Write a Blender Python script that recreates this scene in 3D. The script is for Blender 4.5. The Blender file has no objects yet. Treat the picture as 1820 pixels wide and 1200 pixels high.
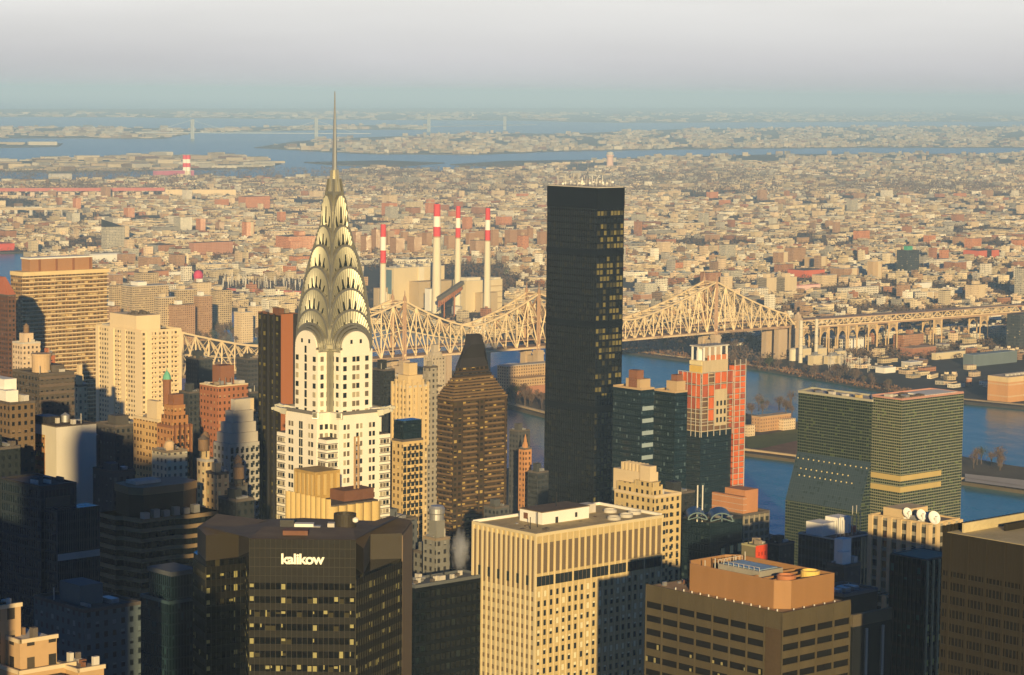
import bpy, math, random
from mathutils import Vector, Matrix
R = math.radians
rnd = random.Random(11)
sc = bpy.context.scene
COL = sc.collection

# ------------------------------------------------------------------ camera
F, CAMZ = 4450.0, 335.0
PITCH, ROLL = math.atan((600 - 165) / F), R(0.62)
_r = Vector((1, 0, 0))
_u = Vector((0, math.sin(PITCH), math.cos(PITCH)))
_f = Vector((0, math.cos(PITCH), -math.sin(PITCH)))
_R = _r * math.cos(ROLL) + _u * math.sin(ROLL)
_U = -_r * math.sin(ROLL) + _u * math.cos(ROLL)
cam = bpy.data.cameras.new('camera')
co = bpy.data.objects.new('camera', cam)
COL.objects.link(co)
M = Matrix.Identity(4)
for i in range(3):
    M[i][0], M[i][1], M[i][2] = _R[i], _U[i], -_f[i]
M[2][3] = CAMZ
co.matrix_world = M
cam.sensor_width = 36
cam.lens = 36 * F / 1820
cam.clip_start, cam.clip_end = 1.0, 400000.0
sc.camera = co

# ------------------------------------------------------------------ light
SUN_AZ, SUN_EL = 176.7, 10.5          # azimuth measured clockwise from +Y
wd = bpy.data.worlds.new('World')
sc.world = wd
wd.use_nodes = True
nt = wd.node_tree
for n in list(nt.nodes):
    nt.nodes.remove(n)
out = nt.nodes.new('ShaderNodeOutputWorld')
bg = nt.nodes.new('ShaderNodeBackground')
sky = nt.nodes.new('ShaderNodeTexSky')
sky.sky_type = 'NISHITA'
sky.sun_disc = False
sky.sun_elevation = R(SUN_EL)
sky.sun_rotation = R(SUN_AZ)
sky.air_density, sky.dust_density, sky.ozone_density = 0.8, 0.1, 6.0
sky.altitude = 300
bg.inputs['Strength'].default_value = 0.05
# pale winter veil low over the horizon, clear blue above it
tc = nt.nodes.new('ShaderNodeTexCoord')
sx = nt.nodes.new('ShaderNodeSeparateXYZ')
nt.links.new(tc.outputs['Generated'], sx.inputs[0])
mpc = nt.nodes.new('ShaderNodeMapping')
mpc.inputs['Scale'].default_value = (2.2, 2.2, 15)
nt.links.new(tc.outputs['Generated'], mpc.inputs['Vector'])
nz = nt.nodes.new('ShaderNodeTexNoise')
nz.inputs['Scale'].default_value = 2.2
nz.inputs['Detail'].default_value = 5
nt.links.new(mpc.outputs[0], nz.inputs['Vector'])
cr_ = nt.nodes.new('ShaderNodeValToRGB')
el = cr_.color_ramp.elements
el[0].position, el[0].color = 0.0, (8.2, 8.2, 8.5, 1)
el[1].position, el[1].color = 0.036, (12.6, 12.4, 12.0, 1)
e2 = el.new(0.010); e2.color = (9.4, 9.15, 9.4, 1)
e3 = el.new(0.022); e3.color = (10.8, 10.6, 10.5, 1)
nt.links.new(sx.outputs[2], cr_.inputs[0])
mr = nt.nodes.new('ShaderNodeMapRange')
mr.inputs['From Min'].default_value, mr.inputs['From Max'].default_value = 0.042, 0.085
mr.inputs['To Min'].default_value, mr.inputs['To Max'].default_value = 1.0, 0.0
nt.links.new(sx.outputs[2], mr.inputs['Value'])
cl = nt.nodes.new('ShaderNodeMapRange')
cl.inputs['From Min'].default_value, cl.inputs['From Max'].default_value = 0.35, 0.7
cl.inputs['To Min'].default_value, cl.inputs['To Max'].default_value = 0.94, 1.05
nt.links.new(nz.outputs['Fac'], cl.inputs['Value'])
vm = nt.nodes.new('ShaderNodeVectorMath'); vm.operation = 'SCALE'
nt.links.new(cr_.outputs[0], vm.inputs[0]); nt.links.new(cl.outputs[0], vm.inputs['Scale'])
mx = nt.nodes.new('ShaderNodeMix'); mx.data_type = 'RGBA'
nt.links.new(mr.outputs[0], mx.inputs[0]); dim = nt.nodes.new('ShaderNodeMix'); dim.data_type = 'RGBA'; dim.blend_type = 'MULTIPLY'
dim.inputs[0].default_value = 1.0
dim.inputs[7].default_value = (0.18, 0.95, 1.20, 1)
nt.links.new(sky.outputs[0], dim.inputs[6])
nt.links.new(dim.outputs[2], mx.inputs[6]); nt.links.new(vm.outputs[0], mx.inputs[7])
nt.links.new(mx.outputs[2], bg.inputs['Color'])
nt.links.new(bg.outputs[0], out.inputs['Surface'])
sl = bpy.data.lights.new('sun', 'SUN')
sl.energy = 5.0
sl.angle = R(0.5)
sl.color = (1.0, 0.73, 0.34)
so = bpy.data.objects.new('sun', sl)
COL.objects.link(so)
sd = Vector((math.sin(R(SUN_AZ)) * math.cos(R(SUN_EL)), math.cos(R(SUN_AZ)) * math.cos(R(SUN_EL)), math.sin(R(SUN_EL))))
so.rotation_euler = sd.to_track_quat('Z', 'Y').to_euler()
so.location = (0, -300, 900)
vs = sc.view_settings
vs.view_transform, vs.look = 'Standard', 'None'
vs.exposure, vs.gamma = 0.40, 1.0
cy = sc.cycles
cy.use_denoising = True
cy.max_bounces, cy.diffuse_bounces, cy.glossy_bounces = 6, 2, 3
cy.volume_bounces, cy.transparent_max_bounces = 2, 8
cy.use_adaptive_sampling = True
cy.adaptive_threshold = 0.02

# ------------------------------------------------------------------ picture <-> place
def ray(u, v):
    a, b = (u - 910) / F, (600 - v) / F
    return _f + _R * a + _U * b
def pt(u, v, Y):
    d = ray(u, v)
    return Vector((0, 0, CAMZ)) + d * (Y / d.y)
def gnd(u, v, z=0.0):
    d = ray(u, v)
    return Vector((0, 0, CAMZ)) + d * ((z - CAMZ) / d.z)
def proj(p):
    q = Vector(p) - Vector((0, 0, CAMZ))
    w = q.dot(_f)
    return 910 + F * q.dot(_R) / w, 600 - F * q.dot(_U) / w

# ------------------------------------------------------------------ materials
MATS = {}
FAC = set()               # materials that carry a window grid
def _base(name):
    m = bpy.data.materials.new(name)
    m.use_nodes = True
    t = m.node_tree
    b = t.nodes['Principled BSDF']
    return m, t, b
def rgba(c):
    return (c[0], c[1], c[2], 1)
def math_n(t, op, a, b=None):
    n = t.nodes.new('ShaderNodeMath')
    n.operation = op
    for i, x in enumerate((a, b)):
        if x is None:
            continue
        if isinstance(x, (int, float)):
            n.inputs[i].default_value = x
        else:
            t.links.new(x, n.inputs[i])
    return n.outputs[0]
def mix_n(t, f, a, b):
    n = t.nodes.new('ShaderNodeMix')
    n.data_type = 'RGBA'
    if isinstance(f, (int, float)):
        n.inputs[0].default_value = f
    else:
        t.links.new(f, n.inputs[0])
    for i, x in ((6, a), (7, b)):
        if isinstance(x, tuple):
            n.inputs[i].default_value = rgba(x)
        else:
            t.links.new(x, n.inputs[i])
    return n.outputs[2]
def noise_n(t, scale, detail=3, vec=None):
    n = t.nodes.new('ShaderNodeTexNoise')
    n.inputs['Scale'].default_value = scale
    n.inputs['Detail'].default_value = detail
    if vec is None:
        g = t.nodes.new('ShaderNodeNewGeometry')
        vec = g.outputs['Position']
    t.links.new(vec, n.inputs['Vector'])
    return n.outputs['Fac']
def weather(t, col, var, scale):
    """mottling and rain streaks: a colour that stays put whatever the light"""
    g = t.nodes.new('ShaderNodeNewGeometry')
    mp = t.nodes.new('ShaderNodeMapping')
    mp.inputs['Scale'].default_value = (1, 1, 0.18)
    t.links.new(g.outputs['Position'], mp.inputs['Vector'])
    f1 = noise_n(t, scale, 4, mp.outputs[0])
    f2 = noise_n(t, scale * 9, 2)
    s = math_n(t, 'ADD', math_n(t, 'MULTIPLY', f1, 0.7), math_n(t, 'MULTIPLY', f2, 0.3))
    s = math_n(t, 'ADD', math_n(t, 'MULTIPLY', math_n(t, 'SUBTRACT', s, 0.5), var * 4), 1.0)
    h = t.nodes.new('ShaderNodeHueSaturation')
    if isinstance(col, tuple):
        h.inputs['Color'].default_value = rgba(col)
    else:
        t.links.new(col, h.inputs['Color'])
    t.links.new(s, h.inputs['Value'])
    return h.outputs[0]
def mat(name, col, rough=0.8, metal=0.0, var=0.12, scale=0.12, emit=0.0, spec=0.25):
    if name in MATS:
        return MATS[name]
    m, t, b = _base(name)
    if var:
        t.links.new(weather(t, col, var, scale), b.inputs['Base Color'])
    else:
        b.inputs['Base Color'].default_value = rgba(col)
    b.inputs['Roughness'].default_value = rough
    b.inputs['Metallic'].default_value = metal
    b.inputs['Specular IOR Level'].default_value = spec
    if emit:
        b.inputs['Emission Color'].default_value = rgba(col)
        b.inputs['Emission Strength'].default_value = emit
    MATS[name] = m
    return m
def facade(name, wall, glass, bw, fh, ww, wh, blind=(0.35, 0.3, 0.2), pb=0.15, rough=0.8, grough=0.12, var=0.1, band=None, bandh=0.0, metal=0.0, grid=None):
    """walls with a window in each bay of each storey, from UVs measured in metres"""
    if name in MATS:
        return MATS[name]
    m, t, b = _base(name)
    uv = t.nodes.new('ShaderNodeUVMap')
    s = t.nodes.new('ShaderNodeSeparateXYZ')
    t.links.new(uv.outputs[0], s.inputs[0])
    x, y = math_n(t, 'DIVIDE', s.outputs[0], bw), math_n(t, 'DIVIDE', s.outputs[1], fh)
    fx, fy = math_n(t, 'FRACT', x), math_n(t, 'FRACT', y)
    ix, iy = math_n(t, 'FLOOR', x), math_n(t, 'FLOOR', y)
    mx = math_n(t, 'LESS_THAN', math_n(t, 'ABSOLUTE', math_n(t, 'SUBTRACT', fx, 0.5)), ww / 2)
    my = math_n(t, 'LESS_THAN', math_n(t, 'ABSOLUTE', math_n(t, 'SUBTRACT', fy, 0.5)), wh / 2)
    mask = math_n(t, 'MULTIPLY', mx, my)
    c = t.nodes.new('ShaderNodeCombineXYZ')
    t.links.new(ix, c.inputs[0]); t.links.new(iy, c.inputs[1])
    wn = t.nodes.new('ShaderNodeTexWhiteNoise')
    wn.noise_dimensions = '2D'
    t.links.new(c.outputs[0], wn.inputs['Vector'])
    w2 = t.nodes.new('ShaderNodeTexWhiteNoise')
    w2.noise_dimensions = '2D'
    sc2 = t.nodes.new('ShaderNodeVectorMath'); sc2.operation = 'ADD'
    sc2.inputs[1].default_value = (37.3, 11.7, 0)
    t.links.new(c.outputs[0], sc2.inputs[0]); t.links.new(sc2.outputs[0], w2.inputs['Vector'])
    part = math_n(t, 'GREATER_THAN', fy, math_n(t, 'SUBTRACT', 0.9, math_n(t, 'MULTIPLY', w2.outputs['Value'], 0.75)))
    on = math_n(t, 'MULTIPLY', math_n(t, 'LESS_THAN', wn.outputs['Value'], pb), part)
    tone = math_n(t, 'MULTIPLY', math_n(t, 'POWER', w2.outputs['Value'], 3.0), 0.35)
    gl = mix_n(t, math_n(t, 'MAXIMUM', on, math_n(t, 'MULTIPLY', tone, 0.5)), glass, blind)
    w = weather(t, wall, var * 1.6, 0.1)
    if band:
        bm_ = math_n(t, 'LESS_THAN', fy, bandh)
        w = mix_n(t, bm_, w, band)
    if grid:
        gm = math_n(t, 'LESS_THAN', fx, 0.12)
        w = mix_n(t, gm, w, grid)
    t.links.new(mix_n(t, mask, w, gl), b.inputs['Base Color'])
    t.links.new(math_n(t, 'ADD', math_n(t, 'MULTIPLY', mask, grough - rough), rough), b.inputs['Roughness'])
    t.links.new(math_n(t, 'ADD', math_n(t, 'MULTIPLY', mask, 0.35), 0.12), b.inputs['Specular IOR Level'])
    b.inputs['Metallic'].default_value = metal
    bp = t.nodes.new('ShaderNodeBump')
    bp.invert = True
    FAC.add(m.name)
    bp.inputs['Strength'].default_value = 0.6
    bp.inputs['Distance'].default_value = 0.3
    t.links.new(mask, bp.inputs['Height'])
    t.links.new(bp.outputs[0], b.inputs['Normal'])
    MATS[name] = m
    return m

# ------------------------------------------------------------------ mesh helpers
class MB:
    def __init__(s):
        s.v, s.f, s.uv, s.m, s.c, s.smooth = [], [], [], [], [], False
    def face(s, pts, mi=0, uv=None, col=None):
        i = len(s.v)
        s.v += [tuple(p) for p in pts]
        s.f.append(tuple(range(i, i + len(pts))))
        if uv is None:
            p0 = Vector(pts[0]); e = (Vector(pts[1]) - p0)
            n = e.cross(Vector(pts[2]) - p0)
            e = e.normalized() if e.length else Vector((1, 0, 0))
            w = n.cross(e)
            w = w.normalized() if w.length else Vector((0, 1, 0))
            uv = [((Vector(p) - p0).dot(e), (Vector(p) - p0).dot(w)) for p in pts]
        s.uv.append(uv); s.m.append(mi); s.c.append(col)
    def wall(s, p, q, z0, z1, mi=0, u0=0.0, col=None):
        """vertical wall from p to q seen from the right-hand side of p->q"""
        L = math.hypot(q[0] - p[0], q[1] - p[1])
        s.face([(p[0], p[1], z0), (q[0], q[1], z0), (q[0], q[1], z1), (p[0], p[1], z1)], mi,
               [(u0, z0), (u0 + L, z0), (u0 + L, z1), (u0, z1)], col)
    def prism(s, poly, z0, z1, mi=0, mt=None, bottom=False, col=None):
        """poly counter-clockwise"""
        n = len(poly)
        for i in range(n):
            s.wall(poly[i], poly[(i + 1) % n], z0, z1, mi, 0.0, col)
        s.face([(p[0], p[1], z1) for p in poly], mi if mt is None else mt, None, col)
        if bottom:
            s.face([(p[0], p[1], z0) for p in reversed(poly)], mi, None, col)
    def box(s, x0, x1, y0, y1, z0, z1, mi=0, mt=None, bottom=False, col=None):
        s.prism([(x0, y0), (x1, y0), (x1, y1), (x0, y1)], z0, z1, mi, mt, bottom, col)
    def frustum(s, p0, z0, p1, z1, mi=0, cap=True):
        n = len(p0)
        for i in range(n):
            j = (i + 1) % n
            s.face([(*p0[i], z0), (*p0[j], z0), (*p1[j], z1), (*p1[i], z1)], mi)
        if cap:
            s.face([(*p, z1) for p in p1], mi)
    def bar(s, a, b, w, mi=0, h=None):
        a, b = Vector(a), Vector(b)
        d = b - a
        if d.length < 1e-6:
            return
        d.normalize()
        up = Vector((0, 0, 1)) if abs(d.z) < 0.95 else Vector((1, 0, 0))
        x = d.cross(up).normalized() * (w / 2)
        y = x.cross(d).normalized() * ((h or w) / 2)
        A = [a - x - y, a + x - y, a + x + y, a - x + y]
        B = [p + (b - a) for p in A]
        for i in range(4):
            j = (i + 1) % 4
            s.face([A[i], A[j], B[j], B[i]], mi)
        s.face(A[::-1], mi); s.face(B, mi)
    def lathe(s, prof, n=20, c=(0, 0), mi=0):
        for k in range(n):
            a0, a1 = 2 * math.pi * k / n, 2 * math.pi * (k + 1) / n
            for (r0, z0), (r1, z1) in zip(prof, prof[1:]):
                q = [(c[0] + r0 * math.cos(a0), c[1] + r0 * math.sin(a0), z0), (c[0] + r0 * math.cos(a1), c[1] + r0 * math.sin(a1), z0),
                     (c[0] + r1 * math.cos(a1), c[1] + r1 * math.sin(a1), z1), (c[0] + r1 * math.cos(a0), c[1] + r1 * math.sin(a0), z1)]
                if r1 < 1e-6:
                    q = q[:3]
                if r0 < 1e-6:
                    q = [q[0], q[2], q[3]]
                s.face(q, mi)
    def build(s, name, mats, parent=None, loc=(0, 0, 0), rz=0.0):
        me = bpy.data.meshes.new(name)
        me.from_pydata(s.v, [], s.f)
        for m in (mats if isinstance(mats, (list, tuple)) else [mats]):
            me.materials.append(m)
        uvl = me.uv_layers.new(name='UVMap')
        flat = [c for f in s.uv for p in f for c in p]
        uvl.data.foreach_set('uv', flat)
        me.polygons.foreach_set('material_index', s.m)
        if any(c is not None for c in s.c):
            at = me.attributes.new('tint', 'FLOAT_COLOR', 'FACE')
            at.data.foreach_set('color', [x for c in s.c for x in ((*c, 1.0) if c else (0.3, 0.3, 0.3, 1.0))])
        if s.smooth:
            me.polygons.foreach_set('use_smooth', [True] * len(s.f))
        me.update()
        o = bpy.data.objects.new(name, me)
        o.location = loc
        o.rotation_euler = (0, 0, rz)
        COL.objects.link(o)
        if parent:
            o.parent = parent
        return o
UNIT = {}
def ubox(name, par, x0, x1, y0, y1, z0, z1, m, rz=None):
    """a box part that shares one mesh per material (walls with windows get their own, measured in metres)"""
    if m.name in FAC and max(abs(x1 - x0), abs(y1 - y0)) > 2:
        b = MB(); b.box(x0, x1, y0, y1, z0, z1, bottom=False)
        return b.build(name, m, par)
    if m.name not in UNIT:
        b = MB(); b.box(-.5, .5, -.5, .5, -.5, .5, bottom=True)
        o = b.build('block', m)
        UNIT[m.name] = o.data
        bpy.data.objects.remove(o)
    o = bpy.data.objects.new(name, UNIT[m.name])
    o.location = ((x0 + x1) / 2, (y0 + y1) / 2, (z0 + z1) / 2)
    o.scale = (abs(x1 - x0), abs(y1 - y0), abs(z1 - z0))
    COL.objects.link(o)
    o.parent = par
    return o
def tag(o, label=None, cat=None, group=None, kind=None):
    for k, x in (('label', label), ('category', cat), ('group', group), ('kind', kind)):
        if x:
            o[k] = x
    return o
def thing(name, label, cat, loc, rz=0.0, group=None):
    o = bpy.data.objects.new(name, None)
    o.empty_display_size = 5
    o.location = loc
    o.rotation_euler = (0, 0, rz)
    COL.objects.link(o)
    return tag(o, label, cat, group)
def struct(name, mb, m, kind='structure'):
    return tag(mb.build(name, m), kind=kind)
G = R(42.2)
CG, SG = math.cos(G), math.sin(G)

def _fit(u1, v, Y, u, dx, dy):
    P = pt(u1, v, Y)
    lo, hi = 0.0, 400.0
    rising = dx > 0
    for _ in range(50):
        m_ = (lo + hi) / 2
        uu = proj((P.x + dx * m_, P.y + dy * m_, P.z))[0]
        if (uu < u) == rising:
            lo = m_
        else:
            hi = m_
    return (lo + hi) / 2
MAN = 12.0
class Tower:
    """a street-grid building from its three upright edges in the picture: left end, near corner, right end"""
    def __init__(s, name, label, cat, u0, u1, u2, vt, Y, group=None, base=MAN, rot=G, a=None, b=None):
        P = pt(u1, vt, Y)
        c, n = math.cos(rot), math.sin(rot)
        s.a = a or _fit(u1, vt, Y, u2, c, n)
        s.b = b or _fit(u1, vt, Y, u0, -n, c)
        s.h = P.z - base
        s.base, s.Y, s.rot = base, Y, rot
        s.o = thing(name, label, cat, (P.x, P.y, base), rot, group)
        s.nw = 0
        s.rest = {}
    def z(s, u, v, dx=0.0, dy=0.0):
        """height above the base of what shows at (u, v) at local (dx, dy)"""
        c, n = math.cos(s.rot), math.sin(s.rot)
        return pt(u, v, s.o.location.y + dx * n + dy * c).z - s.base
    def walls(s, m, z0=0.0, z1=None, inset=0.0, name='wall', x0=None, x1=None, y0=None, y1=None):
        b = MB()
        x0 = inset if x0 is None else x0; y0 = inset if y0 is None else y0
        x1 = s.a - inset if x1 is None else x1; y1 = s.b - inset if y1 is None else y1
        z1 = s.h if z1 is None else z1
        b.box(x0, x1, y0, y1, z0, z1)
        return b.build(name, m, s.o)
    def roof(s, m, par=None, ph=1.1, z=None, x0=0, x1=None, y0=0, y1=None, t=0.5):
        """a roof slab inside a parapet"""
        z = s.h if z is None else z
        x1 = s.a if x1 is None else x1
        y1 = s.b if y1 is None else y1
        ubox('roof', s.o, x0 + t, x1 - t, y0 + t, y1 - t, z, z + 0.25, m)
        b = MB()
        b.box(x0 - .05, x1 + .05, y0 - .05, y0 + t, z, z + ph); b.box(x0 - .05, x1 + .05, y1 - t, y1 + .05, z, z + ph)
        b.box(x0 - .05, x0 + t, y0 + t, y1 - t, z, z + ph); b.box(x1 - t, x1 + .05, y0 + t, y1 - t, z, z + ph)
        b.build('parapet', par or m, s.o)
    def box(s, name, fx0, fx1, fy0, fy1, z0, z1, m):
        return ubox(name, s.o, fx0, fx1, fy0, fy1, z0, z1, m)
    def wins(s, face, lst, m, d=0.12, name='window', cap=100):
        """lst of (centre along the face, z, width, height); the first hundred are parts, the rest one part"""
        for (c, z, w, h) in lst:
            if face == 'R':
                q = (c - w / 2, c + w / 2, -d, 0.3, z - h / 2, z + h / 2)
            else:
                q = (-d, 0.3, c - w / 2, c + w / 2, z - h / 2, z + h / 2)
            if s.nw < cap:
                ubox(name, s.o, *q, m)
                s.nw += 1
            else:
                s.rest.setdefault(m.name, (m, MB()))[1].box(*q)
    def done(s):
        for m, b in s.rest.values():
            tag(b.build('window', m, s.o), kind='stuff')
        s.rest = {}
        return s
# ------------------------------------------------------------------ the setting: water, land, haze
LANDZ = 3.0
WATER = None
def land(name, px, m, z=LANDZ):
    b = MB()
    P = [gnd(u, v, z) for u, v in px]
    area = sum(P[i].x * P[(i + 1) % len(P)].y - P[(i + 1) % len(P)].x * P[i].y for i in range(len(P)))
    if area < 0:
        P = P[::-1]
    b.prism([(p.x, p.y) for p in P], -1.0, z, 0)
    return struct(name, b, m)
def inside(poly, x, y):
    r = False
    for i in range(len(poly)):
        (x0, y0), (x1, y1) = poly[i], poly[i - 1]
        if (y0 > y) != (y1 > y) and x < (x1 - x0) * (y - y0) / (y1 - y0) + x0:
            r = not r
    return r
m, t, b_ = _base('river_water')
b_.inputs['Base Color'].default_value = (0.008, 0.17, 0.20, 1)
b_.inputs['Roughness'].default_value = 0.24
b_.inputs['IOR'].default_value = 1.33
_g = t.nodes.new('ShaderNodeNewGeometry')
_mp = t.nodes.new('ShaderNodeMapping')
_mp.inputs['Scale'].default_value = (1, 0.45, 1)
_mp.inputs['Rotation'].default_value = (0, 0, 0.6)
t.links.new(_g.outputs['Position'], _mp.inputs['Vector'])
_h = math_n(t, 'ADD', math_n(t, 'MULTIPLY', noise_n(t, 0.045, 5, _mp.outputs[0]), 2.0), noise_n(t, 0.006, 3, _mp.outputs[0]))
_bp = t.nodes.new('ShaderNodeBump')
_bp.inputs['Strength'].default_value = 1.0
_bp.inputs['Distance'].default_value = 0.6
t.links.new(_h, _bp.inputs['Height'])
t.links.new(_bp.outputs[0], b_.inputs['Normal'])
WATER = m
b = MB()
b.face([(-70000, -2500, 0), (70000, -2500, 0), (70000, 130000, 0), (-70000, 130000, 0)])
struct('water', b, WATER)

GROUND = mat('city_ground', (0.05, 0.046, 0.045), 0.95, var=0.35, scale=0.012)
PARK = mat('winter_park', (0.085, 0.075, 0.035), 0.95, var=0.3, scale=0.02)
FARLAND = mat('far_land', (0.075, 0.07, 0.065), 0.95, var=0.45, scale=0.0016)
L_QUEENS = [(-300, 446), (40, 448), (62, 462), (55, 490), (100, 512), (417, 549), (798, 592), (1110, 625), (1200, 637), (1330, 652), (1400, 663), (1500, 680),
            (1600, 700), (1715, 714), (1820, 724), (2300, 780), (2300, 272), (1400, 274), (1200, 278), (1110, 281), (1050, 288), (900, 300), (800, 304), (640, 300),
            (590, 316), (480, 320), (290, 312), (205, 322), (95, 322), (0, 326), (-300, 326)]
land('queens_ground', L_QUEENS, GROUND)
L_ISLAND = [(-200, 575), (184, 580), (488, 618), (955, 678), (1110, 703), (1297, 730), (1420, 750), (1715, 812), (1790, 826), (1900, 842), (2000, 872), (1900, 884), (1715, 857), (1410, 816),
            (1323, 805), (970, 739), (905, 722), (717, 706), (250, 640), (-200, 590)]
land('roosevelt_island_ground', L_ISLAND, mat('island_ground', (0.11, 0.085, 0.05), 0.95, var=0.3, scale=0.02))
b = MB()
_p = [(-4000, -2500)] + [(gnd(u, v, 3).x, gnd(u, v, 3).y) for u, v in ((-900, 590), (302, 748), (1029, 872), (1420, 985), (1900, 1180))] + [(2600, 900), (4000, -2500)]
b.prism(_p[::-1], -1, MAN)
struct('manhattan_ground', b, mat('street_asphalt', (0.05, 0.05, 0.052), 0.9, var=0.2, scale=0.03))
L_FAR = {
    'rikers_ground': [(-300, 286), (0, 287), (160, 281), (230, 276), (410, 276), (500, 290), (470, 297), (300, 302), (120, 305), (0, 304), (-300, 306)],
    'near_spit': [(-300, 251), (0, 252), (112, 255), (104, 260), (-10, 262), (-300, 262)],
    'bronx_shore': [(-300, 226), (0, 226), (180, 226), (350, 229), (620, 222), (760, 224), (755, 230), (600, 230), (345, 236), (290, 246), (60, 245), (-300, 247)],
    'college_point_ground': [(452, 262), (520, 252), (600, 246), (760, 240), (860, 236), (1000, 238), (1200, 230), (1500, 226), (2300, 222), (2300, 262), (1500, 262), (1200, 265), (1000, 268), (850, 274), (660, 273), (560, 268)],
    'airport_spit': [(540, 288), (680, 285), (790, 289), (700, 296), (600, 293)],
    'bay_shoals': [(800, 292), (900, 286), (1050, 284), (1050, 288), (900, 296)],
    'far_shore': [(560, 212), (900, 214), (1100, 218), (2300, 214), (2300, 190), (900, 192), (-300, 194), (-300, 207), (200, 208)],
}
for k, px in L_FAR.items():
    land(k, px, FARLAND, 4.0)

# haze: one even box of air round everything
m = bpy.data.materials.new('haze_air')
m.use_nodes = True
t = m.node_tree
for n in list(t.nodes):
    t.nodes.remove(n)
_o = t.nodes.new('ShaderNodeOutputMaterial')
_v = t.nodes.new('ShaderNodeVolumePrincipled')
_v.inputs['Color'].default_value = (0.285, 0.445, 0.75, 1)
_v.inputs['Density'].default_value = HAZE = 4.6e-5
_v.inputs['Anisotropy'].default_value = -0.35
t.links.new(_v.outputs[0], _o.inputs['Volume'])
b = MB()
b.box(-71000, 71000, -2600, 131000, -2, 395, bottom=True)
hz = tag(b.build('haze', m), kind='stuff')

# ------------------------------------------------------------------ shared materials
TAR = mat('tar_roof', (0.11, 0.095, 0.085), 0.95, var=0.3)
GRAVEL = mat('gravel_roof', (0.26, 0.21, 0.16), 0.95, var=0.25)
PALE = mat('pale_roof', (0.5, 0.47, 0.42), 0.9, var=0.2)
WHITE = mat('white_paint', (0.78, 0.76, 0.7), 0.7, var=0.06)
STEEL = mat('galvanised_steel', (0.42, 0.42, 0.42), 0.45, metal=0.6, var=0.1)
DARKM = mat('dark_metal', (0.035, 0.035, 0.037), 0.5, var=0.1)
GLASS = mat('window_glass', (0.02, 0.028, 0.035), 0.08, var=0.0)
GLASSW = mat('window_blind', (0.42, 0.37, 0.26), 0.35, var=0.1)
RUST = mat('rusty_tank', (0.17, 0.08, 0.05), 0.8, var=0.3)
WOOD = mat('tank_wood', (0.2, 0.13, 0.08), 0.9, var=0.2)

# ------------------------------------------------------------------ the steel cantilever bridge
BST = mat('bridge_steel', (0.70, 0.55, 0.34), 0.7, var=0.12, scale=0.05)
BSD = mat('bridge_girder', (0.42, 0.28, 0.18), 0.75, var=0.15, scale=0.05)
BTW = mat('bridge_tower_steel', (0.36, 0.23, 0.15), 0.75, var=0.15, scale=0.05)
BPI = mat('bridge_masonry', (0.47, 0.36, 0.25), 0.9, var=0.15, scale=0.08)
T1, T2, T3 = (Vector((pt(u, 600, Y).x, Y, 0)) for u, Y in ((719, 2740), (957, 2865), (1272, 3075)))
bd = (T3 - T1).normalized()
T0 = T1 - bd * 360
TE = T3 + bd * 146
TS = T0 - bd * 143
bn = Vector((-bd.y, bd.x, 0))       # away from the camera, to the left
BW = 21.0
br = thing('cantilever_bridge', 'long cream steel cantilever bridge of webbed trusses crossing the river behind the towers', 'bridge', (T1.x, T1.y, 0))
O = T1.copy()
def zdeck(p):                       # lower chord
    k = (p - T1).dot(bd)
    return 43.5 + (-5e-6) * (k - 240) ** 2
def bspan(A, B, fz, n):
    """two truss planes and their cross bracing between A and B"""
    for side in (0, 1):
        b = MB()
        off = bn * (BW * side) - O
        top, bot = [], []
        for i in range(n + 1):
            t_ = i / n
            p = A + (B - A) * t_
            bot.append(p + off + Vector((0, 0, zdeck(p))))
            top.append(p + off + Vector((0, 0, fz(t_))))
        for i in range(n):
            b.bar(top[i], top[i + 1], 1.9); b.bar(bot[i], bot[i + 1], 1.6)
            hgt = top[i].z - bot[i].z
            if i:
                b.bar(top[i], bot[i], 1.0)
            k = i if (i % 2 == 0) else i + 1
            j = i + 1 if (i % 2 == 0) else i
            b.bar(bot[k], top[j], 1.3)
            if hgt > 33:
                m1 = (top[i] + bot[i]) / 2; m2 = (top[i + 1] + bot[i + 1]) / 2
                b.bar(m1, m2, 0.7)
                b.bar(top[i], m2, 0.7); b.bar(m1, bot[i + 1], 0.7)
            else:
                b.bar(bot[j], top[k], 0.9)
        b.build('truss', BST, br)
    b = MB()
    for i in range(n):
        p = A + (B - A) * ((i + .5) / n); q = A + (B - A) * (i / n); q2 = A + (B - A) * ((i + 1) / n)
        z0, z1 = fz(i / n), fz((i + 1) / n)
        a0 = q - O + Vector((0, 0, z0)); a1 = q2 - O + Vector((0, 0, z1))
        w = bn * BW
        b.bar(a0, a0 + w, 0.9); b.bar(a0, a1 + w, 0.8); b.bar(a0 + w, a1, 0.8)
        b.bar(a0 - Vector((0, 0, (z0 - zdeck(q)) * .45)), a0 + w, 0.5)
        b.bar(a0 + w - Vector((0, 0, (z0 - zdeck(q)) * .45)), a0, 0.5)
    b.build('sway_bracing', BST, br)
    b = MB()                         # two decks with a side girder
    n2 = 6
    for i in range(n2):
        p, q = A + (B - A) * (i / n2), A + (B - A) * ((i + 1) / n2)
        for z0, z1, e in ((-1.2, 1.8, 0.8), (9.2, 10.2, -0.9)):
            c = [p - bn * e, q - bn * e, q + bn * (BW + e), p + bn * (BW + e)]
            lo = [x - O + Vector((0, 0, zdeck(x) + z0)) for x in c]
            hi = [x - O + Vector((0, 0, zdeck(x) + z1)) for x in c]
            b.face([lo[0], lo[1], hi[1], hi[0]]); b.face([lo[2], lo[3], hi[3], hi[2]])
            b.face(hi); b.face(lo[::-1])
    b.build('deck', BSD, br)
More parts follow.
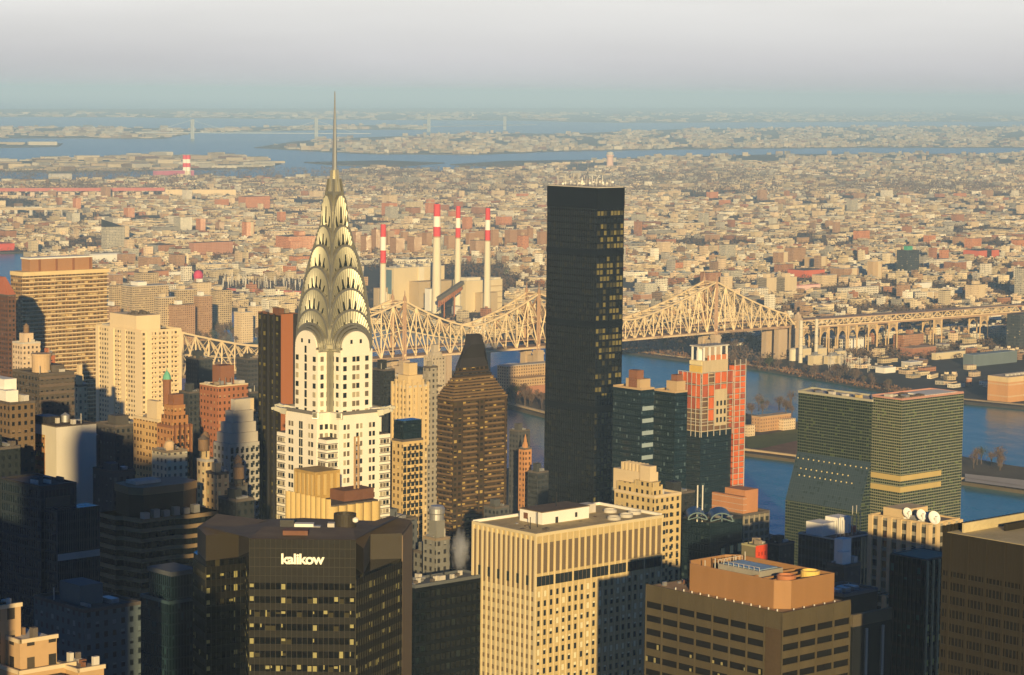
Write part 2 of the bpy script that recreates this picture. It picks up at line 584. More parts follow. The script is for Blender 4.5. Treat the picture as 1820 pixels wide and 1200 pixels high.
def cant(zm, pw):
    return lambda t_: zm + (106 - zm) * abs(2 * t_ - 1) ** pw
bspan(TS, T0, lambda t_: 62 + 44 * t_ ** 1.5, 9)
bspan(T0, T1, cant(66, 1.35), 22)
bspan(T1, T2, cant(73, 1.45), 12)
bspan(T2, T3, cant(67, 1.35), 19)
bspan(T3, TE, lambda t_: 57 + 49 * (1 - t_) ** 1.35 if t_ < .99 else 45, 9)
for T in (T0, T1, T2, T3):
    b = MB()
    for side in (0, 1):
        c = T - O + bn * (BW * side)
        for e in (-1, 1):
            b.bar(c + bd * (1.9 * e) + Vector((0, 0, 40)), c + bd * (1.2 * e) + Vector((0, 0, 107)), 2.2)
        for k in range(8):
            z = 44 + k * 8
            b.bar(c - bd * 1.8 + Vector((0, 0, z)), c + bd * 1.6 + Vector((0, 0, z + 7)), 0.9)
            b.bar(c - bd * 1.6 + Vector((0, 0, z)), c + bd * 1.6 + Vector((0, 0, z)), 0.9)
        b.lathe([(2.2, 106), (1.7, 110), (0.7, 112), (0.4, 117), (0, 118)], 8, (c.x, c.y))
    c = T - O
    for z0, z1 in ((56, 78), (78, 104)):
        b.bar(c + Vector((0, 0, z0)), c + bn * BW + Vector((0, 0, z1)), 1.3)
        b.bar(c + bn * BW + Vector((0, 0, z0)), c + Vector((0, 0, z1)), 1.3)
        b.bar(c + Vector((0, 0, z1)), c + bn * BW + Vector((0, 0, z1)), 1.8)
    b.build('tower', BTW, br)
    b = MB()
    ang = math.atan2(bd.y, bd.x)
    for side in (0, 1):
        c = T - O + bn * (BW * side)
        def rect(hx, hy):
            return [(c.x + bd.x * i * hx + bn.x * j * hy, c.y + bd.y * i * hx + bn.y * j * hy) for i, j in ((-1, -1), (1, -1), (1, 1), (-1, 1))]
        b.frustum(rect(5.6, 5.2), 0, rect(4.6, 4.2), 36)
        b.frustum(rect(5.4, 5.0), 36, rect(5.4, 5.0), 38.5); b.frustum(rect(4.4, 4.2), 38.5, rect(4.4, 4.2), 41)
    c = T - O + bn * (BW / 2)
    b.frustum([(c.x + bd.x * i * 3 + bn.x * j * 6.5, c.y + bd.y * i * 3 + bn.y * j * 6.5) for i, j in ((-1, -1), (1, -1), (1, 1), (-1, 1))], 26,
              [(c.x + bd.x * i * 3 + bn.x * j * 6.5, c.y + bd.y * i * 3 + bn.y * j * 6.5) for i, j in ((-1, -1), (1, -1), (1, 1), (-1, 1))], 34)
    b.build('pier', BPI, br)
for T, w, z1 in ((TE - bd * 26, 8, 41), (TE + bd * 2, 7.5, 41), (T1 + bd * 62, 3.5, 42), (T1 + bd * 120, 3.5, 42), (T0 + bd * -60, 6, 42)):
    for side in (0, 1):
        b = MB()
        c = T - O + bn * (BW * side)
        q = lambda s_: [(c.x + bd.x * i * w * s_ + bn.x * j * 4 * s_, c.y + bd.y * i * w * s_ + bn.y * j * 4 * s_) for i, j in ((-1, -1), (1, -1), (1, 1), (-1, 1))]
        b.frustum(q(1.05), 1, q(1), z1)
        b.build('pier', BPI, br)
for side in (0, 1):                  # domed stone pylons at the end of the trusses
    b = MB()
    c = TE + bd * 6 - O + bn * (BW * side)
    q = lambda s_: [(c.x + bd.x * i * s_ + bn.x * j * s_, c.y + bd.y * i * s_ + bn.y * j * s_) for i, j in ((-1, -1), (1, -1), (1, 1), (-1, 1))]
    b.frustum(q(4.6), 0, q(4.0), 50); b.frustum(q(4.4), 50, q(4.4), 53); b.frustum(q(3.4), 53, q(2.6), 58)
    b.lathe([(2.6, 58), (1.6, 60.5), (0, 61.5)], 10, (c.x, c.y))
    b.build('pylon', BPI, br)

# approach viaduct running inland from the pylons
VE = Vector((700, 3438, 0))
vd = (VE - TE).normalized(); vn = Vector((-vd.y, vd.x, 0)); VL = (VE - TE).length
va = thing('approach_viaduct', 'long tan steel approach viaduct on arched bents running inland from the stone pylons', 'viaduct', (TE.x, TE.y, 0))
def vz(k):
    return 41.0 + 2.0 * k / VL
for side in (0, 1):
    b = MB()
    n = 44
    for i in range(n):
        p = vd * (VL * i / n) + vn * (20 * side); q = vd * (VL * (i + 1) / n) + vn * (20 * side)
        z = Vector((0, 0, vz(VL * i / n)))
        b.bar(p + z, q + z, 1.3); b.bar(p + z + Vector((0, 0, 8)), q + z + Vector((0, 0, 8)), 1.3)
        b.bar(p + z, q + z + Vector((0, 0, 8)) if i % 2 == 0 else p + z, 1.0)
        if i % 2:
            b.bar(p + z + Vector((0, 0, 8)), q + z, 1.0)
        b.bar(p + z, p + z + Vector((0, 0, 8)), 0.5)
    b.build('truss', BST, va)
b = MB()
for z0, z1, e in ((-2.2, 0.2, 0.4), (8.6, 9.6, 1.4)):
    c = [vn * -e, vd * (VL + 900) - vn * e, vd * (VL + 900) + vn * (20 + e), vn * (20 + e)]
    zz = [vz(0), vz(VL), vz(VL), vz(0)]
    lo = [Vector((p.x, p.y, z + z0)) for p, z in zip(c, zz)]; hi = [Vector((p.x, p.y, z + z1)) for p, z in zip(c, zz)]
    b.face([lo[0], lo[1], hi[1], hi[0]]); b.face([lo[2], lo[3], hi[3], hi[2]]); b.face(hi); b.face(lo[::-1])
b.build('deck', BSD, va)
for k in (14, 46, 78, 97, 134, 172, 258, 350):
    b = MB()
    wid = 16.0
    for e in (0, 1):
        for side in (0, 1):
            c = vd * (k + wid * e) + vn * (20 * side)
            b.bar(c + Vector((0, 0, 2)), c + Vector((0, 0, vz(k) - 2)), 1.5)
    for side in (0, 1):
        pts = []
        for i in range(11):
            a = math.pi * i / 10
            pts.append(vd * (k + wid / 2 - wid / 2 * math.cos(a)) + vn * (20 * side) + Vector((0, 0, 20 + 14 * math.sin(a))))
        for p, q in zip(pts, pts[1:]):
            b.bar(p, q, 1.1)
            b.bar((p + q) / 2, Vector((((p + q) / 2).x, ((p + q) / 2).y, vz(k) - 2)), 0.8)
    b.build('bent', mat('bent_steel', (.50, .36, .2), .75), va)
# ------------------------------------------------------------------ towers of the midtown blocks
def zat(u, v, Y):
    return pt(u, v, Y).z
def water_tank(label, u, v, Y, r=2.2, h=4.5, m=None):
    """(u, v) is the foot of its legs"""
    P = pt(u, v, Y)
    o = thing('water_tank', label, 'water tank', P)
    b = MB(); b.lathe([(r, 2.5), (r * .95, 2.5 + h)], 14); b.build('barrel', m or WOOD, o)
    b = MB(); b.lathe([(r * 1.12, 2.5 + h), (0, 2.5 + h + r * .8)], 14); b.build('roof', mat('tank_cap', (0.12, 0.1, 0.09), 0.8), o)
    for i in range(4):
        a = math.pi / 4 + i * math.pi / 2
        x, y = r * .75 * math.cos(a), r * .75 * math.sin(a)
        ubox('leg', o, x - .18, x + .18, y - .18, y + .18, 0, 2.6, DARKM)
    return o

# --- the spired tower of white brick and steel
Yc = 936.0
CH = pt(593.5, 600, Yc)
CHW = mat('white_brick', (0.80, 0.75, 0.64), 0.75, var=0.08, scale=0.2)
CHG = mat('grey_brick', (0.17, 0.16, 0.15), 0.8, var=0.1)
CHS = mat('crown_steel', (0.27, 0.265, 0.215), 0.42, metal=0.5, var=0.16, scale=0.25)
CHL = mat('crown_lip', (0.31, 0.30, 0.255), 0.36, metal=0.6, var=0.12, scale=0.2)
ch = thing('spired_skyscraper', 'white brick skyscraper with stepped arches of ribbed steel and a needle spire', 'skyscraper', (CH.x, CH.y, MAN), G)
def cz(v):
    return zat(593, v, Yc) - MAN
zA, zB, zS = cz(769), cz(725), cz(600)
b = MB()
b.box(-15.2, 15.2, -15.2, 15.2, 0, zA)
o = b.build('lower_shaft', CHW, ch)
ubox('terrace', o, -14.6, 14.6, -14.6, 14.6, zA, zA + .3, TAR).scale
def plus(h, r):
    return [(-h, -r), (h, -r), (h, -h), (r, -h), (r, h), (h, h), (h, r), (-h, r), (-h, h), (-r, h), (-r, -h), (-h, -h)]
b = MB(); b.prism(plus(9.6, 15.4), zA - 30, zB); b.build('setback_wing', CHW, ch)
b = MB(); b.prism(plus(6.9, 13.0), zB - 2, cz(616)); b.build('upper_shaft', CHW, ch)
FACES = (0, 1, 2, 3)
def rot4(p, k):
    x, y = p[0], p[1]
    for _ in range(k):
        x, y = -y, x
    return (x, y) + tuple(p[2:])
def archpts(w, zs, zt, n=18, pw=1.0):
    return [(-w * math.cos(math.pi * i / n), zs + (zt - zs) * math.sin(math.pi * i / n) ** pw) for i in range(n + 1)]
# round-headed brick panels set into the first arches
for k in FACES:
    b = MB()
    P = archpts(6.4, cz(612), cz(584))
    r = 13.3
    front = [(-6.6, zB)] + P + [(6.6, zB)]
    front = front[1:-1]
    q = [(-6.4, -r, zS - 6), (6.4, -r, zS - 6)] + [(x, -r, z) for x, z in reversed(P)]
    b.face([rot4(p, k) for p in q])
    for (x0, z0), (x1, z1) in zip(P, P[1:]):
        b.face([rot4(p, k) for p in ((x0, -r, z0), (x1, -r, z1), (x1, -r + 3, z1), (x0, -r + 3, z0))])
    b.build('arched_panel', CHW, ch)
def tier(w, r, vs, vt, pw=0.78, deep=0.7, ribs=22, tri=7, prot=0.5, panel=True):
    """one storey of the crown: two crossing vaults, each end closed by a fan of ribs inside a smooth lip"""
    zs, zt = cz(vs), cz(vt)
    n = 18
    P = archpts(w, zs, zt, n, pw)
    b = MB()
    for k in (0, 1):
        for (x0, z0), (x1, z1) in zip(P, P[1:]):
            b.face([rot4(p, k) for p in ((x0, -r, z0), (x1, -r, z1), (x1, r, z1), (x0, r, z0))])
    for k in FACES:                  # smooth lip round each arch
        I = archpts(w - deep, zs, zt - deep * 1.1, n, pw)
        for i in range(n):
            (x0, z0), (x1, z1), (a0, c0), (a1, c1) = P[i], P[i + 1], I[i], I[i + 1]
            b.face([rot4(p, k) for p in ((x0, -r, z0), (a0, -r, c0), (a1, -r, c1), (x1, -r, z1))])
            b.face([rot4(p, k) for p in ((a0, -r, c0), (a0, -r + prot, c0), (a1, -r + prot, c1), (a1, -r, c1))])
    if w > 5:
        b.smooth = False
    o = b.build('crown_vault', CHL, ch)
    if not panel:
        return
    for k in FACES:
        b = MB()
        cx, czz = 0.0, zs - (zt - zs) * 0.9
        rr = r - prot
        I = archpts(w - deep + .1, zs, zt - deep * 1.1 + .1, ribs * 2, pw)
        mid = [(x * .62, czz + (z - czz) * .62) for x, z in I]
        for i in range(ribs * 2):
            d0 = 0.45 if i % 2 else 0.0
            d1 = 0.45 if (i + 1) % 2 else 0.0
            (x0, z0), (x1, z1), (a0, c0), (a1, c1) = I[i], I[i + 1], mid[i], mid[i + 1]
            b.face([rot4(p, k) for p in ((a0, -rr - d0, c0), (a1, -rr - d1, c1), (x1, -rr - d1, z1), (x0, -rr - d0, z0))])
        b.face([rot4(p, k) for p in [(x, -rr + .02, z) for x, z in reversed(mid)]])
        pn = b.build('ribbed_fan', CHS, ch)
        if tri and k in (0, 3):
            for i in range(tri):
                a = math.pi * (i + 1) / (tri + 1)
                f0, f1 = 0.62, 0.84
                hw = 0.085 * w + .2
                ex, ez = -w * math.cos(a), (zs + (zt - zs) * math.sin(a)) - czz
                L = math.hypot(ex, ez)
                nx, nz = -ez / L, ex / L
                p0 = (ex * f0, czz + ez * f0); p1 = (ex * f1, czz + ez * f1)
                tb = MB()
                y = -rr - .5
                A, B, C_ = (p0[0] + nx * hw, y, p0[1] + nz * hw), (p0[0] - nx * hw, y, p0[1] - nz * hw), (p1[0], y, p1[1])
                tb.face([rot4(p, k) for p in (A, B, C_)])
                for p, q in ((A, B), (B, C_), (C_, A)):
                    tb.face([rot4(s_, k) for s_ in (p, q, (q[0], y + .4, q[2]), (p[0], y + .4, p[2]))])
                tb.build('triangular_window', GLASS, ch)
# three bright arches round each brick panel, then the receding tiers
b = MB(); b.prism(plus(8.6, 8.8), zB, cz(604)); b.build('crown_drum', CHS, ch)
tier(7.3, 12.7, 620, 580, panel=False, deep=.8, pw=.85)
tier(8.2, 12.0, 618, 575, panel=False, deep=.8, pw=.85)
tier(9.2, 11.3, 614, 570, panel=False, deep=.8, pw=.85)
tier(9.9, 10.5, 606, 546, tri=7)
tier(9.2, 9.6, 572, 509, tri=7)
tier(8.3, 8.6, 532, 471, tri=7)
tier(6.8, 7.0, 490, 433, tri=5)
tier(5.1, 5.3, 450, 399, tri=5, ribs=14, deep=.6, prot=.35)
tier(3.7, 3.9, 415, 345, tri=3, ribs=10, deep=.45, prot=.25)
for w, v0, v1 in ((9.7, 600, 566), (8.6, 570, 526), (7.6, 530, 486), (6.0, 490, 448), (4.4, 452, 412), (3.1, 416, 372), (2.5, 380, 340)):
    b = MB(); c = w * .92
    b.frustum([(-w, -w), (w, -w), (w, w), (-w, w)], cz(v0), [(-c, -c), (c, -c), (c, c), (-c, c)], cz(v1))
    b.build('crown_core', CHS, ch)
for i, j in ((-1, -1), (1, -1), (1, 1), (-1, 1)):     # bright ribs up the corners
    b = MB()
    E = [(9.9, 600), (9.4, 556), (8.4, 514), (7.0, 473), (5.2, 435), (3.7, 402), (2.5, 355), (1.6, 318)]
    for (p, v), (q, w_) in zip(E, E[1:]):
        b.bar((i * p * .985, j * p * .985, cz(v)), (i * q * .985, j * q * .985, cz(w_)), 0.7)
    b.build('corner_rib', CHS, ch)
b = MB()
for k in range(8):
    a = math.pi / 8 + k * math.pi / 4
    for (r0, v0), (r1, v1) in (((2.7, 372), (1.7, 330)), ((1.7, 330), (1.05, 302))):
        b.bar((r0 * math.cos(a), r0 * math.sin(a), cz(v0)), (r1 * math.cos(a), r1 * math.sin(a), cz(v1)), 0.75)
b.lathe([(3.1, cz(385)), (2.2, cz(352)), (1.55, cz(328)), (.95, cz(302))], 8)
b.build('spire_base', mat('spire_steel', (.46, .44, .34), .42, metal=.5, var=.14, scale=.3), ch)
b = MB()
b.lathe([(1.02, cz(306)), (.9, cz(280)), (.55, cz(220)), (.3, cz(185)), (.2, cz(164)), (0, cz(161.5))], 8)
b.build('needle', mat('needle_steel', (0.5, 0.5, 0.44), 0.35, metal=0.8), ch)
# steel eagles reaching out from the corners of the setback
for k in FACES:
    for sx in (-1, 1):
        b = MB()
        A = [(sx * 9.0, -15.3, zB - 1.0), (sx * 10.6, -16.8, zB - .6), (sx * 12.2, -18.4, zB + .2), (sx * 13.1, -19.3, zB - .1)]
        for (p, q, w) in zip(A, A[1:], (2.2, 1.7, 1.0)):
            b.bar(rot4(p, k), rot4(q, k), w)
        b.build('eagle_gargoyle', CHL, ch)
# windows: rows of the upper shaft, the wings and the lower shaft
CW = []
def cwin(k, x, y, z, w, h, m=GLASS):
    """window on face k (0 = right-hand face, 3 = left-hand face) at distance y from the axis"""
    P = rot4((x, -y), k)
    if k % 2 == 0:
        CW.append((P[0] - w / 2, P[0] + w / 2, P[1] - .12, P[1] + .12, z - h / 2, z + h / 2, m))
    else:
        CW.append((P[0] - .12, P[0] + .12, P[1] - w / 2, P[1] + w / 2, z - h / 2, z + h / 2, m))
rr_ = random.Random(5)
GLASSM = mat('reflection_grey_window', (.16, .135, .10), .3, var=.25, scale=.4)  # grey-tan pane colour stands in for reflections in the glass
def gm():
    k = rr_.random()
    return GLASSW if k < .24 else GLASSM if k < .62 else GLASS
fh = 3.32
for i in range(11):
    z = cz(617) - i * fh
    if i:
        for x in (-5.2, 5.2):
            cwin(0, x, 13.3, z, 1.5, 1.9, gm()); cwin(3, x, 13.3, z, 1.5, 1.9, gm())
        for x in (-.95, .95):
            cwin(0, x, 13.3, z, 1.35, 1.9, gm())
    cwin(3, 0, 13.3, z, 1.1, 2.7, GLASS)
    if i > 0:
        for x in (-8.2, -11.0):
            cwin(0, x, 6.95, z, 1.4, 1.9, gm())
        for x in (8.2, 11.0):
            cwin(3, x, 6.95, z, 1.4, 1.9, gm())
for x in (-2.2, 2.2):
    cwin(0, x, 13.3, cz(602), 1.0, 1.5); cwin(3, x, 13.3, cz(602), 1.0, 1.5)
for i in range(15):
    z = zB - 5.2 - i * fh
    for k in (0, 3):
        for x in (-6.9, -5.2, -.9, .9, 5.2, 6.9):
            if k == 3 and abs(x) < 2:
                continue
            cwin(k, x, 15.45, z, 1.05, 1.85, gm())
        if k == 3:
            for x in (-.6, .6):
                cwin(k, x, 15.45, z, .8, 2.8)
for i in range(3):
    for x in (-11, -13.4):
        cwin(0, x, 9.7, zB - 5.2 - i * fh, 1.3, 1.9, gm())
    for x in (11, 13.4):
        cwin(3, x, 9.7, zB - 5.2 - i * fh, 1.3, 1.9, gm())
for i in range(13):
    z = zA - 2.6 - i * fh
    for k in (0, 3):
        for x in (-13.9, -12.4, -10.9, 10.9, 12.4, 13.9):
            cwin(k, x, 15.25, z, 1.15, 1.5, gm())
CW.sort(key=lambda q: -q[4] * 0 - q[4])
rest = {}
for i, q in enumerate(CW):
    if i < 100:
        ubox('window', ch, *q)
    else:
        rest.setdefault(q[6].name, (q[6], MB()))[1].box(*q[:6])
for m_, b in rest.values():
    tag(b.build('window', m_, ch), kind='stuff')
for i in range(13):                   # dark brick bands that wrap the corners
    z = zA - 2.6 - i * fh
    for zz in (z - 1.15, z + 1.15):
        for s_ in (-1, 1):
            pass
b = MB()
for i in range(13):
    for zz in (zA - 2.6 - i * fh - 1.05, zA - 2.6 - i * fh + 1.05):
        for s_ in (-1, 1):
            x0, x1 = (9.9, 15.26) if s_ > 0 else (-15.26, -9.9)
            b.box(x0, x1, -15.28, -15.0, zz - .16, zz + .16)
            b.box(-15.28, -15.0, x0, x1, zz - .16, zz + .16)
b.build('corner_banding', CHG, ch)
b = MB()
for (h, r, z) in ((9.6, 15.4, zB), (6.9, 13.0, 0)):
    if z:
        for k in FACES:
            b.face([rot4(p, k) for p in ((-h, -r - .25, z - .7), (h, -r - .25, z - .7), (h, -r - .25, z + .5), (-h, -r - .25, z + .5))])
            b.face([rot4(p, k) for p in ((-h, -r - .25, z + .5), (h, -r - .25, z + .5), (h, -r + .5, z + .5), (-h, -r + .5, z + .5))])
b.build('cornice', CHG, ch)

# --- golden pleated building in front of it
GOLD = mat('gold_stone', (0.52, 0.38, 0.16), 0.55, var=0.2, scale=0.2)
P = pt(588, 912, 842)
gb = thing('pleated_building', 'golden stone building with a scalloped pleated top below the white spired skyscraper', 'building', (P.x, P.y, MAN), G)
La, Lb = _fit(588, 905, 842, 676, CG, SG), _fit(588, 905, 842, 508, -SG, CG)
zt1 = zat(588, 893, 842) - MAN
def pleat(b, L, along, z0, z1, n, amp=1.0):
    steps = 6
    pts = []
    for i in range(n * steps + 1):
        f_ = i / steps
        d = amp * (abs(math.sin(math.pi * f_)) ** .8)
        pts.append((L * i / (n * steps), -d))
    for (p, d0), (q, d1) in zip(pts, pts[1:]):
        A, B = ((p, d0), (q, d1)) if along == 'x' else ((d0, p), (d1, q))
        if along != 'x':
            A, B = B, A
        b.wall(A, B, z0, z1)
        mid = (A[0] + B[0]) / 2, (A[1] + B[1]) / 2
b = MB()
pleat(b, La, 'x', zt1 - 11, zt1 - 1.5, 6); pleat(b, Lb, 'y', zt1 - 11, zt1 + 1, 9)
b.box(0, La, 0, Lb, 0, zt1 - 11); b.box(.3, La - .3, .3, Lb - .3, zt1 - 12, zt1 - 2)
b.build('wall', GOLD, gb)
b = MB(); b.box(.6, La - .5, .6, Lb - .5, zt1 - 2, zt1 - 1.2); b.build('roof', TAR, gb)
tw = zat(560, 836, 860) - MAN
ubox('bulkhead', gb, 4, 15, 14, 26, zt1 - 1.5, tw, mat('ochre_stone', (0.42, 0.28, 0.1), 0.7, var=0.35, scale=0.25))
for i in range(5):
    ubox('pilaster', gb, 3.7, 4.1, 15 + i * 2.4, 16 + i * 2.4, zt1, tw - 1, GOLD)
for i in range(4):
    ubox('pilaster', gb, 5 + i * 2.8, 6 + i * 2.8, 13.7, 14.1, zt1, tw - 1, GOLD)
ubox('plant_room', gb, 9, 22, 4, 12, zt1 - 1.5, zt1 + 2.4, RUST)
for i in range(7):                    # scaffold mast
    ubox('mast', gb, 15.0, 15.5, 6.0, 6.5, zt1 + 2.4 + i * 2.6, zt1 + 5.0 + i * 2.6, mat('mast_paint', (0.45, 0.3, 0.16), .7))
    ubox('mast', gb, 16.6, 17.1, 6.0, 6.5, zt1 + 2.4 + i * 2.6, zt1 + 5.0 + i * 2.6, MATS['mast_paint'])
    ubox('mast', gb, 15.5, 16.6, 6.1, 6.4, zt1 + 4.6 + i * 2.6, zt1 + 4.9 + i * 2.6, MATS['mast_paint'])

# --- faceted dark tower with the sign
KG = facade('bronze_curtain', (0.006, 0.005, 0.004), (0.003, 0.0035, 0.004), 1.47, 3.87, .94, 1.0, blind=(.045, .04, .02), pb=.22, rough=.4, grough=.12, var=.12)
KS = mat('bronze_spandrel', (0.0075, 0.0068, 0.0045), .5, var=.15, scale=.1, spec=.15)
KM = mat('bronze_mullion', (0.032, 0.03, 0.02), .5, var=.1)
KB = mat('bronze_cladding', (0.04, 0.033, 0.022), .55, var=.12, scale=.1)
KE = mat('tan_cladding', (0.17, 0.12, 0.075), .55, var=.12, scale=.1)
KR = mat('copper_brown_roof', (0.15, 0.11, 0.07), .85, var=.25, scale=.15)
KP = [(344, 722), (366, 709), (436, 716), (443, 688), (632, 688), (714, 716), (731, 738), (694, 746), (386, 746)]
kp = [Vector((pt(u, 1012, Y).x, Y)) for u, Y in KP]
kc = sum(kp, Vector((0, 0))) / len(kp)
kz0 = zat(540, 1024, 688) - MAN          # top of the office floors
kz1 = zat(540, 959, 688) - MAN           # top of the sign wall
kz2 = zat(540, 930, 745) - MAN
kk = thing('faceted_office_tower', 'faceted dark bronze glass tower with white lettering across its top', 'office tower', (kc.x, kc.y, MAN))
L = [p - kc for p in kp]
b = MB(); b.prism([(p.x, p.y) for p in L], 0, kz0); b.build('glazing', KG, kk)
wz = zat(380, 1012, 706) - MAN
for i in range(7):                    # each facet: spandrels and fine mullions standing proud
    p, q = L[i], L[i + 1]
    d = (q - p); ln = d.length; d = d / ln
    nrm = Vector((d.y, -d.x))
    ang = math.atan2(d.y, d.x)
    fo = bpy.data.objects.new('facet', None)
    fo.location = (p.x, p.y, 0); fo.rotation_euler = (0, 0, ang); fo.parent = kk; COL.objects.link(fo)
    top = kz0 if i in (2, 3) else wz if i < 2 else wz + 1
    nfl = 9
    for f_ in range(nfl):
        z = top - f_ * 3.87
        ubox('spandrel', fo, 0, ln, -.18, .05, z - 1.95, z, KS)
    if i in (0, 1, 3, 4):
        k = int(ln / 1.47)
        for j in range(k + 1):
            ubox('mullion', fo, j * ln / k - .035, j * ln / k + .035, -.26, .02, top - nfl * 3.87, (kz1 if i == 3 else top), KM)
    elif i == 5:
        ubox('end_cladding', fo, 0, ln, -.3, .1, 0, zat(724, 932, 735) - MAN, KE)
KL = mat('office_light', (.26, .24, .10), .5, var=.3, emit=.05)
kr = random.Random(9)
for ch_ in [o for o in kk.children if o.name.startswith('facet')]:
    ln = max((c_.location.x + c_.scale.x / 2 for c_ in ch_.children), default=0)
    if ln < 6:
        continue
    tops = [c_.location.z + c_.scale.z / 2 for c_ in ch_.children if c_.name.startswith('spandrel')]
    for f_, z in enumerate(sorted(tops, reverse=True)):
        pr = .4 if f_ == 6 else .03
        x = 0.
        while x < ln - 1.4:
            if kr.random() < pr or (int(x / 1.47) % 6 == 0 and kr.random() < .8):
                ubox('lit_window', ch_, x + .15, x + kr.choice((.5, 1.25)), -.06, .06, z - 3.87 + kr.choice((.05, .6, .9)), z - 2.0 - kr.choice((0, .3)), KL)
            x += 1.47
# sign wall and the two blank shoulders
def kprism(name, idx, z0, z1, m, inset=0.0, mt=None, back=None):
    pol = [(L[i].x, L[i].y) for i in idx]
    b = MB(); b.prism(pol, z0, z1, 0, 1)
    return b.build(name, [m, mt or KR], kk)
ctr = Vector((0, 12))
b = MB(); b.prism([(L[3].x, L[3].y), (L[4].x, L[4].y), (L[4].x - 2, L[4].y + 20), (L[3].x + 2, L[3].y + 20)], kz0 - 1, kz1, 0, 1)
b.build('sign_wall', [KS, KR], kk)
for i in range(4):
    z = kz0 + i * (kz1 - kz0) / 4
    ubox('joint', kk, L[3].x, L[4].x, L[3].y - .1, L[3].y + .2, z - .06, z + .06, KM)
shz = zat(540, 957, 706) - MAN
b = MB()
A = [(L[0].x + 1, L[0].y + 1), (L[1].x, L[1].y), (L[2].x - 2, L[2].y + .5), (L[2].x + 4, L[2].y + 20), (L[8].x, L[8].y)]
b.prism(A, wz, shz, 0, 1)
b.build('shoulder_wall', [KB, KR], kk)
b = MB()
b.prism([(L[4].x + 2, L[4].y + 3), (L[5].x - 9, L[5].y - 2), (L[5].x, L[5].y), (L[6].x, L[6].y), (L[7].x, L[7].y), (L[4].x - 6, L[4].y + 30)], wz, shz, 0, 1)
b.build('shoulder_wall', [KB, KR], kk)
# pyramid roof rising behind the parapet
b = MB()
zr = zat(520, 924, 740) - MAN
ridge = [(L[0].x + 7, L[0].y + 20, zr - 1), (0, 22, zr + .5), (L[6].x - 8, L[6].y + 4, zr - .5)]
fr = [(L[0].x + 2, L[0].y + 2, shz + .1), (L[3].x, L[3].y + 1, kz1 + .1), (L[4].x, L[4].y + 1, kz1 + .1), (L[6].x - 1, L[6].y, shz + 2.5)]
b.face([fr[0], fr[1], ridge[0]]); b.face([fr[1], ridge[1], ridge[0]]); b.face([fr[1], fr[2], ridge[1]]); b.face([fr[2], ridge[2], ridge[1]]); b.face([fr[2], fr[3], ridge[2]])
b.build('roof', KR, kk)
ubox('roof_hatch', kk, L[3].x + 9, L[3].x + 16, L[3].y + 3.5, L[3].y + 8, kz1 + .5, kz1 + 1.8, RUST)
kt = pt(607, 935, 722)
def lathe_part(name, par, prof, x, y, z, m, n=20):
    b = MB(); b.lathe(prof, n); o = b.build(name, m, par, (x, y, z)); return o
lx, ly = kt.x - kc.x, kt.y - kc.y
lathe_part('cooling_tower', kk, [(3.3, -6), (3.3, 2.6), (2.9, 2.6), (2.8, 1.2), (0, 1.2)], lx + 1, ly, zat(607, 928, 722) - MAN, KB)
lathe_part('roof_lamp', kk, [(0, -.9), (.8, -.5), (.9, 0), (.8, .5), (0, .9)], lx + 4.2, ly - 2.4, zat(630, 924, 720) - MAN, WHITE, 10)
for (u, v, w, h, m_) in ((540, 936, 5.5, 1.2, WHITE), (538, 945, 6.5, 1.3, WHITE), (510, 931, 4, 1.8, DARKM), (588, 938, 2, 2, PALE), (560, 940, 3, 1, STEEL)):
    p = pt(u, v, 712)
    ubox('roof_unit', kk, p.x - kc.x - w / 2, p.x - kc.x + w / 2, p.y - kc.y, p.y - kc.y + 3, p.z - MAN - h, p.z - MAN + h * .6, m_)
# the lettering
cu = bpy.data.curves.new('sign_lettering', 'FONT')
cu.body = 'kalikow'
cu.size = 4.15
cu.extrude = .12
cu.offset = .12
cu.space_character = .93
cu.align_x = 'CENTER'
tmp = bpy.data.objects.new('sign_lettering', cu)
COL.objects.link(tmp)
bpy.context.view_layer.update()
me = bpy.data.meshes.new_from_object(tmp.evaluated_get(bpy.context.evaluated_depsgraph_get()))
bpy.data.objects.remove(tmp)
me.name = 'sign_lettering'
me.materials.clear()
me.materials.append(mat('sign_white', (0.85, 0.80, 0.62), .5, var=0.0, emit=.12))
lt = bpy.data.objects.new('sign_lettering', me)
COL.objects.link(lt)
lt.parent = kk
ps = pt(537, 1003, 687)
lt.location = (ps.x - kc.x, L[3].y - .35, ps.z - MAN)
lt.rotation_euler = (R(90), 0, 0)
xs = [v.co.x for v in me.vertices]
zs_ = [v.co.y for v in me.vertices]
sw = (pt(575, 995, 687).x - pt(498, 995, 687).x) / (max(xs) - min(xs))
sh = (zat(537, 985, 687) - zat(537, 1004, 687)) / (max(zs_) - min(zs_))
lt.scale = (sw, sh, 1)

# --- pale slab with upright ribs
WSM = mat('limestone_rib', (0.62, 0.52, 0.32), .75, var=.1, scale=.15)
WSD = mat('bronze_recess', (0.16, 0.12, 0.08), .6, var=.15)
WSB = mat('limestone_panel', (0.50, 0.39, 0.20), .8, var=.22, scale=.5)
ws = Tower('ribbed_office_block', 'pale stone office block with upright ribs and a white rooftop hut', 'office block', 842, 953, 1177, 951, 800)
ws.walls(WSB)
A, B = ws.a, ws.b
ztop = ws.h
zl = ws.z(953, 1027); zl2 = ws.z(953, 1042)
nR, nL = 21, 13
pR, pL = A / nR, B / nL
for i in range(nR):
    ubox('louvre_panel', ws.o, i * pR + pR * .22, i * pR + pR * .78, -.08, .2, zl + 1.2, ztop - 3.0, WSD)
for i in range(nL):
    ubox('louvre_panel', ws.o, -.08, .2, i * pL + pL * .15, i * pL + pL * .85, 0, ztop - 2.0, WSD)
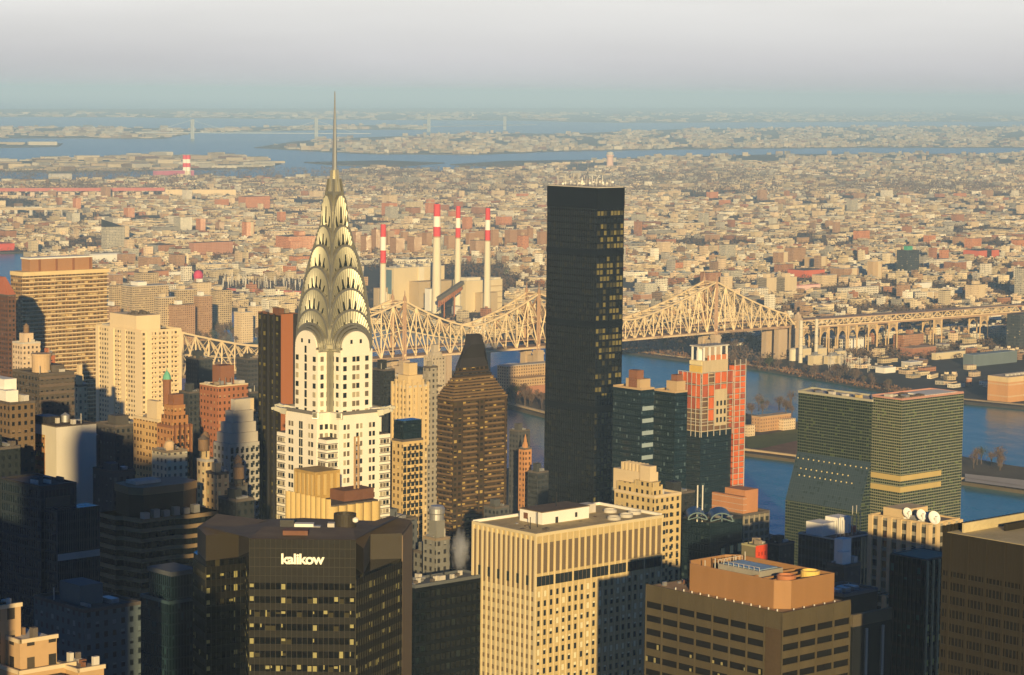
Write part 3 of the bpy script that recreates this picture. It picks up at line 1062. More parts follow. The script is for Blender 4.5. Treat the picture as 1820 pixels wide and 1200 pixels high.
for i in range(nL + 1):
    ubox('rib', ws.o, -.55, .05, i * pL - pL * .16, i * pL + pL * .16, 0, ztop + .3, WSM)
for i in range(nR + 1):
    ubox('rib', ws.o, i * pR - .14, i * pR + .14, -.22, .05, 0, ztop + .1, WSM)
ubox('cornice', ws.o, -.6, A + .3, -.5, .4, ztop - .5, ztop + .5, WSM)
ubox('cornice', ws.o, -.6, .4, .4, B + .3, ztop - .5, ztop + .5, WSM)
for g in range(7):
    x0 = (g * 3 + .18) * pR
    ubox('window_strip', ws.o, x0, x0 + 2.6 * pR, -.30, .2, zl2 - .2, zl + .2, GLASS)
    for j in range(1, 4):
        ubox('glazing_bar', ws.o, x0 + 2.6 * pR * j / 4 - .06, x0 + 2.6 * pR * j / 4 + .06, -.36, .1, zl2 - .2, zl + .2, WSD)
for g in range(6):
    ubox('window_strip', ws.o, -.30, .2, (g * 2 + .9) * pL, (g * 2 + 2.1) * pL, zl2 - .2, zl + .2, GLASS)
rw = random.Random(3)
for f_ in range(40):
    z = zl2 - 2.9 - f_ * 3.2
    ws.wins('R', [((i + .5) * pR, z, 1.0, 1.9) for i in range(nR)], GLASSW if f_ % 7 == 8 else GLASS, d=.10)
    ws.wins('L', [((i + .5) * pL, z, .62 * pL, 1.7) for i in range(nL)], MATS['window_blind'], d=.16) if f_ < 12 else None
blb = MB()
for f_ in range(14):
    for i in range(nR):
        r_ = rw.random()
        if r_ < .42:
            z = zl2 - 2.9 - f_ * 3.2
            h = rw.choice((.5, 1.0, 1.9))
            blb.box((i + .5) * pR - .5, (i + .5) * pR + .5, -.14, 0, z + .95 - h, z + .95)
tag(blb.build('window_blind', mat('bright_blind', (.72, .66, .46), .5, var=.05), ws.o), kind='stuff')
ws.done()
ubox('roof', ws.o, .5, A - .5, .5, B - .5, ztop - 1.0, ztop - .6, mat('umber_felt_roof', (.115, .085, .06), .95, var=.3, scale=.25))
wq = random.Random(6)
for i in range(14):
    x, y = wq.uniform(.05, .9) * A, wq.uniform(.08, .9) * B
    ubox('roof_unit', ws.o, x, x + wq.uniform(.5, 1.8), y, y + wq.uniform(.5, 1.8), ztop - .6, ztop + wq.uniform(-.2, .9), wq.choice((PALE, STEEL, RUST, TAR)))
for i in range(4):
    ubox('duct', ws.o, A * .64, A * .95, B * (.3 + .15 * i), B * (.3 + .15 * i) + .5, ztop - .5, ztop - .1, wq.choice((STEEL, RUST)))
ubox('parapet', ws.o, -.2, A + .2, B - .4, B + .2, ztop - 1, ztop + .9, WHITE)
ubox('parapet', ws.o, A - .4, A + .2, .4, B - .4, ztop - 1, ztop + .9, WHITE)
hx0, hx1, hy0, hy1 = A * .25, A * .62, B * .42, B * .78
o = ubox('roof_hut', ws.o, hx0, hx1, hy0, hy1, ztop - .6, ztop + 4.0, WHITE)
ubox('hut_roof', ws.o, hx0 - .2, hx1 + .2, hy0 - .2, hy1 + .2, ztop + 4.0, ztop + 4.3, KR)
ubox('hut_vent', ws.o, hx0 - .12, hx0 + .2, hy1 - 4, hy1 - 2, ztop + 1, ztop + 3, RUST)
ubox('hut_door', ws.o, hx0 + 6, hx0 + 7.2, hy0 - .12, hy0 + .1, ztop - .4, ztop + 2, DARKM)
ubox('hut_door', ws.o, hx0 + 15, hx0 + 16, hy0 - .12, hy0 + .1, ztop + 1, ztop + 2.6, DARKM)
ubox('plant_room', ws.o, hx1 + 2, hx1 + 10, hy1 - 4, hy1, ztop - .6, ztop + 3, PALE)
for (fx, fy) in ((.70, .18), (.82, .22), (.93, .3), (.86, .55)):
    lathe_part('roof_fan', ws.o, [(2.3, 0), (2.3, 1.6), (2.0, 1.7), (1.7, 1.2), (0, 1.2)], A * fx, B * fy, ztop - .6, PALE)
for (fx, fy, h) in ((.18, .35, 5), (.1, .3, 4), (.45, .6, 9), (.66, .7, 5)):
    ubox('pipe', ws.o, A * fx - .1, A * fx + .1, B * fy - .1, B * fy + .1, ztop - .6, ztop + h, DARKM)

# --- brown office block with the copper-coloured plant enclosure
BRW = mat('brown_precast', (0.082, 0.067, 0.038), .8, var=.22, scale=.2)
BRR = mat('copper_cladding', (0.32, 0.175, 0.078), .6, var=.1, scale=.3)
bo = Tower('brown_office_block', 'brown concrete office block with dark window strips and a copper roof plant enclosure', 'office block', 1148, 1391, 1512, 1093, 640)
A, B = bo.a, bo.b
core = bo.walls(mat('dark_window_wall', (.012, .012, .012), .1, var=0), inset=.25, name='glazing', z1=bo.h - .5)
nf, fhb = 26, 3.75
for f_ in range(nf):
    z = bo.h - 4.2 - f_ * fhb
    top = bo.h if f_ == 0 else z + fhb * .52
    for nm, q in (('spandrel', (0, A, 0, .4)), ('spandrel', (0, .4, .4, B))):
        ubox(nm, bo.o, q[0], q[1], q[2], q[3], z, top if f_ == 0 else z + fhb * .52, BRW)
for i in range(9):
    y = B * i / 8
    ubox('pier', bo.o, -.1, .4, max(y - .24, 0), min(y + .24, B), 0, bo.h - .4, BRW)
for i in range(5):
    x = A * i / 4
    ubox('pier', bo.o, max(x - .24, -.1), min(x + .24, A + .1), -.1, .4, 0, bo.h - .4, BRW)
b = MB(); b.box(A - .7, A, .7, B, 0, bo.h); b.box(.7, A - .7, B - .7, B, 0, bo.h); b.build('rear_wall', BRW, bo.o)
ubox('corner_bay', bo.o, -.05, .42, 0, B * .115, 0, bo.h - 4, mat('smoked_panel', (.085, .06, .035), .3, var=.3))
rb = random.Random(8)
lb = MB()
for f_ in range(3, 16):
    for i in range(48):
        if rb.random() < .13:
            z = bo.h - 4.2 - f_ * fhb - fhb * .45
            lb.box(.12, .24, B * (i + .2) / 48, B * (i + .8) / 48, z, z + rb.choice((.8, 1.3)))
tag(lb.build('window_blind', mat('olive_blind', (.30, .27, .13), .5, var=.1), bo.o), kind='stuff')
ubox('roof', bo.o, .7, A - .7, .7, B - .7, bo.h - .5, bo.h - .1, mat('brown_deck', (.40, .26, .14), .9, var=.2))
hz0 = bo.h - .1
hz1 = bo.z(1371, 1034, 4, 5)
x0, x1, y0, y1 = 4.5, A - 2.2, 4.0, B * .82
cf = 3.2
pol = [(x0 + cf, y0), (x1, y0), (x1, y1 - cf), (x1 - cf, y1), (x0 + cf, y1), (x0, y1 - cf), (x0, y0 + cf)]
b = MB()
for i in range(len(pol)):
    p, q = pol[i], pol[(i + 1) % len(pol)]
    Lw = math.hypot(q[0] - p[0], q[1] - p[1]); n = max(2, int(Lw / .6))
    b.wall(p, q, hz0, hz1)
    nx, ny = (q[1] - p[1]) / Lw, -(q[0] - p[0]) / Lw
    p2, q2 = (p[0] - nx * .3, p[1] - ny * .3), (q[0] - nx * .3, q[1] - ny * .3)
    b.wall(q2, p2, hz0, hz1 - .02)
    b.face([(*p, hz1), (*q, hz1), (*q2, hz1), (*p2, hz1)])
    for j in range(n):
        c0 = (p[0] + (q[0] - p[0]) * (j + .3) / n, p[1] + (q[1] - p[1]) * (j + .3) / n)
        c1 = (p[0] + (q[0] - p[0]) * (j + .7) / n, p[1] + (q[1] - p[1]) * (j + .7) / n)
        b.wall((c0[0] + nx * .12, c0[1] + ny * .12), (c1[0] + nx * .12, c1[1] + ny * .12), hz0, hz1 - .3)
b.build('plant_enclosure', BRR, bo.o)
ubox('enclosure_floor', bo.o, x0 + cf, x1 - cf, y0 + .5, y1 - .5, hz1 - 3.6, hz1 - 3.2, mat('rust_deck', (.22, .12, .07), .9, var=.3))
ubox('cooling_pond', bo.o, x0 + 5.0, x1 - 6, y0 + 13, y1 - 9, hz1 - 3.2, hz1 + .2, mat('grey_steel_tray', (.30, .28, .24), .7, var=.2))
ubox('pond_water', bo.o, x0 + 6.0, x1 - 7, y0 + 14, y1 - 10, hz1 + .1, hz1 + .35, mat('pale_blue_tray', (.30, .42, .50), .4, var=.35, scale=.6))
for i in range(9):
    ubox('railing', bo.o, x0 + 5, x0 + 5.12, y0 + 13 + i * (y1 - y0 - 22) / 8, y0 + 13.1 + i * (y1 - y0 - 22) / 8, hz1, hz1 + 1.3, PALE)
    ubox('railing', bo.o, x0 + 5 + i * (x1 - x0 - 11) / 8, x0 + 5.1 + i * (x1 - x0 - 11) / 8, y1 - 9.1, y1 - 9, hz1, hz1 + 1.3, PALE)
ubox('railing', bo.o, x0 + 5, x1 - 6, y1 - 9.1, y1 - 9, hz1 + 1.2, hz1 + 1.32, PALE)
ubox('railing', bo.o, x0 + 5, x0 + 5.1, y0 + 13, y1 - 9, hz1 + 1.2, hz1 + 1.32, PALE)
for i in range(4):
    ubox('beam', bo.o, x0 + .3, x1 - .3, y0 + 3 + i * 3.4, y0 + 3.4 + i * 3.4, hz1 - 1.2, hz1 - .7, BRR)
lathe_part('cooling_fan', bo.o, [(2.5, -3), (2.6, .7), (2.2, .8), (1.9, .2), (0, .2)], x0 + 6.3, y0 + 4.5, hz1 - .2, mat('terracotta_drum', (.42, .17, .08), .7))
lathe_part('cooling_fan', bo.o, [(2.5, -3), (2.6, .7), (2.2, .8), (1.9, .2), (0, .2)], x1 - 4.5, y0 + 4.6, hz1 - .2, mat('yellow_drum', (.72, .5, .14), .7))
for i in range(13):
    ubox('roof_lamp', bo.o, x0 - 2.1, x0 - 1.85, y0 + i * (y1 - y0) / 12, y0 + .25 + i * (y1 - y0) / 12, hz0, hz0 + .6, WHITE)
for i in range(5):
    ubox('roof_lamp', bo.o, x0 + 2 + i * (x1 - x0) / 5, x0 + 2.25 + i * (x1 - x0) / 5, y0 - 2.1, y0 - 1.85, hz0, hz0 + .6, WHITE)

wq = random.Random(15)
for i in range(16):
    side = i % 2
    x, y = (wq.uniform(x1 + .2, A - 1.5), wq.uniform(2, B - 3)) if side else (wq.uniform(2, A - 3), wq.uniform(y1 + .5, B - 1.5))
    if x < bo.a - 1.2 and y < bo.b - 1.2 and (x > x1 or y > y1):
        ubox('roof_unit', bo.o, x, x + wq.uniform(.4, 1.2), y, y + wq.uniform(.4, 1.4), hz0, hz0 + wq.uniform(.3, 1.2), wq.choice((PALE, STEEL, RUST, TAR)))
for i in range(6):
    ubox('duct', bo.o, x0 + 4 + i * 2.6, x0 + 4.5 + i * 2.6, y0 + 2, y0 + 11, hz1 - 3.2, hz1 - 2.2, wq.choice((STEEL, RUST, DARKM)))
for i in range(5):
    ubox('pipe', bo.o, x0 + 3 + i * 4, x0 + 3.2 + i * 4, y1 - 6, y1 - 5.8, hz1 - 3.2, hz1 + wq.uniform(.2, 1.6), PALE)
ubox('parapet', bo.o, 0, .4, 0, bo.b, bo.h, bo.h + .5, BRW)
ubox('parapet', bo.o, .4, bo.a, 0, .4, bo.h, bo.h + .5, BRW)

# --- dark brown block at the right-hand edge
A, B = bo.a, bo.b
dk = Tower('dark_brown_block', 'dark brown office block with pale deck and posts round its roof, at the picture edge', 'office block', 1676, 1990, 2150, 1000, 560)
DKB = mat('dark_bronze_wall', (.024, .020, .012), .7, var=.12)
dk.walls(mat('dark_window_wall', (.012, .012, .012), .1, var=0), inset=.2, name='glazing', z1=dk.h - .5)
zt = dk.h
for f_ in range(24):
    z = zt - 10.5 - f_ * 3.35
    ubox('spandrel', dk.o, 0, .4, .4, dk.b, z - 1.35, z, DKB)
    ubox('spandrel', dk.o, 0, dk.a, 0, .4, z - 1.35, z, DKB)
ubox('attic_wall', dk.o, 0, dk.a, 0, dk.b, zt - 9.2, zt, DKB)
nb = int(dk.b / 1.05)
for i in range(nb + 1):
    w = .38 if i % 5 == 0 else .06
    ubox('pier', dk.o, -.14 if i % 5 == 0 else -.04, .3, i * dk.b / nb - w, i * dk.b / nb + w, zt - 95, zt, DKB)
b = MB(); b.box(.7, dk.a - .7, .7, dk.b - .7, zt, zt + .1)
b.build('roof', mat('ochre_deck', (.5, .42, .24), .9, var=.25), dk.o)
for i in range(26):
    ubox('parapet_post', dk.o, dk.a * i / 25 - .35, dk.a * i / 25 + .35, dk.b - .7, dk.b, zt, zt + 1.7, DKB)
ubox('screen_wall', dk.o, 3, dk.a, dk.b - 4, dk.b - 3.4, zt, zt + 2.4, MATS['ochre_deck'])
ubox('screen_wall', dk.o, dk.a * .35, dk.a, dk.b - 9, dk.b - 8.4, zt, zt + 1.8, DKB)

# ------------------------------------------------------------------ the other towers, each with its own skin
def simple(name, label, cat, u0, u1, u2, vt, Y, wall, roofm=None, par=None, ph=1.1, group=None, base=MAN, **k):
    t_ = Tower(name, label, cat, u0, u1, u2, vt, Y, group, base, **k)
    t_.walls(wall)
    t_.roof(roofm or TAR, par, ph)
    clutter(t_)
    return t_
RC = random.Random(404)
def clutter(t_, n=None, z=None):
    """cooling units, ducts, hatches and pipes scattered over a flat roof"""
    z = t_.h + .25 if z is None else z
    n = n or int(min(12, 4 + t_.a * t_.b / 120))
    for i in range(n):
        x, y = RC.uniform(.12, .8) * t_.a, RC.uniform(.12, .8) * t_.b
        k = RC.random()
        if k < .45:
            ubox('roof_unit', t_.o, x, x + RC.uniform(1.2, 3), y, y + RC.uniform(1.2, 3), z, z + RC.uniform(.8, 2.2), RC.choice((STEEL, PALE, TAR, GRAVEL)))
        elif k < .7:
            L_ = RC.uniform(3, 9)
            if RC.random() < .5:
                ubox('duct', t_.o, x, min(x + L_, t_.a * .95), y, y + .8, z + .3, z + 1.1, STEEL)
            else:
                ubox('duct', t_.o, x, x + .8, y, min(y + L_, t_.b * .95), z + .3, z + 1.1, STEEL)
        else:
            ubox('pipe', t_.o, x, x + .25, y, y + .25, z, z + RC.uniform(1.5, 4.5), RC.choice((PALE, DARKM)))
def bulk(t_, fx0, fx1, fy0, fy1, h, m, name='bulkhead', z0=0.0):
    return ubox(name, t_.o, t_.a * fx0, t_.a * fx1, t_.b * fy0, t_.b * fy1, t_.h + z0, t_.h + z0 + h, m)
BR = mat('brown_brick', (.24, .11, .065), .85, var=.12)
CRM = mat('cream_brick', (.62, .50, .33), .8, var=.1)
TAN = mat('tan_brick', (.50, .36, .21), .8, var=.1)

# black glass slab tower
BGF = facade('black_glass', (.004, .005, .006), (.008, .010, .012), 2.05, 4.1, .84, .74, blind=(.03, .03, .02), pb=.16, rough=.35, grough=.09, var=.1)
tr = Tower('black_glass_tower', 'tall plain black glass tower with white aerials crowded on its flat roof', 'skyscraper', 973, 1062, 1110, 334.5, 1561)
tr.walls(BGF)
A, B = tr.a, tr.b
BLK = mat('black_metal', (.004, .005, .006), .4, var=.1)
ubox('crown_band', tr.o, -.15, A + .15, -.15, B + .15, tr.h - 13, tr.h, BLK)
for f_ in range(46):
    if f_ in (6, 17, 30):
        ubox('plant_floor', tr.o, -.15, A + .15, -.15, B + .15, tr.h - 14 - f_ * 4.1 - 3.6, tr.h - 14 - f_ * 4.1, BLK)
for i in range(int(B / 2.05) + 1):
    ubox('mullion', tr.o, -.2, .05, i * 2.05 - .1, i * 2.05 + .1, 0, tr.h - 13, BLK)
for i in range(int(A / 2.9) + 1):
    ubox('mullion', tr.o, i * 2.9 - .22, i * 2.9 + .22, -.2, .05, 0, tr.h - 13, BLK)
LITY = mat('glow_gold_window', (.175, .15, .055), .25, var=.3, scale=.3)  # sunset glow on the panes, put into their colour
LITZ = mat('dim_glow_gold_window', (.055, .050, .024), .25, var=.3, scale=.3)
q = random.Random(4)
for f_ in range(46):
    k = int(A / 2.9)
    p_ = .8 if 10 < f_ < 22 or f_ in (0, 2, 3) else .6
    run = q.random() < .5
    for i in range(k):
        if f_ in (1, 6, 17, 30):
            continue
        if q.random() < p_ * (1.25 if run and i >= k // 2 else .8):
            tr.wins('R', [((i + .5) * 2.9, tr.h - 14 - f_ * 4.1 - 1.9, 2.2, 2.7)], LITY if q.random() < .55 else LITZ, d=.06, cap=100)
tr.done()
for i in range(85):
    x, y = q.uniform(.08, .92) * A, q.uniform(.1, .95) * B
    h = q.uniform(1.5, 7.5)
    if q.random() < .16:
        lathe_part('aerial_drum', tr.o, [(0, 0), (.8, .1), (.8, 1.2), (0, 1.5)], x, y, tr.h + h * .4, WHITE, 8)
    ubox('aerial', tr.o, x - .09, x + .09, y - .09, y + .09, tr.h, tr.h + h, q.choice((WHITE, PALE, STEEL)))
ubox('roof', tr.o, .6, A - .6, .6, B - .6, tr.h, tr.h + .6, PALE)

# pyramid-topped apartment tower with balconies
PYW = facade('bronze_flats', (.065, .042, .022), (.02, .018, .014), 3.3, 3.05, .62, .55, blind=(.42, .30, .10), pb=.32, rough=.6, grough=.2, var=.2)
BAL = mat('bronze_balcony', (.18, .115, .055), .6, var=.3)
PYR = mat('dark_slate_roof', (.032, .028, .028), .6, var=.2)
py = Tower('pyramid_roof_tower', 'bronze apartment tower ringed with balconies under a steep dark sloping roof', 'apartment tower', 774, 806, 902, 712, 1400)
A, B = py.a, py.b
zt = py.h
def off(d):
    return [(d, d), (A - d, d), (A - d, B - d), (d, B - d)]
b = MB(); b.box(0, A, 0, B, 0, zt); b.build('wall', PYW, py.o)
nst = 11
zpe = py.z(830, 655, A * .25, B * .25)
stp = (zpe - zt) / nst
for i in range(nst):                  # stepped storeys narrowing to the roof
    d = A * .020 * (i + 1)
    b = MB(); b.prism(off(d), zt + i * stp, zt + (i + 1) * stp); b.build('setback_storey', PYW, py.o)
    b = MB(); b.prism([(d - .9, d - .9), (A - d + .9, d - .9), (A - d + .9, B - d + .9), (d - .9, B - d + .9)], zt + i * stp - .3, zt + i * stp + .55, bottom=True)
    b.build('balcony', BAL if i < 8 else PYR, py.o)
for i in range(30):
    z = zt - i * 3.05
    b = MB()
    ubox('balcony', py.o, A * .18, A * .42, -1.1, .1, z - .3, z + .7, BAL); ubox('balcony', py.o, A * .58, A * .92, -1.1, .1, z - .3, z + .7, BAL)
    ubox('balcony', py.o, -1.0, .1, B * .05, B * .95, z - .3, z + .6, BAL)
d0 = A * .23
ridge = py.z(838, 594, A * .5, B * .45)
zm = py.z(845, 612, A * .5, B * .4)
b = MB()
c0 = [(d0, d0), (A - d0, d0), (A - d0, B - d0), (d0, B - d0)]
c1 = [(A * .40, B * .30), (A * .66, B * .30), (A * .66, B * .62), (A * .40, B * .62)]
b.frustum(c0, zpe, c1, zm)
b.frustum(c1, zm, [(A * .42, B * .40), (A * .62, B * .40), (A * .62, B * .62), (A * .42, B * .62)], ridge)
b.build('steep_roof', PYR, py.o)

# twin slabs of green glass by the river
UNF = facade('green_glass_grid', (.25, .25, .17), (.014, .030, .024), 1.55, 1.62, .86, .66, blind=(.10, .15, .055), pb=.10, rough=.5, grough=.07, var=.06)
UNB = mat('gold_strip', (.50, .38, .16), .4, var=.1)
un = Tower('green_glass_tower', 'green gridded glass tower with two golden bands, larger of the riverside pair', 'glass tower', 1545, 1604, 1713, 712, 1370)
A, B = un.a, un.b
un.walls(UNF)
un.roof(mat('pink_white_roof', (.55, .44, .38), .8, var=.2), mat('rose_parapet', (.5, .27, .22), .7), 1.0)
z1, z2 = un.z(1604, 850), un.z(1604, 870)
for z in (z1, z2):
    ubox('gold_band', un.o, -.1, A * .66, -.12, .2, z - 1.9, z + 1.1, UNB)
    ubox('gold_band', un.o, -.12, .2, .2, B, z - 1.9, z + 1.1, UNB)
ubox('roof_deck', un.o, A * .45, A - 2, 3, B * .75, un.h + .3, un.h + .9, WHITE)
for i in range(9):
    ubox('roof_unit', un.o, A * (.06 + .08 * (i % 5)), A * (.06 + .08 * (i % 5)) + 3, B * (.15 + .35 * (i // 5)), B * (.15 + .35 * (i // 5)) + 4, un.h + .3, un.h + rnd.uniform(1, 2.2), rnd.choice((PALE, STEEL, TAR)))
for i in range(40):
    ubox('parapet_post', un.o, A * i / 40, A * i / 40 + .5, -.1, .1, un.h + 1, un.h + 1.4, MATS['rose_parapet'])
UNL = facade('shaded_glass_grid', (.095, .11, .08), (.008, .022, .024), 1.55, 1.62, .86, .66, blind=(.07, .10, .04), pb=.12, rough=.5, grough=.07, var=.06)  # darker copy of the green grid, shade from its angle put into the colour
# its lower-shouldered twin: glass slope part way up
u2 = Tower('sloped_glass_tower', 'green gridded glass tower with a dark sloping glass shoulder part way up', 'glass tower', 1396, 1527, 1546, 910, 1300)
c, n_ = math.cos(u2.rot), math.sin(u2.rot)
B, zs0 = u2.b, u2.h
dp = _fit(1527, 910, 1300, 1546, c, n_)  # depth of the slope
zT = u2.z(1545, 712, dp, 0)
zs1 = u2.z(1545, 822, dp, 0)
vx, vy = u2.o.location.x / u2.o.location.y, 1.0     # the end wall runs straight away from the camera
ex_, ey_ = (vx * c + vy * n_), (-vx * n_ + vy * c)
kk_ = 24 / math.hypot(ex_, ey_)
E0 = (dp + ex_ * kk_ - .4, ey_ * kk_ + .6)
E1 = (E0[0], B + E0[1] * .4)
b = MB()
b.wall((0, B), (0, 0), 0, zs0); b.wall((0, 0), (dp, 0), 0, zs0); b.wall((dp, 0), E0, 0, zT); b.wall(E0, E1, 0, zT); b.wall(E1, (dp, B), 0, zT); b.wall((dp, B), (0, B), 0, zs0)
b.wall((dp, B), (dp, 0), zs1, zT)
b.face([(0, 0, zs0), (dp, 0, zs0), (dp, 0, zs1)], 0, [(0, zs0), (dp, zs0), (dp, zs1)])
b.face([(0, B, zs0), (dp, B, zs1), (dp, B, zs0)], 0, [(0, zs0), (dp, zs1), (dp, zs0)])
b.build('wall', UNL, u2.o)
b = MB(); b.face([(0, B, zs0), (0, 0, zs0), (dp, 0, zs1), (dp, B, zs1)])
SLG = facade('slope_glass', (.055, .08, .095), (.045, .07, .085), 1.55, 3.2, .9, .96, blind=(.03, .05, .055), pb=.3, rough=.35, grough=.1, var=.15)
b.build('sloped_glazing', SLG, u2.o)
for i in range(14):
    for j, f_ in ((0, .86), (1, .66), (2, .52)):
        if j and (i % 13) < 4 - j:
            continue
        y = B * (i + .5) / 14
        ubox('roof_light', u2.o, dp * f_ - .25, dp * f_ + .25, y - .25, y + .25, zs0 + (zs1 - zs0) * f_ + .05, zs0 + (zs1 - zs0) * f_ + .7, mat('lamp_cap', (.7, .6, .3), .4, var=0))
rp = [(dp, 0), E0, E1, (dp, B)]
b = MB(); b.face([(*p, zT - .4) for p in rp]); b.build('roof', PALE, u2.o)
b = MB()
for p, q_ in zip(rp, rp[1:] + rp[:1]):
    b.bar((*p, zT - .1), (*q_, zT - .1), .7, 0, 1.2)
b.build('parapet', mat('pale_metal_edge', (.42, .40, .30), .5), u2.o)
for i in range(8):
    ubox('roof_unit', u2.o, dp + 3 + (i % 2) * 4, dp + 5.5 + (i % 2) * 4, B * (.22 + i * .09), B * (.28 + i * .09), zT - .3, zT + rnd.uniform(.6, 1.6), rnd.choice((PALE, STEEL, TAR, UNB)))

# tower under construction
CST = Tower('tower_under_construction', 'unfinished tower with orange safety netting, a bare concrete core and an orange hoist', 'construction site', 1207, 1247, 1302, 668, 1480)
A, B = CST.a, CST.b
zc = CST.z(1247, 742)
ORG = mat('orange_netting', (.60, .135, .045), .85, var=.3, scale=.4)
ORD = mat('dark_netting', (.36, .09, .05), .9, var=.4, scale=.5)
CON = mat('raw_concrete', (.52, .43, .29), .9, var=.15, scale=.3)
YEL = mat('yellow_form', (.66, .46, .12), .7, var=.15)
NAVY = facade('navy_curtain_wall', (.010, .020, .029), (.010, .022, .032), 1.5, 3.3, .86, .72, blind=(.05, .08, .09), pb=.12, rough=.3, grough=.09, var=.15)
CST.walls(NAVY, z1=zc - 9)
CST.walls(mat('bare_floor_shade', (.16, .10, .07), .9, var=.3), inset=1.2, z0=zc - 9, z1=CST.h, name='unglazed_floors')
zf = zc - 9
while zf < CST.h - 1:
    ubox('floor_slab', CST.o, .2, A - .2, .2, B - .2, zf, zf + .45, CON)
    zf += 3.6
rq = random.Random(17)
nh = 5
for row in range(4):                   # hung in bays, floor above floor
    z0_ = CST.h + 1.5 - (row + 1) * 7.4
    for j in range(nh):
        for face in (0, 1):
            L_ = A if face == 0 else B
            s0, s1 = L_ * (j + .05) / nh, L_ * (j + .95) / nh
            if rq.random() < (.04, .06, .22, .6)[row]:
                continue
            m_ = ORD if rq.random() < .33 else ORG
            d_ = .35 + .1 * rq.random()
            q_ = (s0, s1, -d_, -d_ + .06) if face == 0 else (-d_, -d_ + .06, s0, s1)
            ubox('safety_net', CST.o, *q_, z0_ + rq.uniform(.2, 1.2), z0_ + 7.0, m_)
for i in range(nh + 1):
    ubox('net_post', CST.o, A * i / nh - .2, A * i / nh + .2, -.75, -.5, zc - 12, CST.h + 1.5, PALE)
    ubox('net_post', CST.o, -.75, -.5, B * i / nh - .2, B * i / nh + .2, zc - 12, CST.h + 1.5, PALE)
for i in range(5):
    ubox('net_rail', CST.o, 0, A, -.72, -.52, CST.h + 1.5 - i * 7.4, CST.h + 1.8 - i * 7.4, PALE)
    ubox('net_rail', CST.o, -.72, -.52, 0, B, CST.h + 1.5 - i * 7.4, CST.h + 1.8 - i * 7.4, PALE)
ubox('bare_bay', CST.o, A * .42, A * .80, -.9, .3, zc - 6, CST.h - 9, CON)
for i in range(3):
    for j in range(3):
        ubox('window', CST.o, A * (.46 + .12 * i), A * (.52 + .12 * i), -.98, -.8, zc - 4 + j * 5, zc - 1 + j * 5, GLASS)
zk, zk2 = CST.z(1268, 640, 8, 8), CST.z(1268, 616, 8, 8)
ubox('concrete_core', CST.o, A * .16, A * .95, B * .14, B * .72, CST.h - 2, zk, CON)
ubox('formwork', CST.o, A * .14, A * .165, B * .2, B * .74, CST.h - 2, CST.h + 5, YEL)
ubox('formwork', CST.o, A * .14, A * .165, B * .2, B * .74, CST.h + 5.6, zk - .4, mat('pale_form', (.72, .62, .36), .7))
for i in range(5):
    for j in range(3):
        x, y = A * (.18 + .185 * i), B * (.17 + .25 * j)
        ubox('column', CST.o, x - .45, x + .45, y - .45, y + .45, zk, zk2, WHITE)
ubox('top_slab', CST.o, A * .14, A * .97, B * .12, B * .74, zk2, zk2 + .7, PALE)
ubox('top_floor_net', CST.o, A * .3, A * .95, B * .15, B * .17, zk, zk + 3, mat('brick_orange', (.55, .2, .09), .8))
lathe_part('round_tank', CST.o, [(2.6, 0), (2.6, 5.5), (1.5, 6.6), (0, 7)], A * .26, B * .42, zk, WHITE)
for i in range(7):
    ubox('rebar', CST.o, A * (.2 + .1 * i), A * (.2 + .1 * i) + .15, B * .3, B * .3 + .15, zk2 + .7, zk2 + rq.uniform(1.5, 3.5), DARKM)
hx0, hx1 = A + .3, _fit(1247, 668, 1480, 1322, CG, SG)
zlo, zhi = CST.z(1312, 892, hx0), CST.z(1312, 648, hx0)
k = int((zhi - zlo) / 3.4)
for i in range(k):
    z = zlo + i * (zhi - zlo) / k
    for x0_, x1_ in ((hx0, (hx0 + hx1) / 2 - .2), ((hx0 + hx1) / 2 + .2, hx1)):
        ubox('hoist_bay', CST.o, x0_, x1_, -1.2, 3, z, z + 2.8, ORD if rq.random() < .35 else ORG)
    ubox('hoist_rail', CST.o, hx0, hx1, -1.5, -1.2, z + 2.9, z + 3.2, PALE)
for x in (hx0, (hx0 + hx1) / 2, hx1):
    ubox('hoist_mast', CST.o, x - .2, x + .2, -1.8, -1.5, zlo - 4, zhi + 3, PALE)

# glass pair with brick penthouses beside the black tower
TEA = facade('teal_glass', (.008, .018, .026), (.010, .024, .033), 1.4, 3.6, .8, .62, blind=(.09, .14, .17), pb=.16, rough=.35, grough=.1, var=.2)
g1 = simple('glass_slab', 'dark teal glass slab with brick penthouse, touching the black glass tower', 'office block', 1090, 1140, 1163, 694, 1440, TEA, TAN)
bulk(g1, .1, .9, .1, .6, 6, TAN, 'penthouse'); bulk(g1, .1, .6, .2, .5, 11, BR, 'plant_room')
for i in range(9):
    ubox('white_blind_row', g1.o, g1.a * .1, g1.a * .95, -.12, .1, g1.h - 12 - i * 7.2, g1.h - 9.6 - i * 7.2, mat('pale_blue_blind', (.30, .38, .42), .5))
g2 = simple('glass_slab', 'dark teal glass slab with brick penthouse, between it and the unfinished tower', 'office block', 1163, 1200, 1222, 699, 1455, TEA, TAN)
bulk(g2, .3, 1.0, .1, .6, 6.5, TAN, 'penthouse'); bulk(g2, .5, .95, .2, .5, 10, BR, 'plant_room')

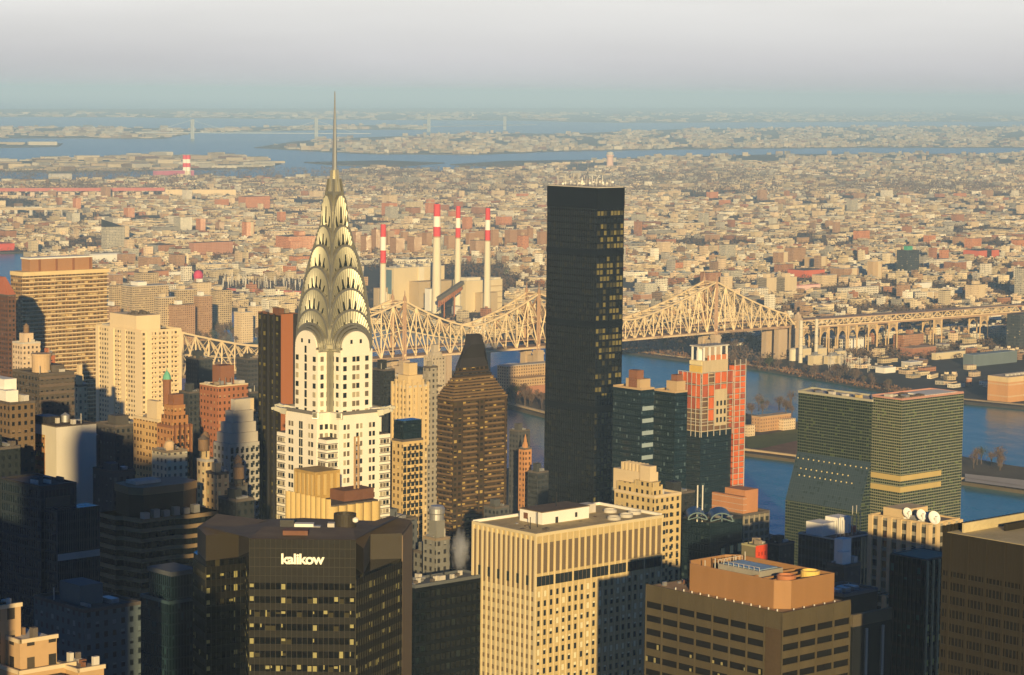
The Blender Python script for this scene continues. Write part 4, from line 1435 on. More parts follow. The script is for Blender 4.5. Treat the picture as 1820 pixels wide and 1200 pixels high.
# tan apartment house behind the ribbed block
TAF = facade('tan_flats', (.56, .43, .22), (.03, .03, .03), 2.9, 3.1, .42, .5, blind=(.5, .4, .24), pb=.3, var=.1)
ta = simple('tan_apartment_house', 'sunny tan apartment house with rooftop battlements behind the ribbed stone block', 'apartment house', 1092, 1163, 1211, 886, 960, TAF, PALE, CRM)
zz = ta.h
for (fx0, fx1, fy0, fy1, h) in ((.02, .45, .1, .95, 4.5), (.1, .5, .25, 1.1, 9), (.0, .3, .05, .5, 6)):
    ubox('penthouse', ta.o, ta.a * fx0, ta.a * fx1, ta.b * fy0, ta.b * fy1, zz, zz + h, TAF if h != 9 else CRM)
ubox('stair_tower', ta.o, ta.a * .05, ta.a * .28, ta.b * .15, ta.b * .4, zz, zz + 12, CRM)
for i in range(6):
    ubox('battlement', ta.o, ta.a * .1, ta.a * .4, ta.b * (.42 + .09 * i), ta.b * (.46 + .09 * i), zz + 9, zz + 12, CRM)
for f_ in range(14):
    ta.wins('R', [((i + .5) * ta.a / 4, ta.h - 4 - f_ * 3.3, 1.3, 1.7) for i in range(4)], GLASS, cap=60)
ta.done()

# dark block with a pair of crescent roof trusses
cr = simple('crescent_roof_block', 'dark blue glass block with two crescent roof frames and thin masts', 'office block', 1213, 1262, 1320, 930, 1000, NAVY, DARKM)
for (u, v, w) in ((1240, 912, 34), (1283, 915, 40)):
    b = MB()
    p = pt(u, v + 12, 990)
    k = w / 2 * 990 / F
    prev = None
    for i in range(13):
        a_ = math.pi * i / 12
        q_ = Vector((-k * math.cos(a_), 0, k * .75 * math.sin(a_)))
        if prev is not None:
            b.bar(prev, q_, .5)
            b.face([prev, q_, q_ + Vector((0, 16, 0)), prev + Vector((0, 16, 0))])
        prev = q_
    b.bar((-k, 0, 0), (0, 0, k * .3), .4); b.bar((k, 0, 0), (0, 0, k * .3), .4); b.bar((0, 0, 0), (0, 0, k * .75), .4)
    o = b.build('crescent_roof', mat('blue_metal', (.07, .11, .13), .4, metal=.4), cr.o)
    o.rotation_euler = (0, 0, -G)
    o.location = cr.o.matrix_basis.inverted() @ p
for u in (1239, 1248):
    p = cr.o.matrix_basis.inverted() @ pt(u, 925, 1003)
    ubox('mast', cr.o, p.x - .18, p.x + .18, p.y - .18, p.y + .18, cr.h, cr.h + 15, WHITE)
for (f_, v) in ((.35, 975), (.62, 970), (.86, 966)):
    ubox('window', cr.o, cr.a * f_, cr.a * f_ + 2.0, -.12, .1, cr.z(1290, v + 14, cr.a * f_), cr.z(1290, v, cr.a * f_), mat('warm_pane', (.7, .55, .25), .3))

# grey and brick slab
GBF = facade('grey_flats', (.22, .20, .16), (.03, .035, .035), 3.4, 3.2, .6, .6, blind=(.2, .18, .12), pb=.15, grid=(.4, .33, .2))
gy = simple('grey_brick_slab', 'grey gridded slab with orange brick upper rooms beside the river', 'apartment house', 1262, 1322, 1368, 918, 1090, GBF, TAR)
b1 = bulk(gy, -.0, .12, .02, .95, 8.5, mat('orange_brick', (.46, .22, .11), .8, var=.15), 'brick_upper_room')
bulk(gy, .3, .8, .2, .8, 10.5, MATS['orange_brick'], 'plant_room')
for i in range(3):
    ubox('white_course', gy.o, -.12, gy.a * .125, gy.b * .015, gy.b * .955, gy.h + 2.4 + i * 2.6, gy.h + 2.55 + i * 2.6, PALE)

# small olive block with a vermilion end wall
ol = simple('olive_plant_house', 'olive roof block with a bright vermilion end wall bearing three dark marks', 'roof block', 1318, 1343, 1364, 973, 860, mat('olive_render', (.17, .15, .09), .8), mat('olive_roof', (.34, .32, .18), .8), None, .6)
VER = mat('vermilion_paint', (.62, .07, .03), .6, var=.06)
ubox('end_wall', ol.o, 0, ol.a, -.25, .1, ol.h - 5.6, ol.h + .5, VER)
for i in range(3):
    x = ol.a * (.24 + .26 * i)
    b = MB()
    b.bar((x - .3, -.3, ol.h - 2.0), (x + .3, -.3, ol.h - 2.0), .16); b.bar((x - .3, -.3, ol.h - 2.5), (x + .3, -.3, ol.h - 2.5), .16)
    b.bar((x - .3, -.3, ol.h - 3.0), (x + .3, -.3, ol.h - 3.0), .16); b.bar((x, -.3, ol.h - 3.0), (x, -.3, ol.h - 1.9), .16)
    b.build('painted_mark', mat('mark_red', (.16, .015, .012), .6), ol.o)

# dark glass block with white roof boxes
wb = simple('white_roof_box_block', 'dark slate glass block carrying two white plant boxes on its roof', 'office block', 1419, 1487, 1551, 961, 900,
            facade('slate_glass', (.03, .045, .055), (.012, .022, .03), 1.7, 3.5, .8, .66, blind=(.10, .12, .12), pb=.1, rough=.4, grough=.1, grid=(.13, .14, .13)), TAR, PALE, .5)
ubox('plant_box', wb.o, wb.a * .05, wb.a * .42, wb.b * .42, wb.b * .85, wb.h + .3, wb.h + 5, WHITE)
ubox('plant_box', wb.o, wb.a * .44, wb.a * .80, wb.b * .38, wb.b * .72, wb.h + .3, wb.h + 6.4, WHITE)
ubox('red_cabinet', wb.o, wb.a * .82, wb.a * .9, wb.b * .34, wb.b * .5, wb.h + .3, wb.h + 2.6, mat('red_paint', (.5, .05, .04), .6))
for i in range(7):
    ubox('mast', wb.o, wb.a * (.2 + .11 * i), wb.a * (.2 + .11 * i) + .18, wb.b * .2, wb.b * .2 + .18, wb.h, wb.h + rnd.uniform(2, 11), PALE)
ubox('sunlit_tone_bay', wb.o, wb.a * .66, wb.a, -.15, .2, wb.h - 12, wb.h - .3, mat('sunlit_bronze', (.30, .22, .12), .6))  # lighter bronze panel stands in for sun on the upper corner
for i in range(4):
    ubox('pier', wb.o, wb.a * (.66 + .1 * i), wb.a * (.66 + .1 * i) + .5, -.35, .1, wb.h - 30, wb.h - .3, mat('tan_pier', (.5, .4, .22), .7))

# striped stone tower with three dishes
ST = mat('tan_stone_pier', (.58, .44, .25), .8, var=.1)
dt = Tower('striped_stone_tower', 'tan stone tower striped with dark window slots, three white satellite dishes on its roof', 'office tower', 1549, 1652, 1706, 934, 850)
dt.walls(facade('stone_slots', (.30, .28, .22), (.02, .025, .03), 2.4, 3.6, .98, .62, blind=(.25, .25, .2), pb=.15))
def stripes(t_, x0, x1, y0, y1, z0, z1, pit=4.0):
    n = max(2, round((x1 - x0) / pit))
    for i in range(n + 1):
        x = x0 + (x1 - x0) * i / n
        ubox('pier', t_.o, x - .9, x + .9, y0 - .7, y0 + .1, z0, z1, ST)
    n = max(2, round((y1 - y0) / pit))
    for i in range(n + 1):
        y = y0 + (y1 - y0) * i / n
        ubox('pier', t_.o, x0 - .7, x0 + .1, y - .9, y + .9, z0, z1, ST)
stripes(dt, 0, dt.a, 0, dt.b, 0, dt.h + .4)
dt.roof(GRAVEL, ST, .8); clutter(dt, 9)
bulk(dt, .1, .9, .5, .85, 3.5, ST, 'plant_room'); bulk(dt, .3, .6, .15, .4, 2.5, PALE, 'roof_hut')
def setback(t_, u0, u1, u2_, vt, dY):
    s_ = Tower('x', '', '', u0, u1, u2_, vt, t_.Y + dY)
    return s_
for k, (dx, dy, hh) in enumerate(((-7, 8, 26), (-13, 14, 34))):
    ubox('setback_wing', dt.o, dx, 2, dy, dt.b + 10 + 5 * k, 0, dt.h - hh, MATS['stone_slots'])
    for i in range(6):
        ubox('pier', dt.o, dx - .6, dx + .1, dy + i * 4.2, dy + 1.8 + i * 4.2, 0, dt.h - hh + .5, ST)
    for i in range(int(-dx / 4) + 1):
        ubox('pier', dt.o, dx + i * 4, dx + 1.8 + i * 4, dy - .6, dy + .1, 0, dt.h - hh + .5, ST)
def dish(label, u, v, Y, r):
    P = pt(u, v, Y)
    o = thing('satellite_dish', label, 'satellite dish', (P.x, P.y, P.z - r * 1.15), group='satellite dishes on the striped stone tower')
    b = MB()
    n = 20
    prof = [(r * k / 6, -.28 * r * (1 - (k / 6) ** 2)) for k in range(7)]
    b.lathe(prof, n)
    b.lathe([(x, z - .15) for x, z in prof[::-1]], n)
    d = b.build('reflector', mat('dish_white', (.82, .80, .76), .5, var=.03), o, (0, 0, r * 1.15))
    d.rotation_euler = Vector((.42, -.80, .42)).to_track_quat('Z', 'Y').to_euler()
    b = MB()
    b.bar((0, -r * .9, -.05), (0, 0, r * .55), .07)
    b.bar((0, 0, r * .5), (0, 0, r * .7), .26)
    h_ = b.build('feed_horn', STEEL, d)
    b = MB(); b.bar((0, .6, 0), (0, .3, r * 1.1), .5); b.bar((-1.2, .8, 0), (1.2, .8, 0), .4)
    b.build('mount', STEEL, o)
dish('large white satellite dish between the other two on the striped stone tower', 1638, 915, 856, 2.0)
dish('white satellite dish nearest the dark brown block, facing up', 1661, 920, 852, 2.4)
dish('white satellite dish beside the tower roof hut, farthest from the dark brown block', 1613, 911, 860, 1.8)

# tall glass tower between it and the dark block
sg = Tower('slotted_glass_tower', 'narrow black glass tower with a pale brown roof deck and cream upright fins', 'office tower', 1583, 1646, 1700, 997, 700)
sg.walls(facade('ink_glass', (.010, .014, .018), (.008, .018, .022), 1.6, 3.4, .78, .7, blind=(.03, .12, .10), pb=.12, rough=.3, grough=.08))
sg.roof(mat('brown_felt', (.36, .27, .19), .9), TAR, .4)
for i in range(6):
    x = .3 + i * 2.6
    if x < sg.a:
        ubox('fin', sg.o, x, x + .35, -.6, .05, 0, sg.h, mat('cream_fin', (.50, .44, .26), .6))
for i in range(9):
    ubox('fin', sg.o, -.3, .05, i * sg.b / 8 - .12, i * sg.b / 8 + .12, 0, sg.h, DARKM)
q = random.Random(12)
for f_ in range(6, 26):
    for i in range(4):
        if q.random() < .5:
            ubox('lit_window', sg.o, .8 + i * 2.6, 2.0 + i * 2.6, -.14, .1, sg.h - 3.4 * f_, sg.h - 3.4 * f_ + 1.8, mat('olive_lit', (.36, .36, .12), .4))
for i in range(2):
    ubox('roof_rail', sg.o, .3, sg.a - .3, sg.b - 1 - i * .1, sg.b - .9 - i * .1, sg.h + .6 + i * .6, sg.h + .7 + i * .6, PALE)
sm = simple('pilastered_block', 'low black block with two pale pilasters below the striped stone tower', 'office block', 1511, 1516, 1585, 1115, 690, mat('black_tile', (.014, .016, .018), .4), TAR, mat('dusty_band', (.11, .09, .06), .8), 3.4)
for f_ in (.30, .72):
    ubox('pilaster', sm.o, sm.a * f_, sm.a * f_ + 1.0, -.5, .1, 0, sm.h - 1, mat('pale_pilaster', (.42, .40, .34), .7))
for i in range(5):
    ubox('roof_unit', sm.o, sm.a * .1 + i * 3.0, sm.a * .1 + i * 3.0 + 1.8, 3, 5, sm.h, sm.h + 1.6, STEEL)
s2 = simple('flat_black_block', 'flat black block with grey roof pipes, wedged behind the brown office block', 'office block', 1440, 1500, 1560, 1062, 770, mat('black_tile', (.014, .016, .018), .4), mat('blue_tar', (.10, .11, .12), .8))
for i in range(3):
    bulk(s2, .1 + .25 * i, .25 + .25 * i, .3, .6, 1.5, STEEL, 'roof_unit')

# ------------------------------------------------------------------ the left-hand side
PLF = facade('cream_flats', (.70, .56, .36), (.05, .04, .03), 2.7, 2.75, .52, .50, blind=(.45, .36, .22), pb=.35, rough=.75, grough=.3, var=.06)
PLS = mat('cream_render', (.72, .58, .38), .8, var=.06)
wa = Tower('cream_apartment_tower', 'tall cream apartment tower of two joined slabs with a plain box on its roof', 'apartment tower', 171, 252, 322, 592, 1400)
A, B = wa.a, wa.b
wa.walls(PLF); wa.roof(TAR, PLS, 1.4); clutter(wa, 10)
for f0, f1 in ((.12, .24), (.36, .42), (.66, .74), (.90, 1.0)):
    ubox('blank_pier', wa.o, A * f0, A * f1, -.5, .2, 0, wa.h + .6, PLS)
for f0, f1 in ((0, .14), (.34, .44), (.60, .72), (.93, 1.0)):
    ubox('blank_pier', wa.o, -.5, .2, B * f0, B * f1, 0, wa.h + .6, PLS)
for f_ in range(36):
    z = wa.h - 3 - f_ * 2.75
    if z < 40: break
    for x in (A * .30, A * .52, A * .84):
        ubox('balcony', wa.o, x - 1.7, x + 1.7, -1.2, .1, z - .2, z + .8, PLS if f_ % 2 else CRM)
    ubox('balcony', wa.o, -1.2, .1, B * .5 - 1.8, B * .5 + 1.8, z - .2, z + .8, PLS)
ubox('roof_box', wa.o, A * .05, A * .66, B * .16, B * .74, wa.h, wa.h + 9, PLS)
ubox('cooling_fan', wa.o, A * .1, A * .5, B * .78, B * .96, wa.h, wa.h + 2, PALE)
for i in range(5):
    ubox('roof_unit', wa.o, A * (.1 + .1 * i), A * (.16 + .1 * i), B * .3, B * .4, wa.h + 9, wa.h + 10 + (i % 2), TAR)

STF = facade('striped_flats', (.36, .235, .125), (.10, .065, .035), 3.2, 2.9, .78, .6, blind=(.5, .38, .2), pb=.3, rough=.75, grough=.3, var=.08)
sf = Tower('striped_apartment_slab', 'broad tan apartment slab striped with balconies and a brick roof house', 'apartment tower', 19, 40, 190, 490, 1760)
sf.walls(STF)
A, B = sf.a, sf.b
for k in range(4):
    ubox('balcony_bay', sf.o, A * (k / 4 + .02), A * (k / 4 + .13), -1.6, .1, 0, sf.h, STF)
for f_ in range(34):
    z = sf.h - 2.2 - f_ * 2.9
    ubox('balcony_edge', sf.o, -.6, A + .3, -1.9, .1, z, z + .6, mat('balcony_white', (.74, .60, .38), .8))
ubox('roof_edge', sf.o, -.6, A + .3, -1.9, B, sf.h - .4, sf.h + 2.4, mat('yellow_parapet', (.70, .54, .30), .8))
ubox('brick_roof_house', sf.o, A * .10, A * .84, B * .1, B * .8, sf.h + 2.4, sf.h + 11, mat('roof_house_brick', (.36, .20, .11), .85, var=.1))
ubox('roof_slab', sf.o, A * .09, A * .85, B * .08, B * .82, sf.h + 11, sf.h + 12, WHITE)
for k in range(4):
    ubox('brick_pier', sf.o, A * (.2 + .2 * k), A * (.22 + .2 * k), B * .1 - .6, B * .1, sf.h + 2.4, sf.h + 11, BR)

BRF = facade('red_brick_flats', (.34, .14, .075), (.06, .035, .025), 2.6, 3.0, .38, .45, blind=(.42, .26, .15), pb=.35, var=.1)
rb_ = simple('red_brick_tower', 'square red brick apartment tower with a brick lift house and white roof edge', 'apartment tower', 355, 387, 441, 688, 1150, BRF, TAR, CRM, .6)
bulk(rb_, .3, .75, .35, .8, 9, BR); bulk(rb_, .75, .95, .1, .4, 2, PALE, 'roof_unit')
for i in range(3):
    ubox('mast', rb_.o, rb_.a * (.1 + .2 * i), rb_.a * (.1 + .2 * i) + .2, 1, 1.2, rb_.h, rb_.h + 4, STEEL)

SLB = Tower('rust_brown_slab', 'thin tall slab with a dark windowed edge and a blank rust brown side', 'office tower', 459, 498, 529, 561, 1060)
SLB.walls(facade('black_strip_wall', (.02, .018, .015), (.05, .045, .02), 3.0, 3.4, .5, .5, blind=(.20, .17, .05), pb=.4))
ubox('blank_brick_side', SLB.o, .4, SLB.a * .72, -.25, .2, 0, SLB.h + .5, mat('rust_brick', (.34, .13, .06), .85, var=.07, scale=.1))
ubox('dark_margin', SLB.o, SLB.a * .72, SLB.a, -.2, .2, 0, SLB.h + .4, DARKM)
for f_ in (.22, .48, .78):
    ubox('pier', SLB.o, -.5, .1, SLB.b * f_, SLB.b * f_ + 1.0, 0, SLB.h + .5, DARKM)
SLB.roof(TAR, RUST, .6); clutter(SLB, 6); bulk(SLB, .3, .6, .3, .6, 2.5, RUST)

HOT = facade('brown_hotel_brick', (.40, .20, .09), (.05, .03, .02), 2.4, 3.1, .4, .5, blind=(.5, .32, .14), pb=.3, var=.12)
ht = simple('cupola_brick_tower', 'stepped brown brick tower with a slim turret under a green copper cupola', 'apartment tower', 279, 306, 342, 762, 1050, HOT, TAR, BR)
A, B = ht.a, ht.b
for (f, h) in ((.12, 5), (.2, 9.5)):
    ubox('stepped_top', ht.o, A * f, A * (1 - f), B * f, B * (1 - f), ht.h, ht.h + h, HOT)
ubox('stepped_top', ht.o, A * .25, A * .75, B * .25, B * .6, ht.h, ht.h + 14, MATS['brown_brick'])
lathe_part('turret', ht.o, [(1.7, 0), (1.7, 10), (2.0, 10.1), (2.0, 11)], A * .35, B * .8, ht.h + 9, BR, 8)
lathe_part('copper_cupola', ht.o, [(1.9, 0), (1.6, 1.6), (.8, 3), (.2, 3.6), (.1, 5), (0, 5)], A * .35, B * .8, ht.h + 20, mat('verdigris', (.14, .42, .30), .6), 8)
for i in range(4):
    for j in (0, 1):
        ubox('buttress', ht.o, A * (i + .5) / 4 - .4, A * (i + .5) / 4 + .4, -.5, .1, ht.h - 20 - j, ht.h + 1.5, BR)
for f_ in range(12):
    ht.wins('R', [((i + .5) * A / 5, ht.h - 4 - f_ * 3.1, 1.0, 1.6) for i in range(5)], GLASS, cap=60)
ht.done()
tn = simple('tan_brick_house', 'tan brick apartment house with a cream lift tower, joined to the cupola tower', 'apartment house', 237, 281, 300, 751, 1060,
            facade('tan_window_brick', (.56, .36, .16), (.05, .03, .02), 2.3, 3.0, .45, .5, blind=(.6, .42, .2), pb=.25), TAR, CRM)
bulk(tn, .35, .8, .2, .6, 8.5, CRM)

gs = Tower('grey_stepped_building', 'grey stone apartment building with stepped terraces standing in shade', 'apartment house', 379, 408, 461, 790, 980)
GSF = facade('grey_stone_windows', (.40, .38, .34), (.04, .045, .05), 2.6, 3.1, .45, .5, blind=(.35, .33, .28), pb=.2)
gs.walls(GSF)
for (f, h) in ((.08, 4), (.16, 8), (.26, 12.5), (.38, 17)):
    ubox('terrace_storey', gs.o, gs.a * f, gs.a * (1.02 - f * .3), gs.b * f, gs.b * (1 - f), gs.h, gs.h + h, mat('grey_stone', (.44, .40, .34), .85, var=.12))
for f_ in range(14):
    gs.wins('R', [((i + .5) * gs.a / 6, gs.h - 3 - f_ * 3.1, 1.2, 1.7) for i in range(6)], GLASS, cap=60)
gs.done(); clutter(gs)
cs = simple('cream_stepped_block', 'little cream block with stepped sunny end just behind the grey stepped building', 'apartment house', 424, 446, 470, 742, 1080,
            facade('cream_windows', (.66, .52, .33), (.06, .05, .04), 2.6, 3.1, .4, .45, blind=(.5, .4, .25), pb=.3), TAR, CRM)
bulk(cs, .05, .5, .3, .8, 8, CRM)

BLW = Tower('blank_wall_building', 'pale grey blank-walled building with a strip of brown brick windows on its near side', 'office block', 52, 100, 171, 760, 1000)
BLW.walls(mat('white_glazed_brick', (.60, .56, .48), .75, var=.07, scale=.3))
A, B = BLW.a, BLW.b
ubox('brick_bay', BLW.o, -.4, .1, B * .42, B, 0, BLW.h - 4, facade('brown_strip', (.30, .16, .08), (.04, .035, .02), 2.6, 3.6, .7, .5, blind=(.6, .5, .2), pb=.5))
for i in range(6):
    for j in range(4):
        ubox('window', BLW.o, -.5, -.1, B * (.45 + .13 * j), B * (.53 + .13 * j), BLW.h - 9 - i * 3.8, BLW.h - 7.2 - i * 3.8, LITY if (i + j) % 3 else GLASS)
BLW.roof(TAR, None, .5); clutter(BLW, 8)
bulk(BLW, .1, .45, .5, .95, 3, DARKM, 'roof_unit')
lathe_part('roof_tank', BLW.o, [(1.8, 0), (1.8, 3), (0, 4.2)], A * .6, B * .55, BLW.h, STEEL)

lg = Tower('shaded_glass_tower', 'tall dark navy glass tower with a lower front wing and cluttered roof', 'office tower', 2, 72, 136, 868, 850)
NV2 = facade('ink_blue_wall', (.030, .042, .050), (.014, .026, .036), 1.5, 3.5, .7, .7, blind=(.04, .06, .07), pb=.15, rough=.5, grough=.12, grid=(.05, .06, .07))
lg.walls(NV2); A, B = lg.a, lg.b
lg.roof(TAR, DARKM, .8)
for i in range(9):
    bulk(lg, .1 + .09 * i, .16 + .09 * i, .2 + .08 * (i % 4), .35 + .08 * (i % 4), 1 + .5 * (i % 3), (STEEL, PALE, TAR)[i % 3], 'roof_unit')
z1 = lg.z(80, 905, 0, -3)
ubox('front_wing', lg.o, 1.5, A + 4, -8, 0, 0, z1, NV2)
for i in range(24):
    ubox('mullion', lg.o, 1.5 + (A + 2.5) * i / 23 - .08, 1.5 + (A + 2.5) * i / 23 + .08, -8.3, -8, 0, z1, mat('slate_fin', (.06, .075, .085), .5))
ubox('pale_band', lg.o, 1.5, A + 4, -8.35, -8, z1 - 17.5, z1 - 15.2, mat('pale_shade_band', (.34, .36, .34), .6))
ubox('louvre_panel', lg.o, 2, A * .8, -.3, .1, lg.h - 7, lg.h - 3.5, mat('brown_louvre', (.12, .085, .06), .7))

# banded tower with folded front
BND = mat('beige_spandrel', (.26, .19, .11), .75, var=.12)
bd_ = Tower('banded_office_tower', 'dark office tower ringed by beige bands, with a canted drum on its roof', 'office tower', 176, 236, 384, 925, 900)
A, B = bd_.a, bd_.b
pol = [(0, 0), (A * .55, 0), (A * .72, A * .08), (A, A * .08), (A, B), (0, B), (0, B * .55), (A * .10, B * .45), (A * .10, B * .15)]
pol = [(A * .10, 0), (A * .5, 0), (A * .62, -A * .06), (A, -A * .06), (A, B), (0, B), (0, B * .5), (A * .06, B * .42)]
b = MB(); b.prism(pol, 0, bd_.h); b.build('glazing', facade('smoky_band_glass', (.014, .014, .014), (.010, .014, .016), 1.5, 3.7, .9, .9, blind=(.03, .04, .04), pb=.2, rough=.3, grough=.1), bd_.o)
cx, cy_ = A / 2, B / 2
pb_ = [(cx + (x - cx) * 1.012, cy_ + (y - cy_) * 1.012) for x, y in pol]
for f_ in range(32):
    z = bd_.h - f_ * 3.7
    b = MB(); b.prism(pb_, z - 1.5, z, bottom=True); b.build('spandrel', BND, bd_.o)
b = MB()
d2 = [(A * .16, B * .08), (A * .62, B * .05), (A * .84, B * .2), (A * .84, B * .75), (A * .5, B * .9), (A * .12, B * .8), (A * .08, B * .3)]
b.prism(d2, bd_.h, bd_.h + 8.4); b.build('roof_drum', mat('bronze_drum', (.05, .035, .022), .5), bd_.o)
b = MB(); b.prism([(cx + (x - cx) * 1.03, cy_ + (y - cy_) * 1.03) for x, y in d2], bd_.h + 8.4, bd_.h + 11.2); b.build('drum_rim', mat('bronze_rim', (.22, .15, .08), .6), bd_.o)
ubox('roof_hatch', bd_.o, A * .2, A * .5, B * .4, B * .7, bd_.h + 11.2, bd_.h + 12.4, PALE)
for i in range(6):
    ubox('roof_unit', bd_.o, A * (.12 + .12 * i), A * (.19 + .12 * i), -A * .03 + .5, A * .05, bd_.h, bd_.h + (2.2, 3)[i % 2], STEEL)

bl = Tower('blue_glass_block', 'blue-green glass block with sloping lines and a stepped dark roof, behind the sign tower', 'office block', 249, 300, 360, 1075, 760)
BLG = facade('aqua_glass', (.016, .034, .044), (.006, .016, .022), 1.1, 3.6, .62, .86, blind=(.03, .07, .08), pb=.2, rough=.35, grough=.1)
bl.walls(BLG); A, B = bl.a, bl.b
bl.roof(mat('slate_deck', (.09, .10, .11), .8), mat('teal_edge', (.05, .09, .1), .5), 1.0)
ubox('upper_storey', bl.o, A * .25, A, B * .2, B, bl.h, bl.h + 8, BLG)
ubox('upper_roof', bl.o, A * .22, A + .3, B * .17, B + .2, bl.h + 8, bl.h + 9.4, mat('slate_deck', (.09, .10, .11), .8))

ff = simple('flat_dark_block', 'wide low block toned dark as in shade between the sign tower and the ribbed block', 'office block', 700, 738, 862, 1046, 800, facade('shade_toned_glass', (.004, .006, .008), (.003, .006, .008), 2.2, 3.6, .7, .6, blind=(.008, .016, .018), pb=.2, rough=.5, grough=.15), mat('blue_tar', (.10, .11, .12), .8))  # shade put into the near-black wall and glass colours
for i in range(12):
    bulk(ff, .05 + .07 * i, .09 + .07 * i, .3 + .1 * (i % 4), .4 + .1 * (i % 4), .8 + .5 * (i % 3), (STEEL, TAR, PALE)[i % 3], 'roof_unit')

# stepped pale house in the bottom corner
bc = Tower('stepped_penthouse_block', 'pale apartment block of stepped penthouses and terraces in the bottom corner of the view', 'apartment house', -60, 60, 190, 1252, 330)
LTF = facade('pale_terrace', (.46, .31, .17), (.04, .04, .04), 3.4, 3.2, .35, .5, blind=(.4, .3, .18), pb=.2)
bc.walls(LTF); bc.roof(GRAVEL, CRM, .8); clutter(bc, 14); A, B = bc.a, bc.b
for (fx0, fx1, fy0, fy1, h) in ((.0, .75, .2, .95, 3.4), (.1, .6, .3, .9, 7.2), (.62, .98, .02, .4, 3.2), (.02, .3, .5, 1.0, 11.5), (.2, .52, .0, .16, 2.8)):
    ubox('penthouse', bc.o, A * fx0, A * fx1, B * fy0, B * fy1, bc.h, bc.h + h, LTF if h > 3 else CRM)
    ubox('terrace', bc.o, A * fx0 + .4, A * fx1 - .4, B * fy0 + .4, B * fy1 - .4, bc.h + h, bc.h + h + .2, (GRAVEL, PALE, TAR)[int(h) % 3])
for (fx0, fx1, fy0, fy1, h) in ((.0, .75, .2, .95, 3.4), (.1, .6, .3, .9, 7.2), (.62, .98, .02, .4, 3.2), (.02, .3, .5, 1.0, 11.5)):
    for (x0_, x1_, y0_, y1_) in ((fx0, fx1, fy0, fy0), (fx0, fx0, fy0, fy1)):
        ubox('coping', bc.o, A * x0_ - .15, A * x1_ + .2, B * y0_ - .15, B * y1_ + .2, bc.h + h, bc.h + h + .55, CRM)
    for j in range(6):
        x, y = RC.uniform(A * fx0 + .6, A * fx1 - 1.2), RC.uniform(B * fy0 + .6, B * fy1 - 1.2)
        ubox('roof_unit', bc.o, x, x + RC.uniform(.3, 1.0), y, y + RC.uniform(.3, 1.0), bc.h + h, bc.h + h + RC.uniform(.4, 1.8), RC.choice((STEEL, PALE, RUST, TAR, WOOD)))
for i in range(12):
    ubox('terrace_rail', bc.o, A * (.1 + .07 * i), A * (.1 + .07 * i) + .06, B * .03, B * .03 + .06, bc.h, bc.h + 1.2, DARKM)
ubox('terrace_rail', bc.o, A * .1, A * .88, B * .03, B * .03 + .06, bc.h + 1.15, bc.h + 1.22, DARKM)

